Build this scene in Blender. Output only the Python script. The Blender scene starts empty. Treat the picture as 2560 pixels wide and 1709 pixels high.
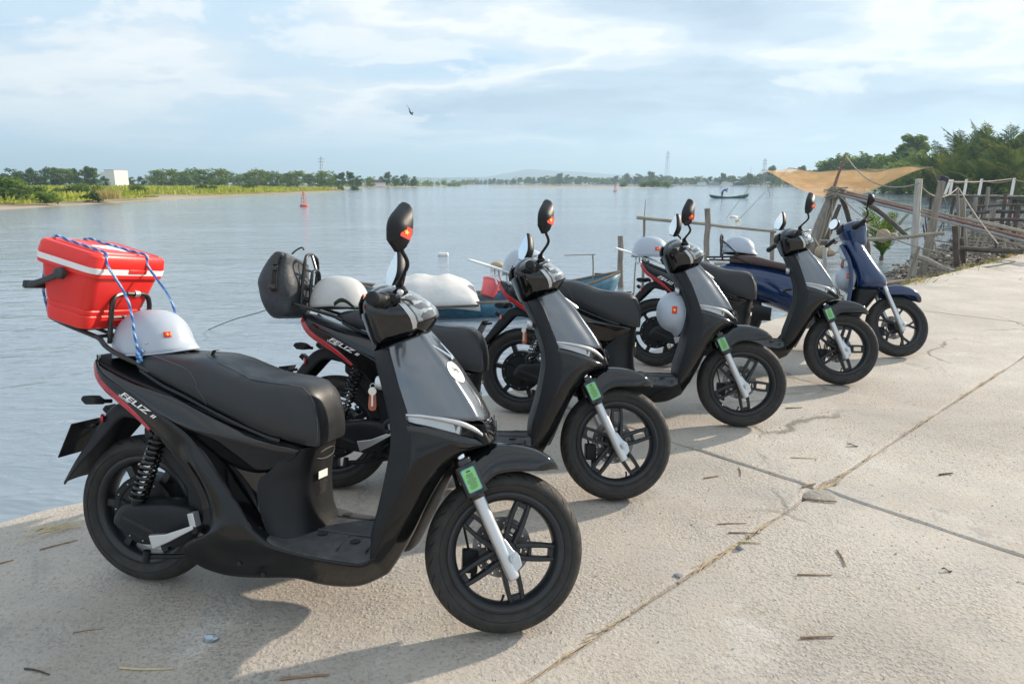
import bpy, bmesh, math, random
from mathutils import Vector, Matrix, Euler, noise as mnoise
R_ = math.radians
PI = math.pi
random.seed(7)
scene = bpy.context.scene
COL = scene.collection

# ------------------------------------------------------------ camera
CAM_H = 1.423
PITCH = math.atan((1709/2 - 420*2560/2349)/1707)
cam_d = bpy.data.cameras.new('camera')
cam_d.sensor_width = 36.0
cam_d.lens = 1707/2560*36.0
cam_d.clip_start = 0.05
cam_d.clip_end = 30000
cam = bpy.data.objects.new('camera', cam_d)
COL.objects.link(cam)
cam.location = (0, 0, CAM_H)
cam.rotation_euler = (PI/2 - PITCH, 0, 0)
scene.camera = cam

# ------------------------------------------------------------ sun + sky
SUN_AZ = R_(30)               # direction towards the sun, from +x
SUN_EL = R_(22.5)
sun_vec = Vector((math.cos(SUN_AZ)*math.cos(SUN_EL), math.sin(SUN_AZ)*math.cos(SUN_EL), math.sin(SUN_EL)))
sd = bpy.data.lights.new('sun', 'SUN')
sd.energy = 4.3
sd.angle = R_(1.2)
sd.color = (1.0, 0.86, 0.70)
sun = bpy.data.objects.new('sun', sd)
COL.objects.link(sun)
sun.rotation_euler = sun_vec.to_track_quat('Z', 'Y').to_euler()
sun.location = (20, 5, 20)

scene.view_settings.view_transform = 'Standard'
scene.view_settings.look = 'None'
scene.view_settings.gamma = 1.0
scene.view_settings.exposure = 0.76
scene.view_settings.use_curve_mapping = False
scene.cycles.volume_bounces = 0
scene.cycles.max_bounces = 8
scene.cycles.transparent_max_bounces = 12

class NT:
    """small helper around a node tree"""
    def __init__(s, nt): s.nt = nt; s.n = nt.nodes; s.l = nt.links
    def new(s, t, **kw):
        nd = s.n.new(t)
        for k, v in kw.items():
            setattr(nd, k, v)
        return nd
    def link(s, a, b): s.l.new(a, b)
    def val(s, node, idx, v):
        if hasattr(v, 'is_output') or isinstance(v, bpy.types.NodeSocket): s.link(v, node.inputs[idx])
        else: node.inputs[idx].default_value = v
    def math(s, op, a, b=0.0, clamp=False):
        nd = s.new('ShaderNodeMath', operation=op); nd.use_clamp = clamp
        s.val(nd, 0, a); s.val(nd, 1, b); return nd.outputs[0]
    def vmath(s, op, a, b=(0, 0, 0)):
        nd = s.new('ShaderNodeVectorMath', operation=op)
        s.val(nd, 0, a); s.val(nd, 1, b); return nd.outputs[0]
    def noise(s, vec, scale, detail=4, rough=0.55, dist=0.0):
        nd = s.new('ShaderNodeTexNoise')
        if vec is not None: s.link(vec, nd.inputs['Vector'])
        nd.inputs['Scale'].default_value = scale; nd.inputs['Detail'].default_value = detail
        nd.inputs['Roughness'].default_value = rough; nd.inputs['Distortion'].default_value = dist
        return nd.outputs['Fac']
    def ramp(s, fac, stops, interp='LINEAR'):
        nd = s.new('ShaderNodeValToRGB'); cr = nd.color_ramp; cr.interpolation = interp
        while len(cr.elements) < len(stops): cr.elements.new(0.5)
        for e, (p, c) in zip(cr.elements, stops):
            e.position = p
            e.color = (c, c, c, 1) if isinstance(c, (int, float)) else (*c, 1)
        s.link(fac, nd.inputs[0]); return nd.outputs[0]
    def mix(s, fac, a, b, blend='MIX'):
        nd = s.new('ShaderNodeMix', data_type='RGBA', blend_type=blend)
        for i, v in ((0, fac), (6, a), (7, b)):
            if isinstance(v, tuple) and len(v) == 3: v = (*v, 1)
            s.val(nd, i, v)
        return nd.outputs[2]
    def maprange(s, v, a, b, c, d):
        nd = s.new('ShaderNodeMapRange'); s.link(v, nd.inputs[0])
        for i, x in enumerate((a, b, c, d)): nd.inputs[i+1].default_value = x
        return nd.outputs[0]

SKY_OFF = (3.1, 1.7, 0.4)
def make_world():
    w = bpy.data.worlds.new('World'); scene.world = w; w.use_nodes = True
    t = NT(w.node_tree); t.n.clear()
    out = t.new('ShaderNodeOutputWorld'); bg = t.new('ShaderNodeBackground')
    bg.inputs['Strength'].default_value = 0.117
    sky = t.new('ShaderNodeTexSky', sky_type='NISHITA')
    sky.sun_disc = False; sky.sun_elevation = SUN_EL
    sky.sun_rotation = PI/2 - SUN_AZ
    sky.air_density = 1.0; sky.dust_density = 2.0; sky.ozone_density = 1.5
    geo = t.new('ShaderNodeTexCoord')
    d = geo.outputs['Generated']
    sep = t.new('ShaderNodeSeparateXYZ'); t.link(d, sep.inputs[0])
    z = sep.outputs[2]
    zc = t.math('ADD', t.math('MAXIMUM', z, 0.0), 0.16)
    cx = t.math('DIVIDE', sep.outputs[0], zc); cy = t.math('DIVIDE', sep.outputs[1], zc)
    comb = t.new('ShaderNodeCombineXYZ'); t.link(cx, comb.inputs[0]); t.link(cy, comb.inputs[1])
    p = t.vmath('ADD', comb.outputs[0], SKY_OFF)
    ps = t.vmath('MULTIPLY', p, (0.62, 1.0, 1.0))
    big = t.noise(ps, 0.58, 7, 0.50, 0.45)
    puff = t.noise(t.vmath('MULTIPLY', p, (0.9, 1.0, 1.0)), 1.9, 8, 0.55, 0.25)
    dens = t.math('ADD', t.math('MULTIPLY', big, 0.74), t.math('MULTIPLY', puff, 0.26))
    # thin veil -> bright cumulus -> thick grey-blue base
    deck = t.ramp(dens, [(0.37, (2.7, 3.8, 5.1)), (0.44, (3.4, 4.3, 5.1)), (0.490, (4.4, 4.8, 5.15)), (0.520, (5.7, 5.7, 5.65)), (0.548, (4.4, 4.8, 5.15)), (0.585, (3.2, 3.9, 4.6)), (0.65, (2.4, 3.05, 3.85))], 'EASE')
    # white sunlit heads on the cumulus
    lump = t.noise(t.vmath('ADD', p, (4.0, 1.0, 6.0)), 1.15, 8, 0.56, 0.2)
    deck = t.mix(t.ramp(lump, [(0.545, 0.0), (0.59, 0.62), (0.68, 0.88)], 'EASE'), deck, (5.7, 5.7, 5.65))
    veil = t.noise(t.vmath('MULTIPLY', p, (0.35, 1.3, 1.0)), 1.2, 6, 0.6, 0.3)
    deck = t.mix(t.ramp(veil, [(0.48, 0.0), (0.74, 0.40)]), deck, (4.2, 4.7, 5.05))
    hz = t.ramp(z, [(0.0, (4.0, 4.95, 5.7)), (0.05, (3.3, 4.5, 5.7)), (0.12, (3.0, 4.2, 5.5)), (0.3, (3.3, 4.3, 5.3)), (0.7, (3.3, 4.3, 5.4))])
    base = t.mix(0.06, hz, sky.outputs[0])
    fade = t.ramp(z, [(0.012, 0.08), (0.05, 0.50), (0.10, 0.95)])
    col = t.mix(fade, base, deck)
    t.link(col, bg.inputs[0]); t.link(bg.outputs[0], out.inputs[0])
make_world()

# ------------------------------------------------------------ materials
MAT = {}
def mk(name, base, rough=0.5, metal=0.0, coat=0.0, var=0.12, vscale=9.0, bump=0.0, bscale=60.0, alpha=1.0,
       trans=0.0, spec=0.5, emit=None, rvar=0.12, base2=None, coord='Object', aniso=None, sss=0.0, sheen=0.0, bdetail=4):
    m = bpy.data.materials.new(name); m.use_nodes = True
    t = NT(m.node_tree); b = t.n['Principled BSDF']
    tc = t.new('ShaderNodeTexCoord'); v = tc.outputs[coord]
    if aniso:
        mp = t.new('ShaderNodeMapping'); t.link(v, mp.inputs[0]); mp.inputs['Scale'].default_value = aniso; v = mp.outputs[0]
    n = t.noise(v, vscale, 5, 0.6)
    if base2 is None:
        lo = tuple(c*(1-var) for c in base); hi = tuple(min(1, c*(1+var)) for c in base)
    else: lo, hi = base, base2
    c = t.ramp(n, [(0.3, lo), (0.7, hi)])
    t.link(c, b.inputs['Base Color'])
    r = t.maprange(t.noise(v, vscale*2.3, 4), 0.3, 0.7, max(0.0, rough*(1-rvar)), min(1, rough*(1+rvar)+0.01))
    t.link(r, b.inputs['Roughness'])
    b.inputs['Metallic'].default_value = metal
    b.inputs['Coat Weight'].default_value = coat
    b.inputs['Coat Roughness'].default_value = 0.05
    b.inputs['Specular IOR Level'].default_value = spec
    b.inputs['Alpha'].default_value = alpha
    b.inputs['Transmission Weight'].default_value = trans
    b.inputs['Sheen Weight'].default_value = sheen
    if emit: b.inputs['Emission Color'].default_value = (*emit, 1); b.inputs['Emission Strength'].default_value = 1
    if bump:
        bp = t.new('ShaderNodeBump'); bp.inputs['Strength'].default_value = 1.0; bp.inputs['Distance'].default_value = bump
        t.link(t.noise(v, bscale, bdetail, 0.6), bp.inputs['Height']); t.link(bp.outputs[0], b.inputs['Normal'])
    MAT[name] = m
    return m
mk('gloss_black', (0.0045, 0.005, 0.006), 0.045, coat=0.15, spec=.6, rvar=0.35, vscale=5)
mk('piano_black', (0.0055, 0.0055, 0.006), 0.13, coat=0.05, spec=.40, rvar=0.3, vscale=6)
mk('matte_black', (0.0105, 0.0115, 0.0135), 0.46, spec=.30, bump=0.0004, bscale=420)
mk('dusty_floor', (0.026, 0.028, 0.032), 0.55, base2=(0.085, 0.085, 0.086), vscale=14, bump=0.0004, bscale=300)
mk('graphite', (0.145, 0.158, 0.176), 0.19, metal=0.75, coat=0.6, var=0.05, vscale=4)
mk('navy_gloss', (0.004, 0.024, 0.090), 0.12, coat=0.45, var=0.08)
mk('seat_leather', (0.013, 0.0155, 0.0195), 0.42, bump=0.0006, bscale=260, spec=0.55)
mk('brown_leather', (0.075, 0.045, 0.042), 0.6, bump=0.0006, bscale=260)
mk('thread', (0.10, 0.10, 0.10), 0.8)
mk('tyre_rubber', (0.012, 0.0115, 0.011), 0.66, base2=(0.027, 0.0245, 0.022), vscale=18, bump=0.0005, bscale=160)
mk('rim_black', (0.014, 0.016, 0.019), 0.36)
mk('steel_tube', (0.012, 0.012, 0.012), 0.32, metal=0.0, coat=0.2)
mk('silver', (0.60, 0.615, 0.63), 0.36, metal=0.8, var=0.05)
mk('chrome', (0.80, 0.81, 0.83), 0.12, metal=1.0, var=0.03)
mk('disc_steel', (0.20, 0.19, 0.18), 0.38, metal=0.9, aniso=(1, 1, 1), vscale=30)
mk('lens_clear', (0.92, 0.95, 0.97), 0.04, trans=0.92, var=0.01, rvar=0.3)
mk('mirror_glass', (0.92, 0.94, 0.95), 0.02, metal=1.0, var=0.01)
mk('tail_red', (0.42, 0.010, 0.016), 0.15, coat=0.5, vscale=25, var=0.3)
mk('flag_red', (0.78, 0.035, 0.02), 0.45, var=0.04)
mk('flag_star', (0.95, 0.72, 0.03), 0.45, var=0.03)
mk('label_green', (0.27, 0.60, 0.22), 0.5, var=0.05)
mk('label_edge', (0.10, 0.30, 0.42), 0.45)
mk('print_dark', (0.05, 0.09, 0.06), 0.6)
mk('print_white', (0.80, 0.80, 0.78), 0.45, var=0.04)
mk('sticker_white', (0.80, 0.80, 0.78), 0.42, var=0.03)
mk('helmet_grey', (0.40, 0.45, 0.52), 0.40, var=0.04, coat=0.1)
mk('helmet_cream', (0.52, 0.525, 0.51), 0.38, var=0.05, coat=0.1)
mk('strap_black', (0.018, 0.018, 0.017), 0.75)
mk('strap_olive', (0.035, 0.045, 0.03), 0.75)
mk('cooler_red', (0.78, 0.030, 0.024), 0.34, var=0.06, vscale=5, sss=0.0, bump=0.0003, bscale=200)
mk('cooler_white', (0.80, 0.80, 0.80), 0.42, var=0.03)
mk('cooler_handle', (0.030, 0.036, 0.038), 0.5)
mk('bag_fabric', (0.042, 0.048, 0.056), 0.58, bump=0.007, bscale=16, var=0.25, bdetail=3)
mk('key_metal', (0.65, 0.62, 0.55), 0.35, metal=0.8)
mk('fob_orange', (0.38, 0.10, 0.05), 0.4)
mk('plate_white', (0.72, 0.73, 0.72), 0.4, var=0.05)
mk('rope_blue_plain', (0.10, 0.30, 0.62), 0.7)

def leaf_mat(name, lo, hi, vscale, tl_=.30):
    m = bpy.data.materials.new(name); m.use_nodes = True; t = NT(m.node_tree); t.n.clear()
    o = t.new('ShaderNodeOutputMaterial'); d = t.new('ShaderNodeBsdfDiffuse'); tr = t.new('ShaderNodeBsdfTranslucent'); mx = t.new('ShaderNodeMixShader'); mx.inputs[0].default_value = tl_
    tc = t.new('ShaderNodeTexCoord'); g = t.new('ShaderNodeNewGeometry')
    n = t.math('ADD', t.math('MULTIPLY', t.noise(tc.outputs['Object'], vscale, 4, .6), .6), t.math('MULTIPLY', g.outputs['Random Per Island'], .4))
    c = t.ramp(n, [(.25, lo), (.75, hi)]); t.link(c, d.inputs[0])
    t.link(t.mix(1.0, c, (1.25, 1.15, .55), 'MULTIPLY'), tr.inputs[0])
    t.link(d.outputs[0], mx.inputs[1]); t.link(tr.outputs[0], mx.inputs[2]); t.link(mx.outputs[0], o.inputs[0]); MAT[name] = m
def rope_mat():
    m = mk('rope_blue', (0.05, 0.17, 0.50), 0.75)
    t = NT(m.node_tree); b = t.n['Principled BSDF']
    tc = t.new('ShaderNodeTexCoord')
    wv = t.new('ShaderNodeTexWave'); wv.inputs['Scale'].default_value = 22; wv.inputs['Distortion'].default_value = 2.5
    wv.bands_direction = 'DIAGONAL'
    t.link(tc.outputs['Object'], wv.inputs[0])
    c = t.ramp(wv.outputs['Fac'], [(0.35, (0.04, 0.15, 0.45)), (0.60, (0.13, 0.36, 0.66)), (0.92, (0.36, 0.52, 0.70))])
    t.link(c, b.inputs['Base Color'])
    bp = t.new('ShaderNodeBump'); bp.inputs['Distance'].default_value = 0.002; t.link(wv.outputs['Fac'], bp.inputs['Height'])
    t.link(bp.outputs[0], b.inputs['Normal'])
rope_mat()

def tread_mat():
    """rubber with curved tread grooves, mapped round the tyre from its own axle"""
    m = mk('tread_rubber', (0.013, 0.012, 0.0115), 0.75, base2=(0.042, 0.036, 0.031), vscale=18)
    t = NT(m.node_tree); b = t.n['Principled BSDF']
    tc = t.new('ShaderNodeTexCoord'); sp = t.new('ShaderNodeSeparateXYZ'); t.link(tc.outputs['Object'], sp.inputs[0])
    ang = t.math('ARCTAN2', sp.outputs[2], sp.outputs[0])
    ay = t.math('ABSOLUTE', sp.outputs[1])
    sgn = t.math('MULTIPLY', t.math('SIGN', sp.outputs[1]), 0.5)
    ph = t.math('ADD', t.math('MULTIPLY', ang, 30/(2*PI)), t.math('ADD', t.math('MULTIPLY', ay, 34.0), sgn))
    fr = t.math('FRACT', t.math('ADD', ph, 100.0))
    g = t.ramp(fr, [(0.0, 0.0), (0.06, 0.0), (0.12, 1.0), (0.92, 1.0), (1.0, 0.0)])
    edge = t.ramp(ay, [(0.004, 1.0), (0.008, 0.0), (0.042, 0.0), (0.047, 1.0)])
    hgt = t.math('MAXIMUM', g, edge)
    bp = t.new('ShaderNodeBump'); bp.inputs['Distance'].default_value = 0.006; bp.inputs['Strength'].default_value = 1.0
    t.link(hgt, bp.inputs['Height']); t.link(bp.outputs[0], b.inputs['Normal'])
    src = b.inputs['Base Color'].links[0].from_socket
    t.link(t.mix(hgt, (0.008, 0.008, 0.008), src), b.inputs['Base Color'])
tread_mat()

# ------------------------------------------------------------ mesh helpers
def cr(p0, p1, p2, p3, t):
    return 0.5*((2*p1) + (p2-p0)*t + (2*p0-5*p1+4*p2-p3)*t*t + (3*p1-p0-3*p2+p3)*t*t*t)
def spline(pts, n, closed=False):
    """Catmull-Rom through pts, n samples per span"""
    P = [Vector(p) for p in pts]; out = []; N = len(P)
    spans = N if closed else N-1
    for i in range(spans):
        if closed: a, b, c, d = P[(i-1) % N], P[i], P[(i+1) % N], P[(i+2) % N]
        else:
            b, c = P[i], P[i+1]
            a = P[i-1] if i > 0 else b*2-c
            d = P[i+2] if i+2 < N else c*2-b
        for k in range(n): out.append(cr(a, b, c, d, k/n))
    if not closed: out.append(P[-1])
    return out
def lerp(a, b, t): return a + (b-a)*t
def interp(tab, x):
    if x <= tab[0][0]: return tab[0][1]
    for (x0, y0), (x1, y1) in zip(tab, tab[1:]):
        if x <= x1: return y0 + (y1-y0)*(x-x0)/(x1-x0)
    return tab[-1][1]

class MB:
    def __init__(s): s.v = []; s.f = []
    def add(s, vs, fs):
        n = len(s.v); s.v.extend(tuple(v) for v in vs); s.f.extend(tuple(i+n for i in f) for f in fs); return s
    def grid(s, rows, cu=False, cv=False):
        nu, nv = len(rows), len(rows[0]); vs = [p for r in rows for p in r]; fs = []
        for i in range(nu if cu else nu-1):
            for j in range(nv if cv else nv-1):
                fs.append((i*nv+j, i*nv+(j+1) % nv, ((i+1) % nu)*nv+(j+1) % nv, ((i+1) % nu)*nv+j))
        return s.add(vs, fs)
    def loft(s, rows, cap=True):
        """closed rings"""
        s.grid(rows, cv=True)
        if cap:
            n = len(s.v); nv = len(rows[0]); tot = len(rows)*nv
            s.f.append(tuple(n-tot+j for j in range(nv))); s.f.append(tuple(n-nv+j for j in reversed(range(nv))))
        return s
    def tube(s, pts, r, n=8, cap=True, closed=False):
        P = [Vector(p) for p in pts]; N = len(P); rows = []; up = None
        for i, p in enumerate(P):
            if closed: d = P[(i+1) % N]-P[i-1]
            else: d = (P[min(i+1, N-1)]-P[max(i-1, 0)])
            if d.length < 1e-9: d = Vector((0, 0, 1))
            d.normalize()
            if up is None:
                up = Vector((0, 0, 1)) if abs(d.z) < 0.9 else Vector((1, 0, 0))
            a = d.cross(up)
            if a.length < 1e-6: a = d.orthogonal()
            a.normalize(); b = a.cross(d).normalized(); up = b
            rr = r[i] if isinstance(r, (list, tuple)) else r
            rows.append([p + a*math.cos(k*2*PI/n)*rr + b*math.sin(k*2*PI/n)*rr for k in range(n)])
        if closed: return s.grid(rows, cu=True, cv=True)
        return s.loft(rows, cap)
    def box(s, c, size, rot=None):
        hx, hy, hz = (x/2 for x in size); M = rot.to_matrix() if rot is not None and not isinstance(rot, Matrix) else rot
        vs = []
        for x in (-hx, hx):
            for y in (-hy, hy):
                for z in (-hz, hz):
                    p = Vector((x, y, z))
                    if M is not None: p = M @ p
                    vs.append(p+Vector(c))
        return s.add(vs, [(0, 1, 3, 2), (4, 6, 7, 5), (0, 4, 5, 1), (2, 3, 7, 6), (0, 2, 6, 4), (1, 5, 7, 3)])
    def lathe(s, prof, n=48, axis='y', closed=False, c=(0, 0, 0)):
        """prof: (radius, offset along axis)"""
        rows = []
        for k in range(n):
            a = 2*PI*k/n; row = []
            for r, h in prof:
                if axis == 'y': p = (r*math.cos(a), h, r*math.sin(a))
                elif axis == 'z': p = (r*math.cos(a), r*math.sin(a), h)
                else: p = (h, r*math.cos(a), r*math.sin(a))
                row.append((p[0]+c[0], p[1]+c[1], p[2]+c[2]))
            rows.append(row)
        return s.grid(rows, cu=True, cv=closed)
    def ball(s, c, r, nu=10, nv=14):
        rx, ry, rz = r if isinstance(r, (tuple, list)) else (r, r, r)
        rows = []
        for i in range(nu+1):
            th = -PI/2 + PI*i/nu
            rows.append([(c[0]+rx*math.cos(th)*math.cos(2*PI*j/nv), c[1]+ry*math.cos(th)*math.sin(2*PI*j/nv), c[2]+rz*math.sin(th)) for j in range(nv)])
        return s.grid(rows, cv=True)
    def prism(s, poly, y0, y1):
        """poly of (x,z) extruded along y"""
        n = len(poly)
        vs = [(x, y0, z) for x, z in poly] + [(x, y1, z) for x, z in poly]
        fs = [tuple(range(n)), tuple(reversed(range(n, 2*n)))] + [(i, (i+1) % n, n+(i+1) % n, n+i) for i in range(n)]
        return s.add(vs, fs)
    def mirror(s):
        m = MB(); m.v = [(x, -y, z) for x, y, z in s.v]; m.f = [tuple(reversed(f)) for f in s.f]; return m
    def xf(s, M):
        s.v = [tuple(M @ Vector(v)) for v in s.v]; return s
    def join(s, o): return s.add(o.v, o.f)
def both(mb): return MB().join(mb).join(mb.mirror())

def surf(ctrl, ku=4, kv=4):
    """smooth sheet through a control grid"""
    rows = [spline(r, kv) for r in ctrl]
    cols = [spline([rows[i][j] for i in range(len(rows))], ku) for j in range(len(rows[0]))]
    return [[cols[j][i] for j in range(len(cols))] for i in range(len(cols[0]))]

def obj(name, mb, mat, parent=None, smooth=True, sub=0, solid=0.0, bevel=0.0, loc=None, sharp=38, off=-1.0, bseg=2, merge=True):
    me = bpy.data.meshes.new(name)
    me.from_pydata([tuple(v) for v in mb.v], [], mb.f)
    bm = bmesh.new(); bm.from_mesh(me)
    if merge: bmesh.ops.remove_doubles(bm, verts=bm.verts, dist=1e-6)
    bmesh.ops.recalc_face_normals(bm, faces=bm.faces)
    bm.to_mesh(me); bm.free()
    if smooth:
        me.shade_smooth()
        if sharp: me.set_sharp_from_angle(angle=R_(sharp))
    me.materials.append(MAT[mat] if isinstance(mat, str) else mat)
    o = bpy.data.objects.new(name, me); COL.objects.link(o)
    if parent is not None: o.parent = parent
    if loc is not None: o.location = loc
    if solid:
        md = o.modifiers.new('thick', 'SOLIDIFY'); md.thickness = solid; md.offset = off
    if bevel:
        md = o.modifiers.new('bevel', 'BEVEL'); md.width = bevel; md.segments = bseg; md.limit_method = 'ANGLE'; md.angle_limit = R_(40)
    if sub:
        md = o.modifiers.new('sub', 'SUBSURF'); md.levels = sub; md.render_levels = sub
    return o
def thing(name, label, cat, loc=(0, 0, 0), rz=0.0, group=None):
    o = bpy.data.objects.new(name, None); COL.objects.link(o)
    o.location = loc; o.rotation_euler = (0, 0, rz); o.empty_display_size = 0.2
    return tag(o, label, cat, group)
def tag(o, label=None, cat=None, group=None, kind=None):
    if label: o['label'] = label
    if cat: o['category'] = cat
    if group: o['group'] = group
    if kind: o['kind'] = kind
    return o
def copy_tree(o, parent=None):
    c = o.copy(); COL.objects.link(c)
    if parent is not None: c.parent = parent
    for ch in list(o.children): copy_tree(ch, c)
    return c
def text_mb(body, size, shear=0.0, bold=0.0, align='LEFT', spacing=1.0):
    cu = bpy.data.curves.new('lettering', 'FONT'); cu.body = body; cu.size = size; cu.shear = shear; cu.offset = bold
    cu.align_x = align; cu.resolution_u = 3; cu.space_character = spacing
    ob = bpy.data.objects.new('lettering', cu); COL.objects.link(ob)
    dg = bpy.context.evaluated_depsgraph_get(); dg.update()
    me = bpy.data.meshes.new_from_object(ob.evaluated_get(dg))
    mb = MB(); mb.v = [tuple(v.co) for v in me.vertices]; mb.f = [tuple(p.vertices) for p in me.polygons]
    bpy.data.objects.remove(ob); bpy.data.curves.remove(cu); bpy.data.meshes.remove(me)
    return mb
def basis(o, x, y):
    x = Vector(x).normalized(); z = x.cross(Vector(y)).normalized(); y = z.cross(x)
    return Matrix.Translation(o) @ Matrix((x, y, z)).transposed().to_4x4()
def star_mb(r, h=0.0):
    mb = MB(); vs = [(0, 0, h)]
    for k in range(10):
        a = PI/2 + k*PI/5; q = r if k % 2 == 0 else r*0.4
        vs.append((q*math.cos(a), q*math.sin(a), h))
    return mb.add(vs, [(0, 1+k, 1+(k+1) % 10) for k in range(10)])
# ============================================================ setting
ZW = -0.55                              # river level
T_DIR = Vector((0.743, 0.669, 0)); N_DIR = Vector((-0.669, 0.743, 0))     # along the quay, and from the road towards the river
EDGE_N = 3.478; JOINT_N = 1.258; CROSS_T = 3.11; SLAB_L = 5.55
def Q(t, n, z=0.0): return T_DIR*t + N_DIR*n + Vector((0, 0, z))
_F = Vector((0, math.cos(PITCH), -math.sin(PITCH))); _D = Vector((0, -math.sin(PITCH), -math.cos(PITCH)))
def loc(x, y, z=None, dist=None):
    """point seen at (x, y) of the 2349 px wide view, on level z or at ground distance dist"""
    k = 2560/2349
    d = Vector(((x*k-1280)/1707, 0, 0)) + _F + _D*((y*k-854.5)/1707)
    s = (z-CAM_H)/d.z if dist is None else dist/d.y
    return Vector((0, 0, CAM_H)) + d*s

def ground_mat():
    m = bpy.data.materials.new('old_concrete'); m.use_nodes = True
    t = NT(m.node_tree); b = t.n['Principled BSDF']
    tc = t.new('ShaderNodeTexCoord'); v = tc.outputs['Object']
    big = t.noise(v, 0.9, 6, 0.62, 0.4); mid = t.noise(v, 4.2, 6, 0.6); fine = t.noise(v, 58, 6, 0.68); grit = t.noise(v, 210, 3, 0.6)
    c = t.ramp(big, [(0.30, (.365, .328, .285)), (0.46, (.455, .408, .352)), (0.60, (.515, .470, .41)), (0.72, (.58, .545, .495))])
    c = t.mix(t.ramp(mid, [(0.45, 0.0), (0.72, 0.55)]), c, (.39, .375, .36))
    c = t.mix(t.ramp(t.noise(v, 1.7, 5, 0.7, 0.6), [(0.60, 0.0), (0.74, 0.6)]), c, (.66, .645, .615))
    c = t.mix(t.ramp(fine, [(0.32, 0.80), (0.45, 0.0)]), c, (.20, .175, .15))
    c = t.mix(t.ramp(grit, [(0.30, 0.4), (0.42, 0.0)]), c, (.17, .15, .13))
    c = t.mix(t.ramp(grit, [(0.62, 0.0), (0.75, 0.5)]), c, (.60, .56, .49))
    st = t.noise(t.vmath('MULTIPLY', v, (1.0, 0.45, 1.0)), 2.4, 6, 0.7, 0.8)
    c = t.mix(t.ramp(st, [(0.60, 0.0), (0.68, 0.5)]), c, (.23, .225, .22))
    wn = t.new('ShaderNodeTexNoise'); wn.inputs['Scale'].default_value = 3.0; wn.inputs['Detail'].default_value = 6; t.link(v, wn.inputs['Vector'])
    wv = t.vmath('ADD', v, t.vmath('MULTIPLY', t.vmath('SUBTRACT', wn.outputs['Color'], (.5, .5, .5)), (.35, .35, 0)))
    ck = t.new('ShaderNodeTexVoronoi'); ck.feature = 'DISTANCE_TO_EDGE'; ck.inputs['Scale'].default_value = 0.62; t.link(wv, ck.inputs['Vector'])
    crack = t.math('MULTIPLY', t.ramp(ck.outputs['Distance'], [(0.0, 1.0), (0.004, .8), (0.009, 0.0)]), t.ramp(t.noise(v, .8, 3), [(.50, 0.0), (.62, 1.0)]))
    c = t.mix(t.math('MULTIPLY', crack, .7), c, (.12, .105, .085))
    pit = t.noise(v, 24, 4, .7); pits = t.ramp(pit, [(.26, 1.0), (.33, 0.0)])
    c = t.mix(t.math('MULTIPLY', pits, .8), c, (.10, .085, .07))
    wet = t.ramp(t.noise(t.vmath('ADD', v, (7.3, 2.2, 0)), .55, 6, .68, .9), [(.56, 0.0), (.70, .5)])
    c = t.mix(wet, c, (.29, .278, .265))
    t.link(c, b.inputs['Base Color']); b.inputs['Roughness'].default_value = 0.86; b.inputs['Specular IOR Level'].default_value = 0.35
    vo = t.new('ShaderNodeTexVoronoi'); vo.inputs['Scale'].default_value = 78; t.link(t.vmath('ADD', v, t.vmath('SCALE', t.new('ShaderNodeTexNoise').outputs['Color'])), vo.inputs['Vector']) if False else t.link(v, vo.inputs['Vector'])
    peb = t.ramp(vo.outputs['Distance'], [(0.0, 1.0), (0.30, 0.7), (0.55, 0.0)])
    worn = t.ramp(t.noise(v, 1.3, 5, 0.65, 0.3), [(0.40, 0.15), (0.58, 1.0)])   # smooth skin left in places, pebbles showing elsewhere
    h = t.math('ADD', t.math('MULTIPLY', t.math('MULTIPLY', peb, t.ramp(fine, [(.4, .0), (.55, 1.0)])), t.math('MULTIPLY', worn, 0.9)), t.math('MULTIPLY', fine, 1.3))
    h = t.math('SUBTRACT', t.math('ADD', h, t.math('MULTIPLY', grit, 0.35)), t.math('ADD', t.math('MULTIPLY', crack, 2.0), t.math('MULTIPLY', pits, 1.6)))
    h = t.math('ADD', h, t.math('MULTIPLY', mid, 0.5))
    bp = t.new('ShaderNodeBump'); bp.inputs['Distance'].default_value = 0.0038; t.link(h, bp.inputs['Height'])
    t.link(bp.outputs[0], b.inputs['Normal']); MAT['old_concrete'] = m
ground_mat()
mk('joint_sand', (.33, .26, .17), .95, base2=(.46, .37, .25), vscale=12, bump=.006, bscale=60)
mk('quay_concrete', (.20, .19, .17), .9, base2=(.32, .30, .26), vscale=3, bump=.01, bscale=18)
mk('mud', (.125, .100, .075), .92, base2=(.24, .20, .15), vscale=2.4, bump=.03, bscale=9)
mk('sand', (.30, .235, .165), .95, base2=(.42, .335, .245), vscale=.5)
mk('grass_ground', (.13, .15, .045), .95, base2=(.26, .26, .09), vscale=.22)
leaf_mat('grass_blade', (.19, .26, .045), (.44, .46, .11), .09)
leaf_mat('dry_grass', (.30, .24, .11), (.48, .39, .20), 4)
leaf_mat('green_weed', (.13, .19, .045), (.30, .32, .10), 5)
leaf_mat('leaf_dark', (.058, .108, .042), (.125, .19, .07), .6)
leaf_mat('leaf_mid', (.10, .17, .045), (.20, .28, .08), .6)
leaf_mat('leaf_bright', (.105, .175, .040), (.20, .275, .075), .6)
leaf_mat('palm_leaf', (.048, .085, .036), (.115, .16, .062), .5)
leaf_mat('palm_dark', (.030, .060, .026), (.07, .11, .045), .5)
leaf_mat('palm_olive', (.10, .13, .040), (.20, .22, .085), .5)
leaf_mat('palm_young', (.060, .115, .022), (.14, .21, .045), 3)
mk('palm_dead', (.20, .15, .075), .8)
mk('bark', (.10, .085, .065), .9, base2=(.17, .145, .115), vscale=6)
mk('hill_green', (.06, .085, .06), .95, base2=(.09, .115, .08), vscale=.004)
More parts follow.
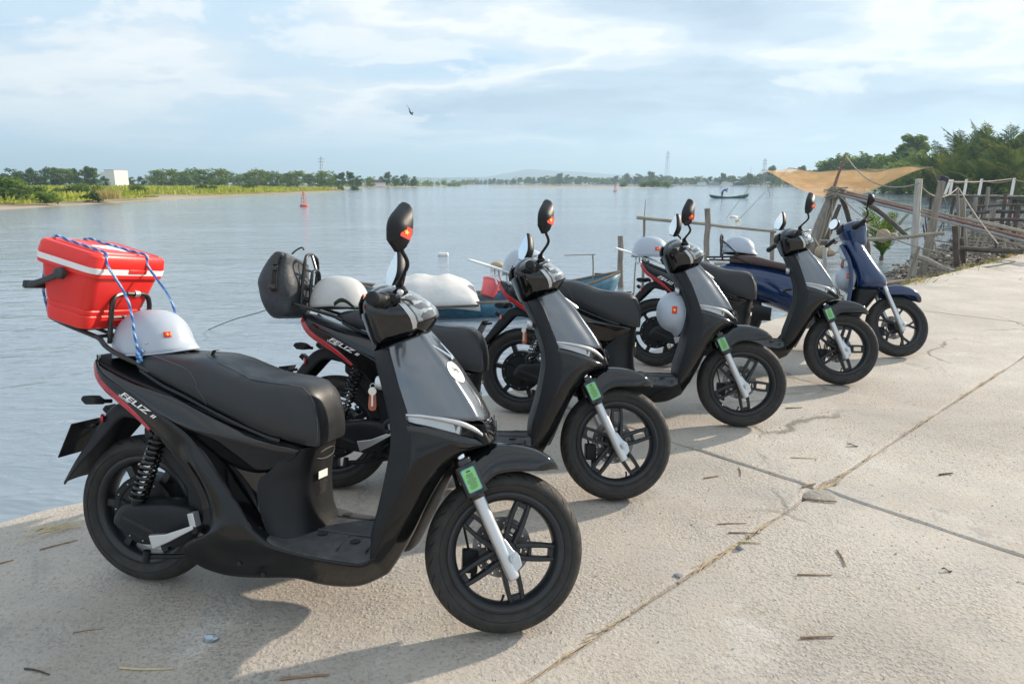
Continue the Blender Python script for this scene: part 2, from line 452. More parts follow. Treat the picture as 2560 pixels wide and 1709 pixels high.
mk('weathered_wood', (.155, .135, .112), .88, base2=(.33, .295, .25), vscale=3.2, aniso=(6, 6, .8), bump=.006, bscale=14)
mk('bamboo', (.22, .19, .145), .75, base2=(.37, .325, .255), vscale=4, bump=.002, bscale=30)
mk('dark_wood', (.06, .05, .042), .9, base2=(.13, .11, .092), vscale=4, bump=.004, bscale=20)
mk('pale_post', (.34, .32, .29), .8, base2=(.50, .48, .44), vscale=4, aniso=(6, 6, .8), bump=.003, bscale=16)
mk('rope_tan', (.30, .26, .20), .85, bump=.002, bscale=120)
mk('pole_red', (.20, .085, .065), .6, base2=(.27, .14, .11), vscale=3)
mk('pole_blue', (.24, .25, .26), .55)
mk('white_wall', (.74, .74, .72), .8, var=.04)
mk('window_dark', (.05, .06, .07), .2)
mk('buoy_red', (.52, .10, .07), .45, base2=(.62, .17, .12), vscale=3)
mk('steel_grey', (.34, .36, .38), .5, metal=.4)
mk('boat_blue', (.02, .12, .22), .55, base2=(.10, .22, .27), vscale=9)
mk('boat_green', (.04, .15, .11), .6, base2=(.13, .21, .15), vscale=9)
mk('boat_wood', (.12, .09, .065), .8, base2=(.21, .17, .13), vscale=7)
mk('boat_teal', (.02, .10, .095), .6, base2=(.05, .16, .14), vscale=6)
mk('tarp', (.50, .50, .495), .7, base2=(.64, .635, .62), vscale=3, bump=.006, bscale=9)
mk('pink_plastic', (.75, .13, .14), .35)
mk('white_foam', (.76, .74, .70), .6)
mk('yellow_foam', (.70, .55, .20), .6)
mk('litter_blue', (.04, .13, .36), .5); mk('litter_red', (.55, .06, .08), .5); mk('litter_white', (.62, .62, .60), .6); mk('litter_tan', (.40, .31, .2), .8)
mk('cloth_blue', (.03, .10, .32), .8); mk('skin', (.30, .17, .11), .6); mk('trouser', (.03, .035, .05), .8); mk('straw_hat', (.5, .42, .28), .8)
mk('twig_brown', (.20, .115, .065), .8, base2=(.36, .25, .15), vscale=20)
mk('straw_pale', (.48, .37, .20), .8, base2=(.62, .52, .33), vscale=15)
mk('leaf_litter', (.07, .06, .045), .8)
mk('foil', (.35, .42, .47), .25, metal=.6, bump=.006, bscale=60)
mk('stone_grey', (.17, .18, .19), .8, base2=(.26, .27, .28), vscale=20, bump=.004, bscale=60)
mk('bird_dark', (.02, .022, .03), .7)

# --- river
def water_mat():
    m = bpy.data.materials.new('river_water'); m.use_nodes = True
    t = NT(m.node_tree); b = t.n['Principled BSDF']
    b.inputs['Base Color'].default_value = (.225, .275, .325, 1); b.inputs['Roughness'].default_value = 0.09; b.inputs['IOR'].default_value = 1.34
    tc = t.new('ShaderNodeTexCoord')
    mp = t.new('ShaderNodeMapping'); mp.inputs['Rotation'].default_value = (0, 0, R_(12)); mp.inputs['Scale'].default_value = (0.55, 1.25, 1)
    t.link(tc.outputs['Object'], mp.inputs[0]); v = mp.outputs[0]
    a = t.noise(v, 5.5, 4, 0.55, 0.7); c = t.noise(v, 1.5, 3, 0.55, 0.5); e = t.noise(v, 0.32, 3, 0.5)
    gust = t.ramp(t.noise(v, 0.055, 4, 0.6, 0.6), [(0.36, 0.12), (0.60, 1.15)])
    h = t.math('ADD', t.math('MULTIPLY', t.math('MULTIPLY', a, gust), 0.040), t.math('ADD', t.math('MULTIPLY', c, 0.070), t.math('MULTIPLY', e, 0.10)))
    bp = t.new('ShaderNodeBump'); bp.inputs['Distance'].default_value = 1.0; bp.inputs['Strength'].default_value = 0.85
    t.link(h, bp.inputs['Height']); t.link(bp.outputs[0], b.inputs['Normal']); MAT['river_water'] = m
water_mat()
wx = [-4400, -400, -60, -10, 30, 120, 500, 4400]; wy = [-40, -5, 6, 15, 40, 120, 400, 1500, 5450]
w = obj('water', MB().grid([[(x, y, ZW) for x in wx] for y in wy]), 'river_water', smooth=False)
tag(w, kind='structure')
bed = obj('river_bed', MB().grid([[(x, y, -3.5) for x in (-4400, 4400)] for y in (-60, 5450)]), 'mud', smooth=False); tag(bed, kind='structure')

# --- pavement: sand bed with concrete slabs
pv = obj('pavement', MB().grid([[Q(t_, n_, -.022) for n_ in (-14, EDGE_N-.03)] for t_ in (-16, 70)]), 'joint_sand', smooth=False)
tag(pv, kind='structure')
def slab(t0, t1, n0, n1, seed, parent, worn_edge=False):
    rnd = random.Random(seed); pts = []
    def edge(a, b, nrm, amp):
        L = math.hypot(b[0]-a[0], b[1]-a[1]); k = max(6, int(L/0.09)); out = []
        for i in range(k):
            f = i/k; x = lerp(a[0], b[0], f); y = lerp(a[1], b[1], f)
            q = mnoise.noise(Vector((x*2.1, y*2.1, seed)))*.6 + mnoise.noise(Vector((x*9, y*9, seed+3)))*.4
            d = amp*q - .004
            if f < .02 or f > .98: d -= .02
            out.append((x+nrm[0]*d, y+nrm[1]*d))
        return out
    am = .014
    pts += edge((t0, n0), (t1, n0), (0, -1), am); pts += edge((t1, n0), (t1, n1), (1, 0), am)
    pts += edge((t1, n1), (t0, n1), (0, 1), .07 if worn_edge else am); pts += edge((t0, n1), (t0, n0), (-1, 0), am)
    mb = MB(); n = len(pts); c = ((t0+t1)/2, (n0+n1)/2)
    def ring(inset, z, jag=0):
        o = []
        for i, p in enumerate(pts):
            dx, dy = c[0]-p[0], c[1]-p[1]; L = math.hypot(dx, dy)
            ins = inset*(1 + jag*mnoise.noise(Vector((p[0]*7, p[1]*7, seed+9))))
            o.append(Q(p[0]+math.copysign(min(ins, abs(dx)), dx), p[1]+math.copysign(min(ins, abs(dy)), dy), z))
        return o
    rings = [ring(0, -.20), ring(0, -.016), ring(.004, -.005, .8), ring(.014, 0.0, .8)]
    mb.grid(rings, cv=True)
    base = 3*n; mb.f.append(tuple(base+i for i in range(n)))
    o = obj('concrete_slab', mb, 'old_concrete', parent, sharp=8)
    return o
ts = [CROSS_T + SLAB_L*k for k in range(-3, 9)]
for k in range(len(ts)-1):
    slab(ts[k], ts[k+1], JOINT_N, EDGE_N, 10+k, pv, True)
    slab(ts[k]+(0 if k < 9 else 0), ts[k+1], JOINT_N-2.35, JOINT_N, 40+k, pv)
    if k < 5: slab(ts[k], ts[k+1], JOINT_N-4.7, JOINT_N-2.35, 70+k, pv)
# quay wall under the slabs and the broken ledge at its foot
qw = MB(); rows = []
for i in range(141):
    t_ = -16+i*.5
    a = mnoise.noise(Vector((t_*1.3, 0, 2)))*.05
    rows.append([Q(t_, EDGE_N-.30, -.03), Q(t_, EDGE_N-.06+a, -.03), Q(t_, EDGE_N-.03+a, -.14), Q(t_, EDGE_N+.05+a*1.5, -1.2), Q(t_, EDGE_N+.1, -3.4)])
tag(obj('quay_wall', qw.grid(rows), 'quay_concrete', sharp=30), kind='structure')
lg = MB(); rows = []
for i in range(13):
    f = i/12; t_ = lerp(-.55, .55, f); w_ = .34*math.sin(PI*f)**.6
    z = -.25 + .05*mnoise.noise(Vector((t_*3, 4, 1)))
    rows.append([Q(t_, EDGE_N-.1, z+.02), Q(t_+.02, EDGE_N+w_*.6, z), Q(t_, EDGE_N+w_, z-.05+.02*mnoise.noise(Vector((t_*8, 1, 1)))), Q(t_, EDGE_N+w_+.04, -.8)])
lgo = obj('rock', lg.grid(rows), 'quay_concrete', sharp=25)
tag(lgo, 'broken concrete ledge at the water line below the quay edge', 'rock')

# --- far and near banks
def bank(name, shore, inland, mat, z_in, kind='structure', jitter=.0):
    """strip of land from the water line (shore) to inland points"""
    rows = []
    for s, i in zip(shore, inland):
        s = Vector((s[0], s[1], ZW-.25)); i = Vector((i[0], i[1], z_in)); row = []
        for f, h in ((0, 0), (.03, .30), (.10, .62), (.25, .85), (.6, 1.0), (1, 1)):
            p = s.lerp(i, f); p.z = lerp(s.z, i.z, h) + (.12*mnoise.noise(p*.09) if 0 < f < 1 else 0); row.append(p)
        rows.append(row)
    return tag(obj(name, MB().grid(surf(rows, 4, 2)), mat), kind=kind)
SH = [(-36.5, 5), (-37.0, 30), (-37.3, 49.8), (-38.4, 61.7), (-40, 81), (-41.9, 114), (-40.5, 150), (-39.5, 172), (-50, 186), (-64, 230), (-58, 300), (-40, 400), (-20, 520)]
IN = [(-300, 0), (-300, 40), (-300, 70), (-300, 100), (-300, 140), (-300, 190), (-300, 250), (-310, 300), (-330, 340), (-340, 390), (-350, 440), (-360, 520), (-380, 700)]
rows = []
for s, i in zip(SH, IN):
    row = []
    for f, z in ((0, ZW-.25), (.006, ZW+.02), (.016, ZW+.16), (.032, -.26), (.055, -.10), (.12, .10), (.4, .32), (1, .5)):
        p = Vector((s[0], s[1], 0)).lerp(Vector((i[0], i[1], 0)), f); p.z = z + (.10*mnoise.noise(p*.15) if .006 < f < 1 else 0); row.append(p)
    rows.append(row)
G_ = surf(rows, 5, 2)
tag(obj('beach', MB().grid([r[:8] for r in G_]), 'sand'), kind='structure')
tag(obj('river_bank', MB().grid([r[7:] for r in G_]), 'grass_ground'), kind='structure')
# sandbar out in the river
rows = []
for i in range(25):
    a = 2*PI*i/24; row = []
    for f, z in ((0, .26), (.35, .2), (.65, .05), (.85, -.12), (1.0, -.30), (1.06, -.5)):
        rx = 37*f*(1+.12*math.sin(3*a+1)); ry = 30*f
        p = Vector((24+rx*math.cos(a)+10*math.sin(a)*f, 300+ry*math.sin(a), ZW+.28+z)); row.append(p)
    rows.append(row)
tag(obj('sandbar', MB().grid(rows), 'sand'), kind='structure')
# far shore on the right and beyond
bank('far_shore', [(-150, 880), (-60, 820), (0, 760), (60, 700), (120, 560), (150, 470), (172, 395), (128, 235), (95, 172), (74, 138), (57, 96), (47, 66), (38, 50), (31, 43)],
     [(-300, 1500), (-100, 1500), (50, 1500), (300, 1400), (600, 1200), (600, 900), (600, 700), (500, 420), (400, 260), (300, 170), (300, 120), (300, 80), (300, 50), (300, 20)], 'mud', .5)
# hills, very far away
def hill(name, pts, y0, depth, seed):
    rows = []
    for x, h in pts:
        row = []
        for f in range(-6, 7):
            g = f/6; e = max(0, 1-abs(g))**1.1
            row.append((x + depth*.25*mnoise.noise(Vector((x*.002, g*2, seed))), y0 + g*depth, -4 + h*e*(1+.18*mnoise.noise(Vector((x*.006, g*3, seed))))))
        rows.append(row)
    return tag(obj(name, MB().grid(surf(rows, 3, 2)), 'hill_green'), kind='structure')
HS = 1.35
def far(pts, k=HS, h_=.66): return [(x*k, h*k*h_) for x, h in pts]
hill('hills', far([(-420, 0), (-330, 22), (-230, 40), (-150, 46), (-60, 66), (20, 78), (110, 94), (190, 88), (280, 80), (360, 70), (480, 62), (640, 52), (800, 32), (980, 0)]), 3000*HS, 900, 1)
hill('hills', far([(-560, 0), (-470, 14), (-380, 30), (-280, 28), (-180, 34), (-60, 24), (40, 0)], 1.25, .8), 2500*1.25, 400, 5)

# --- foliage builders
def leaf_cloud(rnd, centres, per, size, flat=.6):
    mb = MB()
    for cx_, cy_, cz_, r in centres:
        for _ in range(per):
            th, ph = rnd.uniform(0, 2*PI), math.acos(rnd.uniform(-1, 1)); rr = r*(rnd.random()**.35)
            p = Vector((cx_+rr*math.sin(ph)*math.cos(th), cy_+rr*math.sin(ph)*math.sin(th), cz_+rr*math.cos(ph)*.85))
            d = Vector((rnd.uniform(-1, 1), rnd.uniform(-1, 1), rnd.uniform(-.5, .7))).normalized(); e = d.cross(Vector((rnd.uniform(-1, 1), rnd.uniform(-1, 1), rnd.uniform(-1, 1)))).normalized()
            a, b = d*size*rnd.uniform(.6, 1.3), e*size*flat*rnd.uniform(.5, 1.1)
            mb.add([p-a, p+b, p+a, p-b], [(0, 1, 2, 3)])
    return mb
def tree_meshes(seed, h, w, kind, leafm, size):
    rnd = random.Random(seed); cs = []; n = 22
    for k in range(n):
        f = rnd.random()
        if kind == 'round': z = h*(.10+.82*f); r = w*.5*math.sqrt(max(.05, 1-((f-.35)/.72)**2))
        elif kind == 'tall': z = h*(.10+.84*f); r = w*.42*(1-.5*f)
        else: z = h*(.04+.66*f); r = w*.55*(1-.3*f)
        a = rnd.uniform(0, 2*PI); q = r*rnd.uniform(.25, .95)
        cs.append((q*math.cos(a), q*math.sin(a), z, w*rnd.uniform(.15, .27)))
    crown = leaf_cloud(rnd, cs, 52, size)
    tr = MB().tube([(0, 0, -.6), (.05*h*.2, 0, h*.3), (.02*h, .01*h, h*.7)], [h*.022, h*.016, h*.006], 6)
    for k in range(5):
        c = cs[k]; tr.tube([(0.01*h, 0, h*rnd.uniform(.2, .45)), (c[0]*.6, c[1]*.6, c[2]*.85), (c[0], c[1], c[2])], [h*.010, h*.007, h*.003], 5)
    return crown, tr
TREE_PROTO = {}
def tree(name, kindkey, p, s, rz, label, group, cat='tree'):
    if kindkey not in TREE_PROTO:
        seed, h, w, kind, leafm, size = kindkey
        r = thing(name, label, cat, p, 0, group)
        c, t_ = tree_meshes(seed, h, w, kind, leafm, size)
        obj('crown', c, leafm, r, smooth=False, merge=False); obj('trunk', t_, 'bark', r)
        TREE_PROTO[kindkey] = r
    else: r = copy_tree(TREE_PROTO[kindkey])
    tag(r, label, cat, group); r.name = name
    r.location = p; r.rotation_euler = (0, 0, rz); r.scale = (s*1.3, s*1.3, s)
    return r
rnd = random.Random(21)
KD = [(1, 8, 6.0, 'round', 'leaf_dark', .42), (2, 8, 6.5, 'round', 'leaf_mid', .42), (3, 9, 5.0, 'tall', 'leaf_dark', .42), (4, 7, 7.0, 'round', 'leaf_bright', .42), (5, 9, 4.5, 'tall', 'leaf_mid', .40), (6, 7.5, 6.5, 'round', 'leaf_mid', .42), (7, 8, 5.6, 'round', 'leaf_dark', .42)]
def far_tree(xd, top, dist, pick, s_w=1.0, grp='trees on the far bank', lab=None):
    p = loc(xd, 420, dist=dist); zt = loc(xd, top, dist=dist).z
    h = KD[pick][1]; s = max(.35, (zt-.1)/(h*1.0))
    return tree('tree', KD[pick], (p.x, p.y, .0), s, rnd.uniform(0, 6), lab or 'tree', grp)
kindlab = ['dark green', 'fresh green', 'slim dark', 'low bright green', 'slim green', 'mid green', 'broad dark']
# left bank, from the left edge of the view to the point: (x, top, distance, kind)
LT = [(8, 398, 190, 0), (30, 385, 200, 6), (52, 392, 195, 0), (74, 384, 205, 2), (95, 389, 200, 6), (118, 383, 198, 0), (132, 381, 205, 4), (152, 386, 200, 1), (172, 385, 210, 2), (190, 388, 200, 0), (206, 380, 195, 2), (216, 383, 205, 4), (238, 405, 185, 0), (300, 405, 240, 6), (325, 404, 245, 0), (345, 402, 245, 5), (364, 390, 225, 1), (388, 388, 230, 3), (412, 394, 235, 1), (436, 386, 225, 5), (458, 388, 240, 1), (478, 394, 235, 6), (500, 387, 230, 3), (520, 391, 240, 1), (545, 398, 245, 5), (570, 396, 240, 1), (592, 389, 235, 3), (612, 392, 245, 1), (636, 393, 240, 5), (660, 396, 250, 1), (682, 392, 245, 3), (706, 398, 250, 1), (728, 397, 255, 5), (748, 392, 250, 3), (768, 398, 260, 0), (786, 394, 255, 2), (803, 392, 250, 2), (822, 402, 270, 6), (850, 405, 300, 5), (873, 404, 330, 0), (890, 393, 320, 2), (910, 402, 330, 6), (930, 400, 340, 0), (948, 404, 345, 6)]
ORD = ['first', 'second', 'third', 'fourth', 'fifth', 'sixth', 'seventh', 'eighth', 'ninth', 'tenth', 'eleventh', 'twelfth', 'thirteenth', 'fourteenth', 'fifteenth', 'sixteenth']
SEEN = {}
def nth(kind, where):
    k = SEEN.get((kind, where), 0); SEEN[(kind, where)] = k+1
    return ORD[min(k, 15)]
for k, (xd, top, d_, pk) in enumerate(LT):
    where = 'from the left edge to the white building' if xd < 225 else ('going right from the white building' if xd < 500 else ('going right behind the yellow bank' if xd < 790 else 'at the far point of the left bank'))
    far_tree(xd, top, d_, pk, lab=f'{nth(pk, where)} {kindlab[pk]} tree {where}', grp='trees along the far left bank')
# distant right shore
RT = []
x_ = 1050
while x_ < 1885:
    d_ = interp([(1050, 800), (1200, 740), (1350, 690), (1500, 600), (1700, 480), (1885, 400)], x_)
    top = interp([(1050, 415), (1120, 411), (1200, 408), (1250, 404), (1290, 402), (1340, 407), (1450, 404), (1500, 402), (1560, 406), (1650, 406), (1700, 403), (1780, 396), (1885, 392)], x_) + rnd.uniform(-3, 3.5)
    RT.append((x_, top, d_*rnd.uniform(.97, 1.05), rnd.choice((0, 6, 2, 1, 5)))); x_ += rnd.uniform(8, 13)
RT.sort()
RT += [(1285, 396, 700, 2), (1440, 397, 600, 0), (1462, 398, 600, 6), (1492, 392, 560, 2), (1657, 396, 470, 2), (1718, 396, 450, 2), (1770, 379, 400, 2), (1838, 379, 350, 2)]
for xd, top, d_, pk in RT:
    where = 'beyond the sandbar' if xd < 1500 else ('behind the riverside huts' if xd < 1720 else 'behind the orange net')
    far_tree(xd, top, d_, pk, grp='trees along the far right shore', lab=f'{nth(pk, where)} {kindlab[pk]} tree from the left on the hazy shore {where}')
fw = MB(); rr = random.Random(4)
cs = [(x, 900+rr.uniform(-60, 60) - abs(x)*.2, rr.uniform(1, 5), rr.uniform(3, 6)) for x in range(-120, 420, 5)]
tag(obj('far_woods', leaf_cloud(rr, cs, 26, 1.2), 'leaf_dark', smooth=False, merge=False), kind='stuff')
cs = [(x, 285-x*.0+rr.uniform(-30, 30), rr.uniform(.8, 3.4), rr.uniform(1.8, 3.2)) for x in range(-300, -84, 3)]
tag(obj('far_woods', leaf_cloud(rr, cs, 30, .8), 'leaf_mid', smooth=False, merge=False), kind='stuff')
cs = [(lerp(-78, -30, k/60)+rr.uniform(-3, 3), lerp(300, 450, k/60)+rr.uniform(-6, 12), rr.uniform(.2, 2.2), rr.uniform(1.2, 2.2)) for k in range(60)]
tag(obj('far_woods', leaf_cloud(rr, cs, 34, .6), 'leaf_mid', smooth=False, merge=False), kind='stuff')
# bushes on the left bank
BK = [(11, 2.2, 3.0, 'bush', 'leaf_mid', .22), (12, 2.0, 3.4, 'bush', 'leaf_dark', .22), (13, 2.0, 3.2, 'bush', 'leaf_bright', .22)]
def shore_x(y): return interp([(q[1], q[0]) for q in SH[:8]], y)
def bush(xd, inl, h, kind, label, dist=None, grp='bushes on the far left bank'):
    """a bush inl metres inland of the water line, in the direction xd"""
    if dist is None:
        k = (xd-1174)/1566; y = 40.0
        while y < 185 and k*y > shore_x(y)-inl: y += .25
        p = Vector((k*y, y, -.25+min(.3, inl*.02)))
    else: p = loc(xd, 420, dist=dist); p.z = -.15
    return tree('bush', BK[kind], p, h/2.0, rnd.uniform(0, 6), label, grp, 'bush')
for xd, yd, h, k, l in ((12, 7, 2.2, 1, 'dark bush at the left end of the far bank'), (48, 9, 2.0, 0, 'leafy bush by the dark one at the left end of the far bank'), (30, 9, 1.9, 2, 'bright bush behind the two dark ones on the far bank'), (105, 9, 1.2, 0, 'low green bush on the far bank below the tall trees'), (150, 10, 1.0, 1, 'low dark bush on the far bank below the slim trees'), (190, 9, 1.35, 1, 'dark bush half way along the sandy beach of the far bank'),
                       (224, 9, 1.4, 0, 'round bush on the far bank left of the dry reeds'), (255, 12, 1.0, 2, 'bright bush behind the dry reeds on the far bank'), (335, 12, 1.3, 0, 'round bush on the far bank right of the dry reeds'), (480, 14, 1.3, 1, 'dark round bush in the yellow grass of the far bank'), (505, 14, 1.0, 0, 'small green bush beside the dark one in yellow grass'), (585, 14, 1.4, 1, 'dark bush in yellow grass left of the red buoy'), (790, 3, 1.0, 0, 'bush near the point of the yellow bank'), (822, 3, 1.1, 1, 'dark bush on the very point of the yellow bank'), (128, 2.2, .9, 0, 'lone shrub on the beach of the far bank'), (232, 2.6, .9, 1, 'second lone shrub on the beach nearer the dry reeds')):
    bush(xd, yd, h, k, l)
for xd, d_, h in ((1480, 330, 2.6), (1505, 330, 3.2), (1530, 335, 2.6), (1430, 325, 1.6)):
    bush(xd, 0, h, 2 if xd != 1505 else 0, {1480: 'bright bush left of the tallest one on the sandbar', 1505: 'tallest dark bush on the far tip of the sandbar', 1530: 'bright bush at the right end of the sandbar', 1430: 'lone low bush half way along the sandbar'}[xd], dist=d_, grp='bushes on the sandbar')
rd = MB(); rr = random.Random(8); pr = Vector(((264-1174)/1566*70.5, 70.5, -.15))
for k in range(420):
    a, q = rr.uniform(0, 2*PI), rr.random()**.5*1.3; b_ = pr+Vector((q*math.cos(a), q*math.sin(a)*1.2, 0)); tip = b_+Vector((rr.uniform(-.35, .35), rr.uniform(-.3, .3), rr.uniform(.7, 1.35))); e = Vector((rr.uniform(-1, 1), rr.uniform(-1, 1), 0)).normalized()*.025
    rd.add([b_-e, b_+e, tip], [(0, 1, 2)])
tag(obj('reed_clump', rd, 'dry_grass', smooth=False, merge=False), 'clump of dry brown reeds on the beach of the far bank', 'reeds')
# tall grass on the bank
gm = MB(); rr = random.Random(9)
for k in range(26000):
    y = 46 + 150*(rr.random()**1.2); sx = interp([(p[1], p[0]) for p in SH[1:8]]+[(188, -55), (230, -75)], y)
    q = rr.random()**1.5; x = sx - 2.3 - q*70
    if mnoise.noise(Vector((x*.06, y*.06, 0))) < -.28: continue
    z = -.22 + .3*min(1, q*3) + .2*min(1,q); hh = (rr.uniform(.25, .75) if q > .03 else rr.uniform(.1, .3))*(1+.5*mnoise.noise(Vector((x*.1, y*.1, 5)))); a = rr.uniform(0, PI); wv = rr.uniform(.10, .24); e = Vector((math.cos(a), math.sin(a), 0))*wv
    b_ = Vector((x, y, z)); lean = Vector((rr.uniform(-.15, .15), rr.uniform(-.15, .15), hh))
    gm.add([b_-e, b_+e, b_+lean+e*.5, b_+lean*rr.uniform(.7, 1)-e*.2], [(0, 1, 2, 3)])
tag(obj('tall_grass', gm, 'grass_blade', smooth=False, merge=False), kind='stuff')

# white building beyond the left bank
p = loc(262, 420, dist=235)
b = thing('building', 'white windowless building among the trees on the far left bank', 'building', (p.x, p.y, .3), R_(-24))
obj('wall', MB().box((1.6, 0, 2.6), (4.6, 5, 5.4)), 'white_wall', b, smooth=False); obj('wall', MB().box((-2.4, .5, 2.3), (3.2, 4.4, 4.6)), 'white_wall', b, smooth=False)
obj('roof', MB().box((1.6, 0, 5.36), (4.8, 5.2, .14)), 'steel_grey', b, smooth=False); obj('window', MB().box((-2.4, -1.72, 2.9), (1.3, .06, 1.0)), 'window_dark', b, smooth=False)
for xd, yd, c1, l in ((1638, 415, 'steel_grey', 'small hut with grey sheet wall on the far right shore'), (1668, 414, 'white_wall', 'small pale hut on the far right shore'), (1695, 413, 'window_dark', 'longer dark hut on the far right shore left of the net'), (1610, 416, 'white_wall', 'tiny white hut at the left of the riverside huts')):
    p = loc(xd, 420, dist=430); b = thing('hut', l, 'hut', (p.x, p.y, -.2), rnd.uniform(-.4, .4), 'huts on the far shore')
    obj('wall', MB().box((0, 0, 1.1), (5.5, 4, 1.9)), c1, b, smooth=False); obj('roof', MB().prism([(-3.2, 2.0), (0, 2.7), (3.2, 2.0), (0, 2.6)], -2.4, 2.4), 'steel_grey', b, smooth=False)
p = loc(912, 420, dist=330); b = thing('house', 'low house with red roof at the end of the left bank', 'house', (p.x-8, p.y-14, -.1), .3)
obj('wall', MB().box((0, 0, .9), (9, 6, 1.8)), 'white_wall', b, smooth=False); obj('roof', MB().prism([(-5.2, 1.75), (0, 3.1), (5.2, 1.75)], -3.4, 3.4), 'pole_red', b, smooth=False)
# lattice masts
def pylon(xd, top, dist, label, w=1.5):
    p = loc(xd, 420, dist=dist); H = loc(xd, top, dist=dist).z
    r = thing('pylon', label, 'pylon', (p.x, p.y, 0), .4, 'lattice masts on the horizon')
    leg = MB(); br = MB()
    cs_ = [(-1, -1), (1, -1), (1, 1), (-1, 1)]
    P = lambda c, f: Vector((c[0]*w*(1-.75*f), c[1]*w*(1-.75*f), H*f))
    for c in cs_: leg.tube([P(c, 0), P(c, 1)], .09, 4)
    for k in range(9):
        for i in range(4): br.tube([P(cs_[i], k/9), P(cs_[(i+1) % 4], (k+1)/9)], .05, 3)
    obj('mast', leg, 'steel_grey', r); obj('brace', br, 'steel_grey', r)
    ar = MB()
    for f in (.82, .92): ar.tube([(-w*1.3, 0, H*f), (w*1.3, 0, H*f)], .13, 4)
    obj('cross_arm', ar, 'steel_grey', r)
pylon(740, 359, 420, 'lattice mast above the trees of the left bank')
pylon(1529, 347, 560, 'tall lattice mast above the far right shore', 1.9)
pylon(1751, 364, 430, 'slender lattice mast beside the orange net', 1.4)
pylon(590, 383, 520, 'short hazy mast behind the left bank trees', 1.6)

# haze
hz = obj('haze', MB().box((0, 2700, 86), (9000, 5700, 184)), 'white_wall', smooth=False)
hm_ = bpy.data.materials.new('haze'); hm_.use_nodes = True; t = NT(hm_.node_tree); t.n.clear()
o_ = t.new('ShaderNodeOutputMaterial'); v_ = t.new('ShaderNodeVolumePrincipled'); v_.inputs['Color'].default_value = (.60, .82, 1.0, 1); v_.inputs['Density'].default_value = 0.00045; v_.inputs['Anisotropy'].default_value = .2
t.link(v_.outputs[0], o_.inputs['Volume']); hz.data.materials.clear(); hz.data.materials.append(hm_)
tag(hz, kind='stuff')
# ============================================================ scooters
RAKE = R_(26); WB = 1.331; RF = 0.26; RR = 0.27
PIV = Vector((WB-0.03, 0, RF))
AX_A = Vector((-math.sin(RAKE), 0, math.cos(RAKE))); AX_F = Vector((math.cos(RAKE), 0, math.sin(RAKE)))
def A(u, y, s): return PIV + AX_F*u + AX_A*s + Vector((0, y, 0))
STEERED = {'front_wheel', 'front_fender', 'fork_leg', 'fork_guard', 'reflector_label', 'handlebar_cover', 'headlight', 'grip', 'brake_lever',
           'switch_housing', 'mirror', 'dashboard', 'brake_caliper', 'brake_hose', 'brake_cable', 'axle_nut', 'handlebar', 'fork_tube'}
def base_name(o): return o.name.split('.')[0]

def tyre(parent, R, w, name='tyre'):
    k = R/0.26; h = w
    prof = [(.186*k, -.6*h), (.194*k, -.8*h), (.208*k, -.95*h), (.2145*k, -.985*h), (.2155*k, -.955*h), (.2168*k, -.955*h), (.2178*k, -.995*h), (.224*k, -1.0*h), (.238*k, -.93*h), (.248*k, -.74*h), (.2555*k, -.46*h), (.2592*k, -.18*h), (.26*k, 0)]
    prof = prof + [(r, -y) for r, y in reversed(prof[:-1])] + [(.186*k, 0)]
    mb = MB().lathe(prof, 96, 'y', closed=True)
    o = obj(name, mb, 'tread_rubber', parent, sharp=60)
    o.data.materials.append(MAT['tyre_rubber'])
    for p in o.data.polygons:
        c = p.center; r = math.hypot(c.x, c.z)
        if r < .240*k: p.material_index = 1
    # raised ring on the sidewall
    for s in (-1, 1):
        pass
    return o
def rim_mb(k=1.0, w=.038):
    prof = [(.191*k, -w), (.183*k, -w-.003), (.176*k, -w+.001), (.166*k, -w+.010), (.161*k, -.008), (.161*k, .008), (.166*k, w-.010), (.176*k, w-.001), (.183*k, w+.003), (.191*k, w), (.186*k, 0)]
    return MB().lathe(prof, 72, 'y', closed=True)
def spoke_mb(r0=.030, r1=.166):
    mb = MB()
    for s in (-1, 1):
        rows = []
        for t in (0, .15, .4, .7, .9, 1.0):
            r = lerp(r0, r1, t); off = s*lerp(.017, .0195, t) + s*.004*math.sin(PI*t); hw = lerp(.0095, .007, min(1, t*1.6)) + (.003 if t > .95 else 0)
            hd = lerp(.020, .013, t)
            rows.append([(off-hw, -hd, r), (off-hw*.6, -hd-.004, r), (off+hw*.6, -hd-.004, r), (off+hw, -hd, r), (off+hw, hd, r), (off-hw, hd, r)])
        mb.loft(rows)
    for rr, hh in ((r0+.008, .012), (r0+.052, .006), (r1-.012, .009)):
        mb.box((0, 0, rr), (.036, .022, hh*2))
    return mb
def brake_disc_mb(r0=.052, r1=.099, y=.0):
    mb = MB(); n = 96; rad = [r0+(r1-r0)*i/8 for i in range(9)]
    vs = [(r*math.cos(2*PI*k/n), y, r*math.sin(2*PI*k/n)) for k in range(n) for r in rad]; fs = []
    for k in range(n):
        for i in range(8):
            hole = (k % 8 == 0 and i == 6) or (k % 8 == 4 and i == 4) or (k % 16 in (1, 2, 3, 4, 5) and i in (1, 2) and k % 16 != 6) or (k % 8 == 2 and i == 5 and k % 16 == 2)
            if hole: continue
            fs.append((k*9+i, k*9+i+1, ((k+1) % n)*9+i+1, ((k+1) % n)*9+i))
    return mb.add(vs, fs)
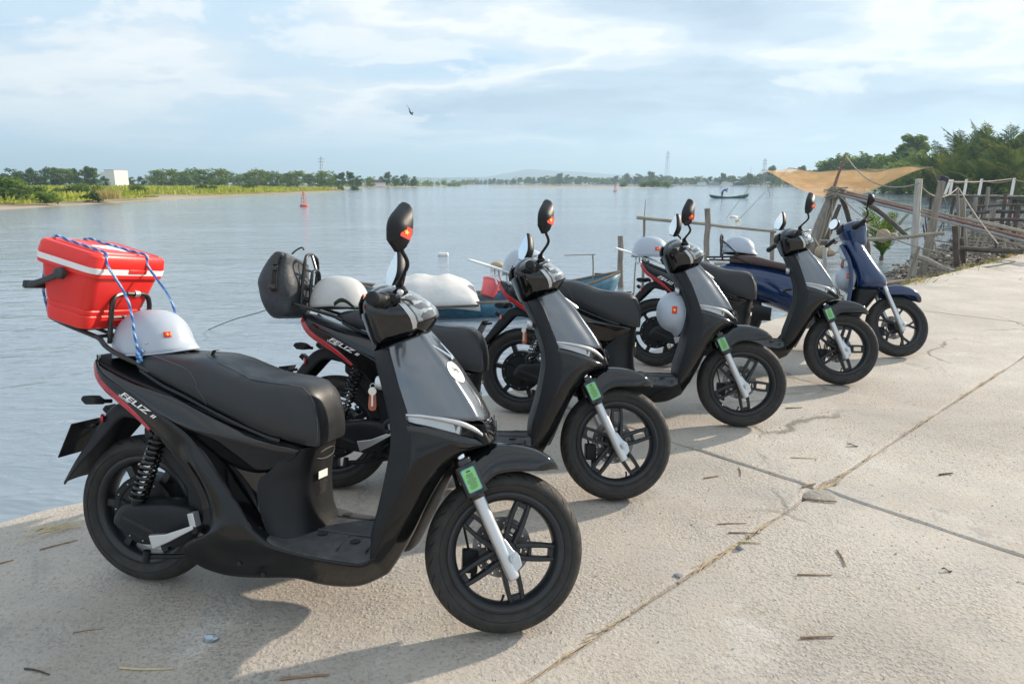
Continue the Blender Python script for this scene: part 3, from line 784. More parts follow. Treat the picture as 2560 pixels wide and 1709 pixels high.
def front_wheel(parent, spoke_fn=spoke_mb, nsp=5, spin=0.0):
    o = obj('front_wheel', rim_mb(), 'rim_black', parent, sharp=50)
    o.location = (WB, 0, RF)
    tyre(o, RF, .047)
    sp = None
    for k in range(nsp):
        if sp is None: sp = obj('spoke', spoke_fn(), 'rim_black', o, bevel=.003, sharp=35); q = sp
        else: q = sp.copy(); COL.objects.link(q); q.parent = o
        q.rotation_euler = (0, k*2*PI/nsp, 0)
    obj('hub', MB().lathe([(0, -.045), (.016, -.045), (.02, -.042), (.034, -.03), (.036, .03), (.052, .045), (.052, .05), (0, .05)], 32), 'rim_black', o, sharp=30)
    d = obj('brake_disc', brake_disc_mb(y=.058), 'disc_steel', o, smooth=False, solid=.004, off=0)
    vm = MB().tube([(.05, .0, -.158), (.048, -.01, -.14), (.046, -.014, -.13)], .004, 8)
    obj('tyre_valve', vm, 'strap_black', o)
    return o
def rear_wheel(parent):
    o = obj('rear_wheel', rim_mb(RR/.26, .040), 'rim_black', parent, sharp=50)
    o.location = (0, 0, RR)
    tyre(o, RR, .055)
    mb = MB().lathe([(0, -.050), (.03, -.052), (.035, -.046), (.095, -.042), (.100, -.046), (.118, -.046), (.126, -.038), (.128, .03), (.10, .042), (0, .045)], 64)
    for k in range(6):
        a = k*PI/3+.2; c, s = math.cos(a), math.sin(a)
        mb.loft([[(r*c - e*s, -.046+dy, r*s + e*c) for e, dy in ((-.004, .006), (0, -.004), (.004, .006))] for r in (.045, .092)])
    h = obj('hub_motor', mb, 'matte_black', o, sharp=35)
    bm_ = MB()
    for k in range(12):
        a = k*PI/6+.1; bm_.ball((.109*math.cos(a), -.047, .109*math.sin(a)), .0034, 4, 6)
    obj('bolt_ring', bm_, 'silver', h)
    blk = MB().box((.147, 0, 0), (.046, .045, .028))
    first = None
    for k in range(6):
        q = obj('spoke', blk, 'rim_black', o, bevel=.003) if first is None else first.copy()
        if first is None: first = q
        else: COL.objects.link(q); q.parent = o
        q.rotation_euler = (0, k*PI/3+.5, 0)
    return o

# side outlines of the black scooter, (x, z, half width)
RIDGE = [(-.128, .818, .100), (-.099, .791, .122), (-.059, .764, .133), (.002, .737, .142), (.092, .693, .151), (.181, .652, .158), (.239, .622, .163), (.290, .590, .167),
         (.345, .540, .174), (.398, .480, .181), (.445, .426, .186), (.482, .384, .190), (.512, .345, .193), (.535, .315, .196), (.594, .277, .200), (.653, .262, .202), (.75, .251, .203), (.844, .246, .204), (.918, .248, .204), (.958, .270, .204)]
LOWER = [(-.140, .795, .092), (-.116, .762, .112), (-.080, .726, .120), (-.020, .690, .128), (.055, .646, .136), (.125, .597, .142), (.176, .555, .146), (.228, .505, .150),
         (.283, .452, .156), (.325, .395, .162), (.343, .335, .168), (.335, .275, .176), (.283, .222, .188), (.325, .168, .180), (.42, .137, .165), (.55, .140, .158), (.67, .150, .150), (.78, .137, .142), (.885, .146, .135), (.965, .185, .125)]
FRONT = [(.985, .205, .118), (1.010, .245, .114), (1.036, .292, .112), (1.064, .350, .112), (1.090, .412, .110), (1.122, .478, .104), (1.160, .545, .098), (1.197, .588, .090), (1.240, .612, .066), (1.275, .618, .030)]
CREASE_LOW = [(.966, .290, .206), (.978, .318, .208), (.992, .348, .211), (1.012, .400, .214), (1.030, .445, .215), (1.046, .485, .215), (1.066, .545, .211), (1.075, .615, .203), (1.068, .665, .192), (1.056, .700, .183)]
def body_side_mb():
    rows = []
    for i, (r, l) in enumerate(zip(RIDGE, LOWER)):
        R3 = Vector((r[0], -r[2], r[1])); L3 = Vector((l[0], -l[2], l[1]))
        b1 = R3.lerp(L3, .10) + Vector((0, -.004, 0)); b2 = R3.lerp(L3, .45) + Vector((0, -.004 - (.008 if 8 <= i <= 13 else 0), 0)); b3 = R3.lerp(L3, .8)+Vector((0, -.002 + (.004 if 8 <= i <= 14 else 0), 0))
        inn = L3 + Vector((.004, .03, .006))
        rows.append([R3+Vector((0, .006, .001)), R3, b1, b2, b3, L3, inn])
    for c, i in zip(CREASE_LOW, FRONT):
        c3 = Vector((c[0], -c[2], c[1])); i3 = Vector((i[0], -i[2], i[1])); q_ = min(1, (CREASE_LOW.index(c)+1)/5); k = .020*q_
        rows.append([c3+Vector((0, .006, .001)), c3, c3.lerp(i3, .14)+Vector((.006*q_, -.004-.006*q_, 0)), c3.lerp(i3, lerp(.45, .5, q_))+Vector((.012*q_, -.004-k*.8, 0)), c3.lerp(i3, lerp(.8, .85, q_))+Vector((.006*q_, -.002-k*.4, 0)), i3, i3+Vector((-.004, .03, -.004))])
    return MB().grid(surf(rows, 5, 3))
def lower_panel_mb():
    """gloss panel filling the triangle between the shelf, the seat box and the floor"""
    L = [(.345, .548, .135), (.385, .515, .127), (.435, .446, .124), (.495, .373, .125), (.545, .313, .129), (.585, .280, .141)]
    S = [(.36, .548, .134), (.455, .500, .124), (.545, .484, .121), (.545, .400, .119), (.558, .325, .121), (.588, .280, .138)]
    rows = [[Vector((l[0], -l[2], l[1])), Vector(((l[0]+s[0])/2, -(l[2]+s[2])/2+.002, (l[1]+s[1])/2)), Vector((s[0], -s[2], s[1]))] for l, s in zip(L, S)]
    return MB().grid(surf(rows, 4, 3))
SIDEW = [(r[0], r[2]) for r in RIDGE[:12]]
def side_panel_mb():
    """gloss cover between the seat channel and the ridge"""
    U = [(-.135, .832, .085), (-.112, .812, .108), (-.085, .797, .118), (.045, .752, .127), (.132, .731, .131), (.224, .706, .133), (.31, .674, .134), (.396, .643, .133), (.48, .618, .131), (.56, .598, .130), (.62, .582, .131), (.672, .568, .135)]
    C = [(-.130, .826, .096), (-.103, .800, .118), (-.070, .778, .129), (.02, .738, .143), (.108, .692, .152), (.200, .652, .160), (.285, .622, .164), (.375, .606, .163), (.46, .596, .160), (.545, .583, .156), (.612, .574, .150), (.673, .566, .139)]
    I = [(-.128, .8195, .0985), (-.099, .793, .121), (-.059, .766, .132), (.004, .737, .1415), (.094, .691, .1505), (.183, .650, .1575), (.262, .610, .153), (.325, .560, .139), (.395, .508, .128), (.47, .482, .124), (.555, .487, .128), (.660, .548, .137)]
    rows = []
    for u, c, i in zip(U, C, I):
        u, c, i = (Vector((q[0], -q[2], q[1])) for q in (u, c, i))
        m1 = u.lerp(c, .55)+Vector((0, -.003, .004)); m2 = c.lerp(i, .5)
        rows.append([u+Vector((0, .012, -.006)), u, m1, c, m2, i])
    return MB().grid(surf(rows, 5, 3))
def ledge_mb():
    """narrow shelf between the gloss cover and the ridge"""
    O = [RIDGE[k] for k in (6, 7, 8, 9, 11, 13, 14)]
    I = [(.262, .612, .152), (.325, .562, .138), (.385, .515, .127), (.435, .447, .124), (.495, .374, .125), (.545, .314, .130), (.590, .280, .142)]
    rows = [[Vector((o[0]+.001, -o[2]+.002, o[1]-.001)), Vector(((o[0]+i[0])/2, -(o[2]+i[2])/2, (o[1]+i[1])/2+.001)), Vector((i[0], -i[2], i[1]))] for o, i in zip(O, I)]
    return MB().grid(surf(rows, 5, 3))
def seat_mb(secs, fr=((.93, 0), (1.0, .22), (1.0, .55), (.93, .80), (.74, .94), (.40, .995), (0, 1.0))):
    rows = []
    for x, zt, zb, w in secs:
        half = [(f*w, zb+(zt-zb)*g) for f, g in fr]
        ring = [(x, -y, z) for y, z in half] + [(x, y, z) for y, z in reversed(half[:-1])]
        rows.append(ring)
    cols = [spline([r[j] for r in rows], 4) for j in range(len(rows[0]))]
    rows = [[cols[j][i] for j in range(len(cols))] for i in range(len(cols[0]))]
    rows = [spline(r, 3) for r in rows]
    return rows
SEAT = [(.02, .825, .808, .085), (.05, .842, .797, .108), (.10, .850, .778, .125), (.19, .850, .750, .139), (.31, .846, .706, .149), (.40, .820, .671, .151), (.477, .797, .640, .147), (.55, .789, .614, .140),
        (.62, .786, .593, .124), (.665, .774, .581, .112), (.698, .742, .576, .101), (.714, .70, .576, .094), (.722, .655, .580, .089), (.724, .63, .60, .082)]

def helix(p0, p1, r, turns, n=14):
    p0, p1 = Vector(p0), Vector(p1); d = (p1-p0); a = d.orthogonal().normalized(); b = d.normalized().cross(a)
    N = int(turns*n)
    return [p0 + d*(k/N) + (a*math.cos(2*PI*k/n)+b*math.sin(2*PI*k/n))*r for k in range(N+1)]

def apron_rows():
    # (side x, side z, side half width, centre x, centre z)
    V = [(.957, .916, .112, 1.050, .962), (.972, .893, .130, 1.072, .938), (.988, .862, .148, 1.100, .908), (1.008, .820, .162, 1.140, .866), (1.028, .776, .170, 1.190, .802), (1.040, .742, .174, 1.232, .744), (1.045, .722, .176, 1.262, .690)]
    rows = []
    for k, (sx, sz, w, cx_, cz) in enumerate(V):
        bulge = .012
        pts = [(1.0, 0.0), (.90, .30), (.70, .60), (.47, .83), (.40, .905), (.2, .985), (0, 1.0)]
        row = []
        for f, g in pts:
            x = sx + (cx_-sx)*g; z = sz + (cz-sz)*(g if k < 4 else g**1.6)
            if f in (.70, .47): x += bulge*.3
            if f == .40: x += .006; z += .004
            row.append((x, -w*f, z))
        rows.append(row + [(x, -y, z) for x, y, z in reversed(row[:-1])])
    return rows

def lens_patch(u_fn, s0, s1, a0, a1, off, ns=8, na=16):
    rows = []
    for i in range(ns+1):
        s = lerp(s0, s1, i/ns); row = []
        for j in range(na+1):
            a = lerp(a0, a1, j/na); row.append(u_fn(s, a, off))
        rows.append(row)
    return MB().grid(rows)
HEAD = [(.735, -.078, .070, .058), (.750, -.092, .100, .072), (.770, -.102, .120, .088), (.800, -.103, .1235, .104), (.835, -.101, .106, .115), (.870, -.099, .080, .116), (.900, -.090, .052, .102), (.922, -.068, .032, .078), (.934, -.045, .016, .052), (.938, -.03, .0, .025)]
def head_pt(s, a, off=0.0):
    u0, u1, w = (interp([(h[0], h[k]) for h in HEAD], s) for k in (1, 2, 3))
    uc = lerp(u0, u1, .45)
    e = 2.5; c, sn = math.cos(a), math.sin(a)
    r = (abs(c)**e + abs(sn)**e)**(-1/e)
    du = (u1-uc) if c > 0 else (uc-u0)
    return A(uc + (du+off)*c*r, (w+off)*sn*r, s)

def mirror_parts(root, side, round_=False):
    """side -1 is the right-hand mirror"""
    y = side
    base = A(.045, y*.135, .895)
    c0 = Vector((.925, y*.318, 1.222)) if not round_ else Vector((.90, y*.30, 1.215))
    bot = Vector((.945, y*.285, 1.165)) if not round_ else Vector((.915, y*.25, 1.16))
    mb = MB()
    # housing: leaf outline in the plane across the bike, bulging forward
    lat = Vector((.10*1, y*1.0, .25)).normalized(); up = Vector((-.02, -y*.25, 1)).normalized(); nf = Vector((1, y*.42, -.10)).normalized(); up = (up-nf*up.dot(nf)).normalized(); lat = up.cross(nf)*(-y); lat = lat if lat.y*y > 0 else -lat
    if round_: outl = [(.052*math.cos(2*PI*k/24), .052*math.sin(2*PI*k/24)) for k in range(24)]
    else:
        ctrl = [(-.030, -.060, 0), (-.026, -.062, 0), (.026, -.060, 0), (.034, -.055, 0), (.054, -.020, 0), (.046, .014, 0), (.020, .054, 0), (.004, .078, 0), (-.004, .079, 0), (-.024, .054, 0), (-.047, .012, 0), (-.050, -.018, 0)]
        outl = [(p.x, p.y) for p in spline(ctrl, 3, closed=True)]
    rows = []
    for k, (f, dep) in enumerate(((.94, -.004), (1.0, 0.0), (1.0, .010), (.93, .024), (.76, .036), (.45, .044), (.15, .047))):
        rows.append([c0 + lat*(a*f) + up*(b*f) + nf*dep for a, b in outl])
    m = obj('mirror', MB().loft(rows), 'matte_black', root, sharp=50)
    gl = MB(); ring = [c0 + lat*(a*.92) + up*(b*.92) - nf*.0055 for a, b in outl]
    gl.add(ring, [tuple(range(len(ring)))])
    obj('mirror_glass', gl, 'mirror_glass', m, smooth=False)
    st = MB().tube(spline([base+AX_A*-.02, base, base.lerp(bot, .55)+Vector((.016, 0, 0)), bot, c0+nf*.02-up*.03], 5), [.0125]*4+[.011]*2+[.0062]*20, 10) if False else MB()
    pts = spline([base+AX_A*-.025, base+AX_A*.01, base.lerp(bot, .6)+Vector((.018, y*.012, 0)), bot, c0+nf*.018-up*.035], 5)
    st.tube(pts, [.016 if k < 4 else (.012 if k < 6 else .0062) for k in range(len(pts))], 10)
    obj('mirror_stalk', st, 'matte_black', m)
    return m, c0, lat, up, nf

def flag_on(parent, M, w=.030, h=.022, off=0.0):
    f = obj('flag_sticker', MB().add([(-w/2, -h/2, off), (w/2, -h/2, off), (w/2, h/2, off), (-w/2, h/2, off)], [(0, 1, 2, 3)]).xf(M), 'flag_red', parent, smooth=False)
    return f

def build_scooter():
    root = thing('scooter', 'x', 'scooter', (0, 0, 0))
    # --- running gear
    front_wheel(root)
    rear_wheel(root)
    # fork
    for s in (-1, 1):
        y = s*.083
        p_ax = Vector((WB+.002, y, RF-.045)); top = p_ax + (Vector((1.172, y, .555))-Vector((WB+.002, y, .205)))
        mb = MB(); ax = Vector((WB, y, RF))
        low = Vector((1.348, y, .192)); hi = Vector((1.178, y, .535))
        d = (hi-low).normalized()
        mb.tube([low-d*.004, low, low+d*.05, low+d*.2, low+d*.38], [.015, .0195, .0205, .020, .0205], 16)
        mb.loft([[(x, y+yy, z) for x, z in ((1.285, .285), (1.318, .240), (1.347, .198), (1.372, .232), (1.362, .262), (1.338, .282), (1.312, .315))] for yy in (-.012, .010)])
        o = obj('fork_leg', mb, 'silver', root, sharp=40, bevel=.003)
        if s < 0: obj('axle_nut', MB().lathe([(0, -.034), (.008, -.034), (.009, -.028), (.013, -.028), (.014, -.014), (.019, -.013), (.019, 0)], 14, c=(WB+.012, y, RF-.004)), 'silver', root, sharp=30)
        g = MB().tube([low+d*.275, low+d*.29, low+d*.40, low+d*.41], [.026, .0285, .0285, .026], 16)
        g.loft([[tuple(low+d*q+Vector((e*.899, yy, e*.438))) for e, yy in ((-.036, -s*.012), (-.034, s*.026), (-.022, s*.032), (.022, s*.032), (.036, s*.024), (.036, -s*.012))] for q in (.288, .296, .384, .391)])
        obj('fork_guard', g, 'gloss_black', root, sharp=40, bevel=.003)
        obj('fork_tube', MB().tube([low+d*.40, low+d*.62], .0145, 12), 'chrome', root)
        if s < 0:
            f_ = Vector((.899, 0, .438)); c = low+d*.340+Vector((0, s*.0335, 0))
            M = basis(c, f_, d) @ Matrix.Scale(.82, 4)
            e = MB()
            def rr(w, h, r, zz):
                pts = []
                for cx_, cy_, a0 in ((w-r, h-r, 0), (-w+r, h-r, 90), (-w+r, -h+r, 180), (w-r, -h+r, 270)):
                    for q in range(4): a = R_(a0+q*30); pts.append((cx_+r*math.cos(a), cy_+r*math.sin(a), zz))
                return pts
            e.add(rr(.0285, .047, .007, .0005), [tuple(range(16))]); e.xf(M)
            lab = obj('reflector_label', e, 'label_edge', root, smooth=False, solid=.001)
            e2 = MB().add(rr(.0255, .0435, .006, .0022), [tuple(range(16))]).xf(M)
            obj('label_face', e2, 'label_green', lab, smooth=False)
            tx = MB(); random.seed(3)
            for q in range(13):
                yy = .024-q*.0048; wl = random.uniform(.010, .019); tx.box((random.uniform(-.003, .003), yy, .003), (wl*2, .0014, .0004))
            tx.box((0, .034, .003), (.016, .006, .0004))
            obj('label_print', tx.xf(M), 'print_dark', lab, smooth=False)
    obj('brake_caliper', both(MB()).box((1.225, .062, .215), (.05, .045, .075)).box((1.24, .062, .165), (.02, .02, .04)).ball((1.236, .075, .215), .015), 'matte_black', root, bevel=.005)
    obj('brake_hose', MB().tube(spline([(1.222, .075, .245), (1.205, .095, .32), (1.185, .098, .42), (1.150, .085, .52), (1.10, .06, .62)], 5), .0045, 6), 'strap_black', root)
    # front fender
    rows = []
    for ang, rc, re, w, ye in ((57, .316, .312, .012, .012), (61, .327, .305, .040, .040), (68, .340, .285, .060, .064), (78, .347, .268, .068, .072), (90, .352, .260, .071, .076), (100, .354, .255, .072, .080), (108, .350, .240, .072, .086), (115, .343, .225, .072, .092), (121, .338, .222, .070, .094)):
        ca, sa = math.cos(R_(ang)), math.sin(R_(ang))
        def pt(r, y): return (WB+r*ca, y, RF+r*sa)
        h = [pt(re, -ye), pt(lerp(re, rc, .42), -ye*1.01), pt(lerp(re, rc, .78), -w*.98), pt(lerp(re, rc, .95), -w*.66), pt(rc, 0)]
        rows.append(h + [(x, -y, z) for x, y, z in reversed(h[:-1])])
    obj('front_fender', MB().grid(surf(rows, 4, 4)), 'gloss_black', root, solid=.003, sharp=60)
    # --- body panels
    for mirror in (False, True):
        f = (lambda m: m.mirror()) if mirror else (lambda m: m)
        bs = obj('body_side', f(body_side_mb()), 'piano_black', root, solid=.003, off=0, sharp=45)
        scr = None
        for i_, fr_ in ((10, .5), (12, .35), (14, .62), (15, .86), (21, .5)):
            if i_ < len(RIDGE): r_, l_ = RIDGE[i_], LOWER[i_]
            else: r_, l_ = CREASE_LOW[i_-len(RIDGE)], FRONT[i_-len(RIDGE)]
            p_ = Vector((r_[0], -r_[2], r_[1])).lerp(Vector((l_[0], -l_[2], l_[1])), fr_)+Vector((0, -.0125 if i_ in (10, 12) else -.0065, 0))
            if mirror: p_.y = -p_.y
            if scr is None: o = scr = obj('screw', MB().lathe([(0, -.0005), (.004, -.0005), (.0055, -.002), (.008, -.0015), (.0085, .012)], 12), 'strap_black', bs, sharp=30)
            else: o = scr.copy(); COL.objects.link(o); o.parent = bs
            o.location = p_
            if mirror: o.rotation_euler = (0, 0, PI)
        obj('side_panel', f(side_panel_mb()), 'gloss_black', root, solid=.003, off=0, sharp=45)
        obj('lower_side_panel', f(lower_panel_mb()), 'gloss_black', root, solid=.003, off=0)
        obj('side_ledge', f(ledge_mb()), 'gloss_black', root, solid=.003, off=0)
        # thin strip under the seat edge
        pts = [(.06, -.112, .795), (.16, -.128, .752), (.25, -.136, .722), (.35, -.139, .682), (.45, -.137, .643), (.55, -.131, .608), (.60, -.128, .597)]
        P = spline(pts, 4)
        st = MB().grid([[p+Vector((0, .004, .006)), p+Vector((0, -.004, .003)), p+Vector((0, -.006, -.006)), p+Vector((0, .004, -.012))] for p in P])
        obj('seat_strip', f(st), 'piano_black', root, sharp=30)
        # tail light wrapping round the end of the tail
        rows = []
        for k in range(6):
            l = LOWER[k]; r = RIDGE[k]; tt = (.95, .76, .54, .36, .19, .04)[k]
            L3 = Vector((l[0], -l[2], l[1])); R3 = Vector((r[0], -r[2], r[1])); up = L3.lerp(R3, tt)
            rows.append([L3+Vector((-.002, .020, -.004)), L3+Vector((-.006, -.002, -.006)), L3.lerp(up, .5)+Vector((-.003, -.006, 0)), up+Vector((0, -.003, .001)), up+Vector((.004, .004, 0))])
        obj('tail_light', f(MB().grid(surf(rows[:5]+[rows[5]], 4, 3))), 'tail_red', root, sharp=40)
        # lettering on the tail
        if not mirror:
            for body, size, x0, z0, x1, z1, sh, name in (('FELIZ', .0275, .010, .7085, .135, .6465, .35, 'lettering'), ('II', .018, .137, .6475, .158, .637, .35, 'lettering'), ('VinFast', .0125, .002, .7045, .046, .6835, .15, 'lettering')):
                t_ = text_mb(body, size, sh, .0006 if size > .015 else .0002)
                xs = [v[0] for v in t_.v]; L = max(xs)-min(xs); want = math.hypot(x1-x0, z1-z0); k = want/L
                a = math.atan2(z1-z0, x1-x0); out = []
                for vx, vy, _ in t_.v:
                    u = (vx-min(xs))*k; px = x0+u*math.cos(a)-vy*math.sin(a); pz = z0+u*math.sin(a)+vy*math.cos(a)
                    out.append((px, -interp(SIDEW, px)-.0065, pz))
                t_.v = out
                obj(name, t_, 'print_white', bs, smooth=False, merge=False)
        # rear indicator on a short arm
        im = MB().tube([(-.095, -.07, .668), (-.115, -.105, .672)], .008, 8)
        im.loft([[(-.120+a*.03+dx, -.105+b, .675+c*.018+dz) for a, c in ((-1, 0), (-.7, .8), (.3, 1), (1, .3), (.9, -.7), (-.4, -.9))] for b, dx, dz in ((0, 0, 0), (-.022, -.008, .003), (-.032, -.014, .004))])
        obj('rear_indicator', f(im), 'matte_black', root, bevel=.003)
        rb = MB().lathe([(0, 0), (.016, 0), (.016, .008), (0, .009)], 16, 'y').xf(Matrix.Translation((-.135, -.077, .605)) @ Matrix.Rotation(R_(-60), 4, 'Z').to_4x4())
        obj('side_reflector', f(rb), 'tail_red', root)
        # shock absorber
        top, bot = Vector((.150, -.128, .592)), Vector((.056, -.138, .322))
        d = (bot-top)
        sh = obj('shock_absorber', MB().tube([top, top+d*.42, top+d*.425, top+d*.86, top+d*.865, top+d*.9, bot], [.0165, .0165, .0080, .0080, .024, .024, .014], 12), 'matte_black', root, sharp=40)
        if mirror: sh.data = sh.data.copy(); sh.data.transform(Matrix.Scale(-1, 4, (0, 1, 0))); sh.data.flip_normals()
        rod = f(MB().tube([top+d*.43, top+d*.86], .0088, 10))
        obj('damper_rod', rod, 'chrome', sh)
        obj('spring', f(MB().tube(helix(top+d*.06, top+d*.88, .0265, 12), .0052, 6)), 'gloss_black', sh)
        obj('shock_foot', f(MB().tube([top+d*.88, top+d*1.05], [.012, .016], 10).ball(tuple(top+d*1.04), .016)), 'silver', sh)
    # inner rear side cover and frame under the tail
    ic = MB()
    pl = [(.08, .60), (.16, .56), (.24, .50), (.30, .40), (.34, .30), (.40, .20), (.30, .20), (.285, .30), (.25, .335), (.245, .40), (.20, .45), (.15, .50), (.08, .565)]
    ic.prism(pl, -.125, .125)
    obj('inner_cover', ic, 'matte_black', root, bevel=.006)
    uf = MB().prism([(-.10, .75), (.05, .69), (.2, .62), (.32, .55), (.46, .34), (.58, .24), (.94, .22), (.99, .27), (.95, .19), (.80, .150), (.56, .152), (.40, .16), (.32, .26), (.22, .44), (.10, .58), (-.02, .66)], -.112, .112)
    obj('underframe', uf, 'matte_black', root, bevel=.008)
    # tail deck
    rows = [[(x, y, z + .006*(1-(y/.13)**2)) for y in (-w, -w*.5, 0, w*.5, w)] for x, z, w in ((-.142, .826, .07), (-.118, .816, .106), (-.07, .797, .121), (.02, .768, .132), (.10, .745, .136), (.2, .715, .136), (.35, .665, .132), (.5, .612, .130), (.66, .570, .130))]
    obj('tail_deck', MB().grid(surf(rows, 3, 3)), 'matte_black', root, solid=.006)
    # rear fender with plate
    sp = [(.06, .655, .05), (-.03, .668, .05), (-.095, .648, .055), (-.150, .585, .052), (-.20, .515, .04), (-.255, .440, .026), (-.318, .352, .012)]
    rows = []
    for k, (x, z, fl) in enumerate(sp):
        tx, tz = (sp[min(k+1, 6)][0]-sp[max(k-1, 0)][0], sp[min(k+1, 6)][1]-sp[max(k-1, 0)][1]); L = math.hypot(tx, tz); nx, nz = -tz/L, tx/L   # towards the wheel
        if nz > 0: nx, nz = -nx, -nz
        w = .078 if k < 6 else .066
        rows.append([(x+nx*fl, -w-.004, z+nz*fl), (x+nx*fl*.4, -w, z+nz*fl*.4), (x, -w*.86, z), (x-nx*.004, 0, z-nz*.004), (x, w*.86, z), (x+nx*fl*.4, w, z+nz*fl*.4), (x+nx*fl, w+.004, z+nz*fl)])
    obj('rear_fender', MB().grid(surf(rows, 4, 3)), 'matte_black', root, solid=.004, sharp=60)
    dv = Vector((-.062, 0, -.128)).normalized(); nv = Vector((-.128, 0, .062)).normalized()
    M = basis(Vector((-.275, 0, .515)), (0, 1, 0), -dv)
    obj('plate_holder', MB().box((0, 0, 0), (.192, .142, .005)).xf(M).tube([(-.21, -.03, .56), (-.275, -.03, .55)], .008, 6).tube([(-.21, .03, .56), (-.275, .03, .55)], .008, 6), 'matte_black', root, bevel=.002)
    obj('number_plate', MB().box((0, 0, -.0045), (.186, .136, .002)).xf(M), 'plate_white', root, smooth=False)
    obj('plate_lamp', MB().box((-.165, 0, .622), (.03, .05, .022), Euler((0, R_(40), 0))), 'matte_black', root, bevel=.004)
    # swing arm cover
    ol = [(-.034, .277), (-.012, .312), (.010, .330), (.06, .336), (.14, .344), (.211, .349), (.27, .341), (.305, .318), (.324, .280), (.300, .240), (.272, .214), (.209, .192), (.13, .203), (.048, .222), (-.012, .236), (-.036, .255)]
    cxm = sum(p[0] for p in ol)/len(ol); czm = sum(p[1] for p in ol)/len(ol)
    rows = []
    for yy, k in ((-.068, .97), (-.118, 1.0), (-.142, .975), (-.152, .90), (-.157, .72), (-.158, .4)):
        rows.append([(cxm+(x-cxm)*k, yy - (.012*(x > .15)*k*0), czm+(z-czm)*k) for x, z in ol])
    sw = obj('swing_arm', MB().loft(rows), 'matte_black', root, sharp=60)
    vt = MB()
    a, b = Vector((.018, -.158, .288)), Vector((.140, -.1592, .2445)); dd = (b-a).normalized(); nn = Vector((-dd.z, 0, dd.x))
    vt.add([a+nn*.006, a+dd*-.008, a-nn*.006, b-nn*.004, b+dd*.006, b+nn*.009], [tuple(range(6))])
    obj('vent_slot', vt, 'strap_black', sw, smooth=False)
    obj('swing_arm', MB().box((.16, .09, .27), (.36, .04, .05)), 'matte_black', root, bevel=.01)
    # folding passenger foot rest, side and centre stands
    fr = MB()
    fr.loft([[(.170, -.205, .262), (.176, -.222, .262), (.190, -.222, .218), (.184, -.205, .218)], [(.238, -.205, .272), (.238, -.220, .272), (.246, -.220, .246), (.246, -.205, .246)], [(.330, -.196, .308), (.330, -.208, .308), (.333, -.208, .296), (.333, -.196, .296)]])
    fr.box((.325, -.19, .322), (.022, .03, .05), Euler((0, R_(-14), 0)))
    obj('foot_rest', fr, 'silver', root, bevel=.002)
    obj('foot_rest_mount', MB().tube([(.335, -.13, .292), (.335, -.205, .292)], .013, 10), 'matte_black', root)
    obj('centre_stand', MB().tube([(.34, -.10, .175), (.2, -.12, .155), (.10, -.13, .147)], [.008, .009, .011], 8).tube([(.10, -.14, .172), (.095, -.14, .13)], .012, 8), 'matte_black', root)
    obj('side_stand', MB().tube([(.46, .13, .15), (.40, .20, .065), (.38, .245, -.028)], [.011, .010, .010], 8).box((.378, .25, -.03), (.06, .035, .008)), 'matte_black', root)
    # seat and stitching
    rows = seat_mb(SEAT)
    so = obj('seat', MB().loft(rows), 'seat_leather', root, sharp=70)
    NJ = len(rows[0])
    def on_seat(i, j, off=.0012):
        p = rows[i][j]; q = sum((Vector(v) for v in rows[i]), Vector())/NJ
        return p + (p-q).normalized()*off
    ni = len(rows); seam = MB()
    def row_at(x): return min(range(ni), key=lambda i: abs(rows[i][NJ//2].x-x))
    for side in (0, 1):
        jj = lambda j: j if side == 0 else NJ-1-j
        seam.tube([on_seat(row_at(x), jj(j)) for x, j in ((.335, 0), (.335, 2), (.318, 4), (.305, 5), (.27, 7), (.235, 8), (.19, 9), (.14, 10), (.10, 11))], .0013, 5)
        seam.tube([on_seat(row_at(x), jj(j), .001) for x, j in ((.710, 1), (.714, 4), (.714, 7), (.700, 10), (.68, 11), (.65, 12), (.60, 12), (.55, 12), (.48, 12), (.42, 13), (.36, 13), (.31, 14), (.27, 15), (.25, 17), (.245, 18))], .0013, 5)
    obj('stitching', seam, 'thread', so)
    # box below the seat
    rows = []
    for z, xr, xf, w in ((.572, .60, .700, .128), (.54, .60, .696, .128), (.50, .575, .692, .130), (.46, .53, .690, .132), (.40, .528, .690, .136), (.34, .545, .694, .140), (.30, .565, .705, .146), (.275, .575, .715, .152)):
        h = [(xr, -w-.010), (lerp(xr, xf, .35), -w-.008), (lerp(xr, xf, .68), -w*.92), (lerp(xr, xf, .9), -w*.66), (xf, -w*.3), (xf+.001, 0)]
        rows.append([(x, y, z) for x, y in h] + [(x, -y, z) for x, y in reversed(h[:-1])])
    sb = obj('seat_box', MB().grid(surf(rows, 4, 4)), 'matte_black', root, sharp=60)
    obj('seat_box_slot', MB().tube(spline([(.683, -.066, .533), (.70, -.03, .520), (.704, .03, .524), (.694, .06, .540), (.699, .02, .548), (.697, -.03, .545)], 4, True), .0022, 6, closed=True), 'dusty_floor', sb)
    Mx = basis((.7005, -.028, .468), (.10, 1, 0), (0, 0, 1))
    obj('warning_label', MB().add([(-.026, -.013, 0), (.026, -.013, 0), (.026, .013, 0), (-.026, .013, 0)], [(0, 1, 2, 3)]).xf(Mx), 'sticker_white', sb, smooth=False, solid=.0005)
    pm = MB(); random.seed(5)
    for q in range(9): pm.box((random.uniform(-.004, .004), -.022-q*.0052, .0005), (random.uniform(.030, .046), .0014, .0004))
    obj('warning_print', pm.xf(Mx), 'disc_steel', sb, smooth=False)
    # floor
    rows = []
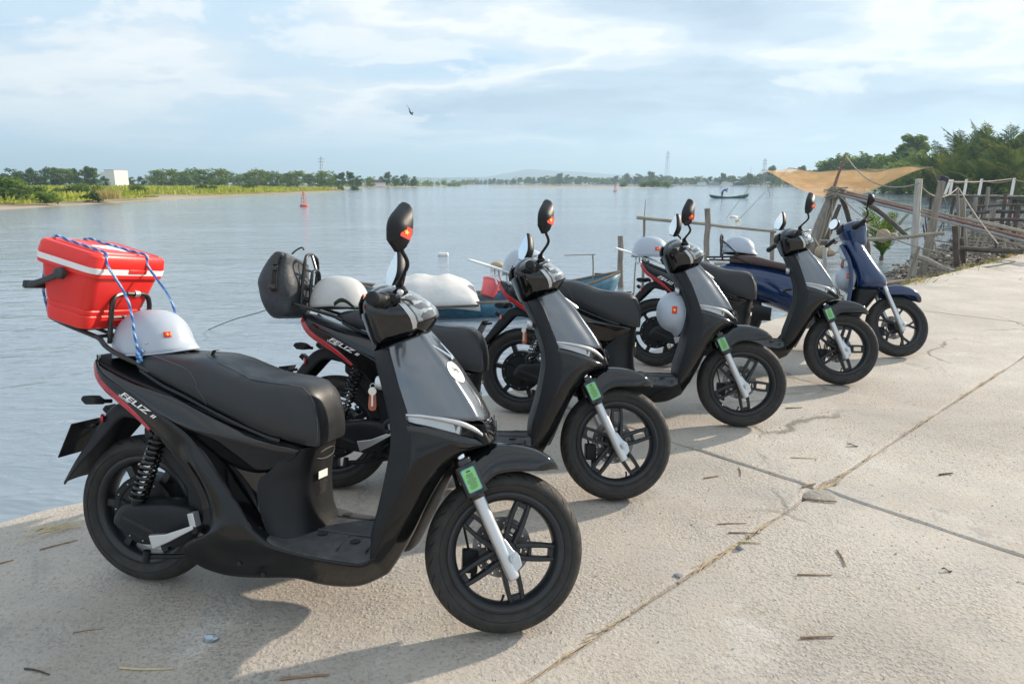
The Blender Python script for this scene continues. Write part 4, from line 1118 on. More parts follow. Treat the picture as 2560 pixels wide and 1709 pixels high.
    for x, w, zc in ((.56, .165, .290), (.60, .195, .288), (.68, .200, .284), (.78, .201, .281), (.88, .201, .281), (.925, .200, .284), (.955, .200, .300), (.975, .200, .335)):
        ze = interp([(.56, .285), (.60, .276), (.65, .262), (.75, .251), (.93, .248), (.955, .268), (.975, .325)], x)
        rows.append([(x, -w, ze), (x, -w*.93, ze+.004), (x, -w*.78, lerp(ze, zc, .5)), (x, -w*.55, zc), (x, 0, zc+.001)] + [(x, w*.55, zc), (x, w*.78, lerp(ze, zc, .5)), (x, w*.93, ze+.004), (x, w, ze)])
    fl = obj('floorboard', MB().grid(surf(rows, 4, 4)), 'dusty_floor', root, solid=.006, off=0)
    plug = None
    for x, y, z in ((.735, -.095, .2895), (.862, -.118, .2845), (.735, .095, .2895), (.862, .118, .2845)):
        if plug is None: o = plug = obj('drain_plug', MB().lathe([(0, .001), (.0165, .001), (.0175, 0)], 20, 'z'), 'strap_black', fl)
        else: o = plug.copy(); COL.objects.link(o); o.parent = fl
        o.location = (x, y, z)
    rb = MB()
    for s in (-1, 1):
        rb.tube([(.70, s*.065, .2885), (.80, s*.072, .2865), (.93, s*.080, .2905)], .003, 4)
        rb.tube([(.925, s*.085, .290), (.918, s*.165, .271)], .003, 4); rb.tube([(.83, s*.09, .286), (.82, s*.17, .269)], .003, 4)
    obj('floor_rib', rb, 'dusty_floor', fl)
    # leg shield (rider side) and its outer flank
    IN = [(.955, .300, .196), (.958, .355, .200), (.976, .424, .200), (.996, .509, .199), (1.010, .600, .194), (1.008, .672, .184), (.988, .742, .172), (.962, .808, .155), (.935, .862, .132), (.916, .898, .102)]
    rows = []
    for x, z, w in IN:
        rows.append([(x, -w, z), (x-.004, -w*.93, z+.002), (x-.020, -w*.62, z+.004), (x-.032, 0, z+.004), (x-.020, w*.62, z+.004), (x-.004, w*.93, z+.002), (x, w, z)])
    obj('leg_shield', MB().grid(surf(rows, 4, 4)), 'matte_black', root, solid=.004)
    CREASE = [(.963, .275, .206), (.990, .345, .212), (1.012, .400, .215), (1.042, .475, .216), (1.066, .545, .212), (1.075, .615, .204), (1.066, .672, .192), (1.047, .728, .180), (1.022, .792, .170), (.992, .862, .152), (.962, .916, .116)]
    INX = [(.953, .272, .203), (.958, .352, .202), (.972, .410, .202), (.990, .490, .201), (1.004, .570, .196), (1.010, .632, .189), (1.003, .690, .180), (.985, .750, .170), (.962, .808, .157), (.937, .866, .133), (.918, .902, .106)]
    for mirror in (False, True):
        f = (lambda m: m.mirror()) if mirror else (lambda m: m)
        rows = []
        for c, i in zip(CREASE, INX):
            c3 = Vector((c[0], -c[2], c[1])); i3 = Vector((i[0], -i[2], i[1]))
            rows.append([i3+Vector((0, .006, 0)), i3+Vector((0, -.002, 0)), i3.lerp(c3, .5)+Vector((0, -.006, 0)), c3+Vector((0, -.001, 0)), c3+Vector((.004, .004, 0))])
        obj('shield_flank', f(MB().grid(surf(rows, 4, 4))), 'matte_black', root, solid=.003, off=0)
    for mirror in (False, True):
        f = (lambda m: m.mirror()) if mirror else (lambda m: m)
        # gloss brow under the indicator
        T = [(1.047, .700, .181), (1.105, .690, .158), (1.165, .672, .128), (1.215, .652, .095), (1.262, .632, .050)]
        B_ = [(1.062, .668, .190), (1.110, .655, .170), (1.168, .630, .136), (1.218, .614, .098), (1.264, .612, .046)]
        rows = [[Vector((t_[0], -t_[2], t_[1])), Vector(((t_[0]+b_[0])/2+.006, -(t_[2]+b_[2])/2-.009, (t_[1]+b_[1])/2)), Vector((b_[0], -b_[2]-.002, b_[1]))] for t_, b_ in zip(T, B_)]
        obj('apron_brow', f(MB().grid(surf(rows, 5, 4))), 'gloss_black', root, solid=.003, off=0)
        # indicator lens, its dark end and the chrome blade above it
        T2 = [(1.044, .722, .178), (1.10, .716, .152), (1.150, .706, .130), (1.200, .690, .100), (1.240, .664, .066), (1.268, .634, .040)]
        B2 = [(1.052, .704, .180), (1.102, .688, .158), (1.150, .672, .136), (1.200, .656, .104), (1.240, .638, .068), (1.268, .628, .040)]
        V3 = lambda q, dx=0, dy=0: Vector((q[0]+dx, -q[2]+dy, q[1]))
        rows = [[V3(t_, .004, -.002), V3(t_, .004, -.002).lerp(V3(b_), .5)+Vector((.006, -.008, 0)), V3(b_, .004, -.003)] for t_, b_ in zip(T2[:4], B2[:4])]
        ind = obj('front_indicator', f(MB().grid(surf(rows, 4, 3))), 'lens_clear', root)
        rows = [[V3(t_, -.004, .006), V3(b_, -.004, .006)] for t_, b_ in zip(T2[:4], B2[:4])]
        obj('indicator_reflector', f(MB().grid(surf(rows, 4, 3))), 'silver', ind)
        rows = [[V3(t_, -.006, .008), V3(b_, -.004, .006)] for t_, b_ in zip(T2[2:], B2[2:])]
        obj('indicator_recess', f(MB().grid(surf(rows, 4, 3))), 'strap_black', ind)
        rows = []
        for k, q in enumerate(T2):
            wv = (.005, .009, .011, .013, .011, .004)[k]
            p = V3(q, .006, -.005)
            rows.append([p+Vector((-.004, .004, wv*.9)), p+Vector((.003, -.003, wv*.55)), p+Vector((.003, -.003, -wv*.35)), p+Vector((-.005, .004, -wv*.7))])
        obj('chrome_blade', f(MB().grid(surf(rows, 5, 3))), 'silver', ind)
    obj('front_cover', MB().grid(surf(apron_rows(), 4, 4)), 'graphite', root, solid=.003, off=0, sharp=40)
    # nose grille and chin
    rows = [[(1.262, -.052, .690), (1.270, -.02, .692), (1.270, .02, .692), (1.262, .052, .690)], [(1.276, -.050, .655), (1.284, -.02, .656), (1.284, .02, .656), (1.276, .050, .655)], [(1.278, -.046, .625), (1.286, -.02, .622), (1.286, .02, .622), (1.278, .046, .625)]]
    ng = obj('nose_grille', MB().grid(surf(rows, 4, 4)), 'gloss_black', root, solid=.004)
    gr = MB()
    for q in range(3):
        z = .675-q*.018; x = interp([(.62, 1.289), (.655, 1.287), (.69, 1.273)], z)
        gr.tube([(x-.008, -.045, z+.02), (x+.002, -.012, z), (x+.002, .012, z), (x-.008, .045, z+.02)], .0022, 5)
    obj('grille_bar', gr, 'gloss_black', ng)
    ch = MB().prism([(1.286, .624), (1.245, .610), (1.20, .585), (1.17, .55), (1.15, .60), (1.18, .66), (1.27, .66)], -.062, .062)
    obj('chin', ch, 'matte_black', root, bevel=.006)
    rows = []
    for x, z, w in ((1.17, .60, .085), (1.145, .545, .088), (1.10, .46, .088), (1.062, .375, .086), (1.032, .300, .082), (1.012, .255, .075)):
        rows.append([(x-.012, -w-.02, z), (x+.012, -w*.8, z-.006), (x+.018, 0, z-.008), (x+.012, w*.8, z-.006), (x-.012, w+.02, z)])
    obj('inner_fender', MB().grid(surf(rows, 3, 4)), 'matte_black', root, solid=.004)
    core = MB().loft([[(x0, -w, z), (x1, -w*.8, z), (x1, w*.8, z), (x0, w, z)] for z, x0, x1, w in ((.28, .96, 1.0, .10), (.42, .985, 1.06, .12), (.6, 1.0, 1.15, .13), (.7, .99, 1.2, .13), (.80, .955, 1.11, .12), (.90, .915, .98, .08))])
    obj('shield_core', core, 'strap_black', root)
    # emblem and badge on the front cover
    em = MB()
    for s in (-1, 1):
        em.tube(spline([(1.066, s*.050, .934), (1.102, s*.026, .908), (1.139, s*.003, .880)], 4), [.002, .003, .004, .0045, .005, .0055, .006, .006, .005], 6)
    obj('chevron_emblem', em, 'chrome', root)
    # ignition lock and hook on the rider side
    lk = obj('ignition_lock', MB().lathe([(0, -.012), (.020, -.012), (.024, 0), (.022, .012)], 18, 'x').xf(Matrix.Translation((.928, -.085, .800))), 'silver', root)
    obj('lock_slot', MB().box((.9155, -.085, .800), (.002, .004, .02)), 'strap_black', lk)
    obj('bag_hook', MB().tube(spline([(.965, -.01, .665), (.93, -.01, .662), (.912, -.01, .645), (.915, -.01, .628), (.93, -.01, .624)], 4), .0075, 8), 'matte_black', root)
    # --- handlebar
    rows = []
    for h in HEAD: rows.append([head_pt(h[0], 2*PI*j/28) for j in range(28)])
    cols = [spline([r[j] for r in rows], 3) for j in range(28)]
    rows = [[cols[j][i] for j in range(28)] for i in range(len(cols[0]))]
    hb = MB().loft(rows)
    for s in (-1, 1):   # cowl horns towards the grips
        hb.loft([[A(u0+du*math.cos(t)*ru, s*y, s0+math.sin(t)*rs) for t in [k*PI/6 for k in range(12)]] for y, u0, s0, ru, rs, du in ((.06, -.02, .885, .06, .036, 1), (.10, -.01, .884, .052, .034, 1), (.135, -.008, .878, .040, .028, 1), (.155, -.010, .874, .028, .021, 1))])
    obj('handlebar_cover', hb, 'gloss_black', root, sharp=50)
    LS0, LS1, LA = .774, .918, 1.16
    hl = obj('headlight', lens_patch(lambda s, a, o: head_pt(s, a, o + .010*max(0, 1-(a/LA)**2)), LS0, LS1, -LA, LA, .0045, 14, 24), 'lens_clear', root, solid=.002)
    obj('headlight_reflector', lens_patch(lambda s, a, o: head_pt(s, a, o - .006*abs(math.sin((s-LS0)*95))*max(0, 1-(a/LA)**2)), LS0+.006, LS1-.010, -LA+.06, LA-.06, .0018, 28, 24), 'silver', hl, sharp=20)
    for q in (-1, 1):
        obj('headlight_bezel', lens_patch(head_pt, LS0-.012, LS1-.02, q*(LA+.0), q*(LA+.13), .0055, 12, 3), 'silver', hl)
    obj('headlight_bezel', lens_patch(head_pt, LS0-.012, LS0-.002, -LA-.02, LA+.02, .0055, 2), 'gloss_black', hl)
    for yy in (-.035, .035): obj('headlight_bulb', MB().ball(tuple(A(.108, yy, .818)), (.012, .020, .018)), 'chrome', hl)
    db = MB().grid([[A(u, y, s) for y in (-.055, 0, .055)] for u, s in ((-.098, .875), (-.090, .903), (-.070, .924))])
    obj('dashboard', db, 'strap_black', root, solid=.004)
    for s in (-1, 1): obj('handlebar', MB().tube(spline([A(.012, s*.150, .862), A(.055, s*.115, .845), A(.06, s*.075, .80), A(.02, s*.05, .745)], 5), .004, 6), 'strap_black', root).name = 'brake_cable'
    for s in (-1, 1):
        obj('handlebar', MB().tube([A(-.005, s*.12, .876), A(-.03, s*.19, .870), A(-.055, s*.345, .860)], .011, 10), 'steel_tube', root)
        g = MB(); P = [A(-.030, s*.195, .8695), A(-.056, s*.342, .8605)]
        dd = (P[1]-P[0]); prof = []
        pts, rad = [], []
        for k in range(23):
            t = k/22; pts.append(P[0]+dd*t); rad.append(.0172 + (.0012 if k % 2 else 0) + (.004 if k < 2 else 0))
        pts += [P[0]+dd*1.001, P[0]+dd*1.06, P[0]+dd*1.14, P[0]+dd*1.17]; rad += [.019, .0205, .0195, .012]
        g.tube(pts, rad, 14)
        obj('grip', g, 'matte_black', root, sharp=30)
        obj('switch_housing', MB().loft([[A(uc+.024*math.cos(t), s*y, sc+.024*math.sin(t)) for t in [k*PI/5 for k in range(10)]] for y, uc, sc in ((.140, -.012, .874), (.150, -.016, .873), (.182, -.026, .871), (.190, -.028, .870))]).box(tuple(A(.012, s*.165, .862)), (.035, .026, .022)), 'matte_black', root, bevel=.003)
        lv = MB().tube(spline([A(.012, s*.150, .868), A(.028, s*.20, .862), A(.024, s*.26, .856), A(.020, s*.325, .850)], 4), [.007]*4+[.0055]*8+[.0065], 8).ball(tuple(A(.020, s*.33, .8495)), .0095)
        obj('brake_lever', lv, 'silver', root)
        m, c0, lat, up, nf = mirror_parts(root, s)
        nn_ = (nf*.80+lat*.60).normalized(); Mx = basis(c0+lat*.020-up*.024+nf*.0455, up.cross(nn_), up)
        fs = flag_on(m, Mx, .034, .036)
        obj('flag_star', star_mb(.0095, .0012).xf(Mx), 'flag_star', fs, smooth=False)
    return root

def pose(root, x, y, yaw, lean, steer, spin):
    root.rotation_mode = 'QUATERNION'
    M = Matrix.Translation((x, y, 0)) @ Matrix.Rotation(yaw, 4, 'Z') @ Matrix.Rotation(-lean, 4, 'X')
    root.location = M.to_translation(); root.rotation_quaternion = M.to_quaternion()
    S = Matrix.Translation(PIV) @ Matrix.Rotation(steer, 4, AX_A) @ Matrix.Translation(-PIV)
    for ch in root.children:
        if base_name(ch) in STEERED:
            if base_name(ch) == 'front_wheel': ch.matrix_basis = S @ Matrix.Translation((WB, 0, RF)) @ Matrix.Rotation(spin, 4, 'Y')
            else: ch.matrix_basis = S
        elif base_name(ch) == 'rear_wheel': ch.matrix_basis = Matrix.Translation((0, 0, RR)) @ Matrix.Rotation(spin*1.7, 4, 'Y')
    return M, S

POSES = [(-1.331, 2.264, -.22, .145, .437, .35), (-.85, 3.04, -.097, .213, .217, .0), (.057, 4.139, -.193, .147, .063, .42), (1.138, 5.284, -.401, .117, .332, .25)]
LABELS = ['black scooter nearest the camera with a red cooler tied on its rear rack',
          'black scooter with a dark dry bag hung behind its rear rack',
          'black scooter with a white tail board and a lettered helmet on the seat',
          'black scooter between the blue scooter and the one with the lettered helmet']
proto = build_scooter()
SC = []
for i, (x, y, yaw, lean, st, sp) in enumerate(POSES):
    r = proto if i == 0 else copy_tree(proto)
    SC.append(r)
    tag(r, LABELS[i], 'scooter', 'scooters parked in a row along the quay')
MS = []
for r, p in zip(SC, POSES): MS.append(pose(r, *p))
# ============================================================ what the scooters carry
M1, M2, M3, M4 = (m[0] for m in MS)
def rack_tubes(parent, rails, hoops, bars, r=.0085, name='rack'):
    rk = MB()
    for p in rails: rk.tube(spline(p, 5), r, 8)
    o = obj(name, rk, 'steel_tube', parent)
    for p in hoops: obj('rack_hoop', MB().tube(spline(p, 4), r, 8), 'steel_tube', o)
    for p in bars: obj('rack_bar', MB().tube(p, r*.8, 8), 'steel_tube', o)
    return o
def hoop(x0, x1, z0, z1, w, r=.035):
    pts = [(x0, -w, z0), (lerp(x0, x1, .5), -w, lerp(z0, z1, .5)), (x1-.001, -w, z1-r*1.2), (x1, -w+r*.35, z1-r*.3), (x1, -w+r*1.3, z1), (x1, 0, z1)]
    return pts + [(x, -y, z) for x, y, z in reversed(pts[:-1])]
# --- first scooter: rack
rails = [[(.085, s*.112, .803), (.045, s*.116, .818), (-.02, s*.12, .842), (-.07, s*.12, .868), (-.095, s*.12, .893), (-.14, s*.118, .908), (-.25, s*.11, .938), (-.335, s*.085, .962), (-.352, s*.03, .967), (-.352, 0, .967)] for s in (-1, 1)]
rk = rack_tubes(SC[0], rails, [hoop(-.084, -.070, .875, 1.047, .088)], [[(-.077, -.088, .965), (-.077, .088, .965)], [(-.11, -.12, .899), (-.11, .12, .899)], [(-.19, -.114, .921), (-.19, .114, .921)], [(-.27, -.105, .943), (-.27, .105, .943)], [(-.10, -.04, .897), (-.34, -.04, .963)], [(-.10, .04, .897), (-.34, .04, .963)]])
obj('rack_clip', MB().lathe([(.0115, -.012), (.0125, -.010), (.0125, .010), (.0115, .012)], 12, 'y', c=(-.070, .022, 1.047)), 'silver', rk)
obj('rack_foot', both(MB().box((.082, -.112, .800), (.05, .03, .014), Euler((0, R_(24), 0)))), 'steel_tube', rk, bevel=.004)
# --- red cool box
cb = thing('cool_box', 'red cool box with a white band and black swing handle strapped on the rack', 'cool box')
CBM = basis(Vector((-.200, -.040, .943)), (.97, 0, -.24), (0, 1, 0))
cb.rotation_mode = 'QUATERNION'; cbm = M1 @ CBM; cb.location = cbm.to_translation(); cb.rotation_quaternion = cbm.to_quaternion()
def rrect(a, b, r, h, n=5):
    pts = []
    for cx_, cy_, a0 in ((a-r, b-r, 0), (-a+r, b-r, 90), (-a+r, -b+r, 180), (a-r, -b+r, 270)):
        for k in range(n+1): q = R_(a0+90*k/n); pts.append((cx_+r*math.cos(q), cy_+r*math.sin(q), h))
    return pts
body = MB().loft([rrect(.076, .118, .03, .0), rrect(.083, .126, .034, .004), rrect(.087, .130, .036, .02), rrect(.0895, .1325, .036, .046), rrect(.0875, .1305, .036, .050), rrect(.0905, .1335, .036, .054), rrect(.092, .135, .036, .066), rrect(.090, .133, .036, .070), rrect(.093, .136, .036, .074), rrect(.112, .156, .036, .188), rrect(.123, .167, .036, .192), rrect(.1245, .1685, .036, .204)])
obj('box_body', body, 'cooler_red', cb, sharp=32)
obj('white_band', MB().grid([rrect(.1215, .1655, .036, .203), rrect(.1255, .1695, .037, .205), rrect(.127, .171, .037, .2235), rrect(.1235, .1675, .036, .225)], cv=True), 'cooler_white', cb, sharp=32)
obj('latch_gap', MB().box((.1275, .02, .219), (.004, .082, .015)), 'cooler_red', cb, bevel=.002)
lid = MB().loft([rrect(.124, .168, .036, .2235), rrect(.1262, .1702, .036, .228), rrect(.123, .167, .036, .262), rrect(.117, .161, .034, .270), rrect(.108, .152, .03, .2725), rrect(.104, .148, .028, .2690), rrect(.090, .134, .026, .2690), rrect(.087, .131, .026, .2735), rrect(.04, .05, .02, .2745)])
lo = obj('lid', lid, 'cooler_red', cb, sharp=32)
rr = random.Random(2); pts = []
for k in range(22):
    a = 2*PI*k/22; q = 1+rr.uniform(-.28, .2); pts.append((.012+.040*q*math.cos(a), .012+.066*q*math.sin(a), .2755))
obj('torn_sticker', MB().add(pts, [tuple(range(22))]), 'sticker_white', lo, smooth=False, solid=.0006)
hd = MB()
for s in (-1, 1):
    hd.loft([[Vector((x, s*y, h)) for x, y, h in q] for q in ([(.016, .172, .168), (.008, .172, .190), (.008, .184, .190), (.016, .184, .168)], [(-.05, .172, .128), (-.057, .172, .146), (-.057, .182, .146), (-.05, .182, .128)], [(-.108, .172, .094), (-.116, .172, .112), (-.116, .184, .112), (-.108, .184, .094)])])
hd.loft([[(-.110, y, .092), (-.125, y, .095), (-.125, y, .120), (-.113, y, .116)] for y in (-.186, -.06, .06, .186)])
h_ = obj('handle', hd, 'cooler_handle', cb, bevel=.004, sharp=30)
for s in (-1, 1): obj('handle_pivot', MB().lathe([(0, s*.190), (.012, s*.190), (.019, s*.186), (.020, s*.170)], 20, 'y', c=(.006, 0, .178)), 'cooler_handle', h_, sharp=30)
# --- ropes holding it
C2 = lambda a, b_, h: CBM @ Vector((a, b_, h))
for k, (bf, be, yend, lab) in enumerate(((-.125, -.10, -.118, 'blue rope over the near end of the red cool box'), (.060, .03, .112, 'blue rope over the far end of the red cool box'))):
    sd_ = -1 if k == 0 else 1
    pts = [Vector((-.34, yend*.7, .955)), C2(-.130, be, .10), C2(-.132, be, .225), C2(-.118, be, .276), C2(-.05, lerp(be, bf, .35), .279), C2(.05, lerp(be, bf, .7), .279), C2(.115, bf, .277), C2(.132, bf, .240), Vector((.045, lerp(CBM.translation.y+bf, yend, .4), 1.03)), Vector((.055, lerp(CBM.translation.y+bf, yend, .8), .90)), Vector((.060, yend, .845))]
    dense = []
    P = spline(pts, 8)
    mb = MB()
    for s in range(3):  # three laid strands
        q = []
        L = 0
        for i, p in enumerate(P):
            if i: L += (p-P[i-1]).length
            d = (P[min(i+1, len(P)-1)]-P[max(i-1, 0)]).normalized(); a = d.orthogonal().normalized(); b_ = d.cross(a)
            q.append(p)
        # resample finely for the twist
        fine = spline(q, 3); L = 0; out = []
        ref = Vector((0, 1, 0))
        for i, p in enumerate(fine):
            if i: L += (p-fine[i-1]).length
            d = (fine[min(i+1, len(fine)-1)]-fine[max(i-1, 0)]).normalized(); a = (ref-d*ref.dot(d)).normalized(); b_ = d.cross(a)
            th = L*2*PI/.024 + s*2*PI/3
            out.append(p+(a*math.cos(th)+b_*math.sin(th))*.0020)
        mb.tube(out, .0029, 5)
    rp = obj('rope', mb, 'rope_blue')
    rp.matrix_basis = M1; tag(rp, lab, 'rope', 'blue ropes on the cool box')
    end = P[-1]
    kn = MB()
    for q in range(3): kn.ball(tuple(end+Vector((.002*q, 0, -.012*q+.004))), (.011, .011, .008), 6, 10)
    kn.tube([end, end+Vector((.014, .004, .016))], [.004, .006], 6)
    obj('knot', kn, 'rope_blue', rp)
    obj('hook', MB().tube([end+Vector((0, 0, -.02)), end+Vector((.018, 0, -.052)), end+Vector((.010, .01, -.056))], .0026, 6), 'key_metal', rp)

# --- helmets
def shell_pt(phi, th, a=.145, b=.116, c=.152, off=0.0):
    """phi 0 = front, th from the rim (0) to the crown (pi/2)"""
    cz = math.cos(th); sz = math.sin(th)
    front = max(0, math.cos(phi))**3
    x = (a+off)*math.cos(phi)*cz**.78; y = (b+off)*math.sin(phi)*cz**.78; z = (c+off)*sz**.94
    rim = 1-min(1, max(0, th)/.30)
    x += .026*front*rim**2.0; z += .012*front*rim**1.2 - .016*rim*max(0, -math.cos(phi))
    return Vector((x, y, z))
def helmet(mat, label, M, flag=None, rivets=True, strap='strap_black', grp='half-shell helmets'):
    r = thing('helmet', label, 'helmet', group=grp)
    r.rotation_mode = 'QUATERNION'; r.location = M.to_translation(); r.rotation_quaternion = M.to_quaternion(); r.scale = M.to_scale()
    rows = [[shell_pt(2*PI*j/48, lerp(0, PI/2-.001, i/18)) for j in range(48)] for i in range(19)]
    sh = obj('shell', MB().grid(rows, cv=True), mat, r, solid=.006, sharp=60)
    obj('lining', MB().grid([[shell_pt(2*PI*j/32, lerp(.02, PI/2-.001, i/8), off=-.014) for j in range(32)] for i in range(9)], cv=True), 'strap_black', r)
    obj('rim_trim', MB().tube([shell_pt(2*PI*j/48, 0.0, off=-.002) for j in range(48)], .0035, 6, closed=True), 'strap_black' if mat == 'helmet_cream' else mat, r)
    rv = MB()
    for ph in (-1.15, -2.3, 1.15, 2.3):
        p = shell_pt(ph, .24, off=.001); rv.ball(tuple(p), .0042, 5, 8)
    obj('rivet', rv, 'silver', r)
    if flag:
        ph0, th0 = flag[:2]; w = flag[2] if len(flag) > 2 else .15; hgt = w*.62
        rows = [[shell_pt(ph0+lerp(w, -w, j/4)*(-1), th0+lerp(-hgt, hgt, i/4), off=.0025) for j in range(5)] for i in range(5)]
        fs = obj('flag_sticker', MB().grid(rows), 'flag_red', r, solid=.0005)
        st = MB(); vs = [shell_pt(ph0, th0, off=.0042)]
        for k in range(10):
            a = PI/2+k*PI/5; q = w*.46*(1 if k % 2 == 0 else .4); vs.append(shell_pt(ph0+q*math.cos(a), th0+q*math.sin(a)*.95, off=.0042))
        st.add(vs, [(0, 1+k, 1+(k+1) % 10) for k in range(10)])
        obj('flag_star', st, 'flag_star', fs, smooth=False)
    return r, sh
def ML(M, p, fwd=(1, 0, 0), up=(0, 0, 1)):
    up = Vector(up).normalized(); x = Vector(fwd); x = (x-up*x.dot(up)).normalized(); y = up.cross(x)
    return M @ (Matrix.Translation(Vector(p)) @ Matrix((x, y, up)).transposed().to_4x4())
h1, s1 = helmet('helmet_grey', 'pale grey helmet on the seat in front of the red cool box', ML(M1, (.022, 0, .842), (1, 0, .09), (-.06, 0, 1)), flag=(-.62, .42, .105))
obj('chin_strap', MB().grid([[Vector((.12+.16*f, -.02-.02*w_, .015-.012*math.sin(f*3)-f*.03+ (.025 if f > .9 else 0))) for w_ in (0, 1)] for f in [k/12 for k in range(13)]]), 'strap_black', h1, solid=.002)
h2, s2 = helmet('helmet_cream', 'cream helmet on the seat of the scooter with the dry bag', ML(M2, (.006, .0, .862), (1, 0, -.06), (.05, 0, 1)), flag=(-.30, .40, .11))
obj('chin_strap', MB().grid([[Vector((.02+.10*f, -.125-.022*math.sin(f*PI)-.012*w_, .002+.028*math.sin(f*PI)-.012*f+.018*w_)) for w_ in (0, .5, 1)] for f in [k/10 for k in range(11)]]), 'strap_olive', h2, solid=.002)
h3, s3 = helmet('helmet_grey', 'pale grey helmet lettered LOCAL behind a handlebar', ML(M3, (.0, 0, .885), (1, 0, 0), (0, 0, 1)))
for body, sz, th0, nm in (('THE LOCAL', .034, .62, 'lettering'), ('custom', .017, .50, 'lettering')):
    t_ = text_mb(body, sz, 0, .0006, 'CENTER'); t_.v = [tuple(shell_pt(-1.12+vx/.125, th0+vy/.15, off=.002)) for vx, vy, _ in t_.v]
    obj(nm, t_, 'print_dark', s3, smooth=False, merge=False)
h4, s4 = helmet('helmet_grey', 'pale grey helmet on the tail board of the black scooter beside the blue one', ML(M4, (-.095, 0, .868), (1, 0, -.03), (.02, 0, 1)), flag=(-1.0, .36, .145))
h5, s5 = helmet('helmet_grey', 'pale grey helmet hanging inside the leg shield of a black scooter', ML(M3, (.945, -.035, .672), (-.10, -.20, -1), (-.93, -.36, .06)) @ Matrix.Scale(.86, 4), flag=(1.57, .50, .19))

# --- racks on the second scooter and its dry bag
rails = [[(.06, s*.112, .800), (.02, s*.116, .820), (-.06, s*.118, .842), (-.15, s*.118, .868), (-.20, s*.11, .880), (-.225, s*.07, .886), (-.228, 0, .887)] for s in (-1, 1)]
rk2 = rack_tubes(SC[1], rails, [hoop(-.150, -.135, .870, 1.112, .082, .05), hoop(-.120, -.112, .865, 1.040, .05, .04)], [[(-.142, -.082, .965), (-.142, .082, .965)], [(-.139, -.082, 1.035), (-.139, .082, 1.035)], [(-.135, .0, 1.112), (-.112, 0, 1.04)], [(-.20, -.11, .88), (-.20, .11, .88)], [(-.147, -.082, .905), (-.147, .082, .905)]])
bg_ = thing('dry_bag', 'dark grey roll-top dry bag strapped behind the rack of a black scooter', 'bag')
bm = M2 @ Matrix.Translation((-.245, -.025, .805)); bg_.rotation_mode = 'QUATERNION'; bg_.location = bm.to_translation(); bg_.rotation_quaternion = bm.to_quaternion()
secs = []
for h, a, b_, dx in ((0, .035, .10, .02), (.012, .055, .125, .015), (.05, .070, .142, .008), (.09, .080, .150, 0), (.12, .082, .148, 0), (.15, .087, .156, 0), (.18, .086, .154, 0), (.235, .074, .150, .006), (.262, .058, .150, .018), (.285, .046, .150, .030), (.300, .030, .148, .034), (.303, .012, .145, .034)):
    ring = rrect(a, b_, min(a, b_)*.7, h, 5)
    secs.append([(x+dx-.10*(h-.15)*(h > .15)+.016*mnoise.noise(Vector((x*9, y*11, h*9)))-.012*abs(mnoise.noise(Vector((x*12, y*6, h*14)))), y+.014*mnoise.noise(Vector((x*10+4, y*8, h*12))), z-.020*(h > .2)*(1+math.sin(y*16)) + .012*mnoise.noise(Vector((x*7, y*9, 3+h*8)))) for x, y, z in ring])
obj('bag_body', MB().loft(secs), 'bag_fabric', bg_, sub=1, sharp=80)
obj('roll_top', MB().loft([[(.022+.032*math.cos(t_)*k, y, .276-.018*math.sin(y*16)+.022*math.sin(t_)*k) for t_ in [q*PI/5 for q in range(10)]] for y, k in ((-.158, .6), (-.15, 1), (0, .92), (.15, 1), (.158, .6))]), 'bag_fabric', bg_, sub=1)
sp_ = obj('strap', MB().grid([[Vector((.02-.010*f+dx, -.160-.010*math.sin(f*2.4), .285-.165*f)) for dx in (-.012, .012)] for f in [k/10 for k in range(11)]]), 'strap_black', bg_, solid=.003)
obj('buckle', MB().box((.018, -.170, .262), (.030, .010, .046)).box((.018, -.172, .225), (.024, .008, .022)).box((.006, -.172, .140), (.03, .008, .026)), 'gloss_black', sp_, bevel=.003)
obj('carry_loop', MB().tube(spline([(.03, -.02, .305), (.05, -.015, .325), (.075, -.01, .338), (.085, -.005, .326)], 4), .004, 6), 'strap_black', bg_)
# --- white tail boards on the third and fourth scooters
for i, (cx_, cz_) in ((2, (-.165, .905)), (3, (-.175, .866))):
    M_ = basis(Vector((cx_, 0, cz_)), (.963, 0, -.27), (0, 1, 0))
    tb = MB().loft([[tuple(Vector((x, y, h))) for x, y in q] for h in (-.005, .005) for q in ([(x_, y_) for x_, y_, _ in rrect(.205, .095, .06, 0)],)]).xf(M_)
    o = obj('tail_board', tb, 'plate_white', SC[i], bevel=.003, sharp=40)
    for s in (-1, 1):
        for dx in (.06, -.02): obj('board_bracket', MB().tube([M_ @ Vector((dx, s*.06, -.004)), M_ @ Vector((dx+.02, s*.07, -.05)), Vector(((M_ @ Vector((dx+.03, 0, 0))).x, s*.09, .805))], .006, 6), 'silver', o)
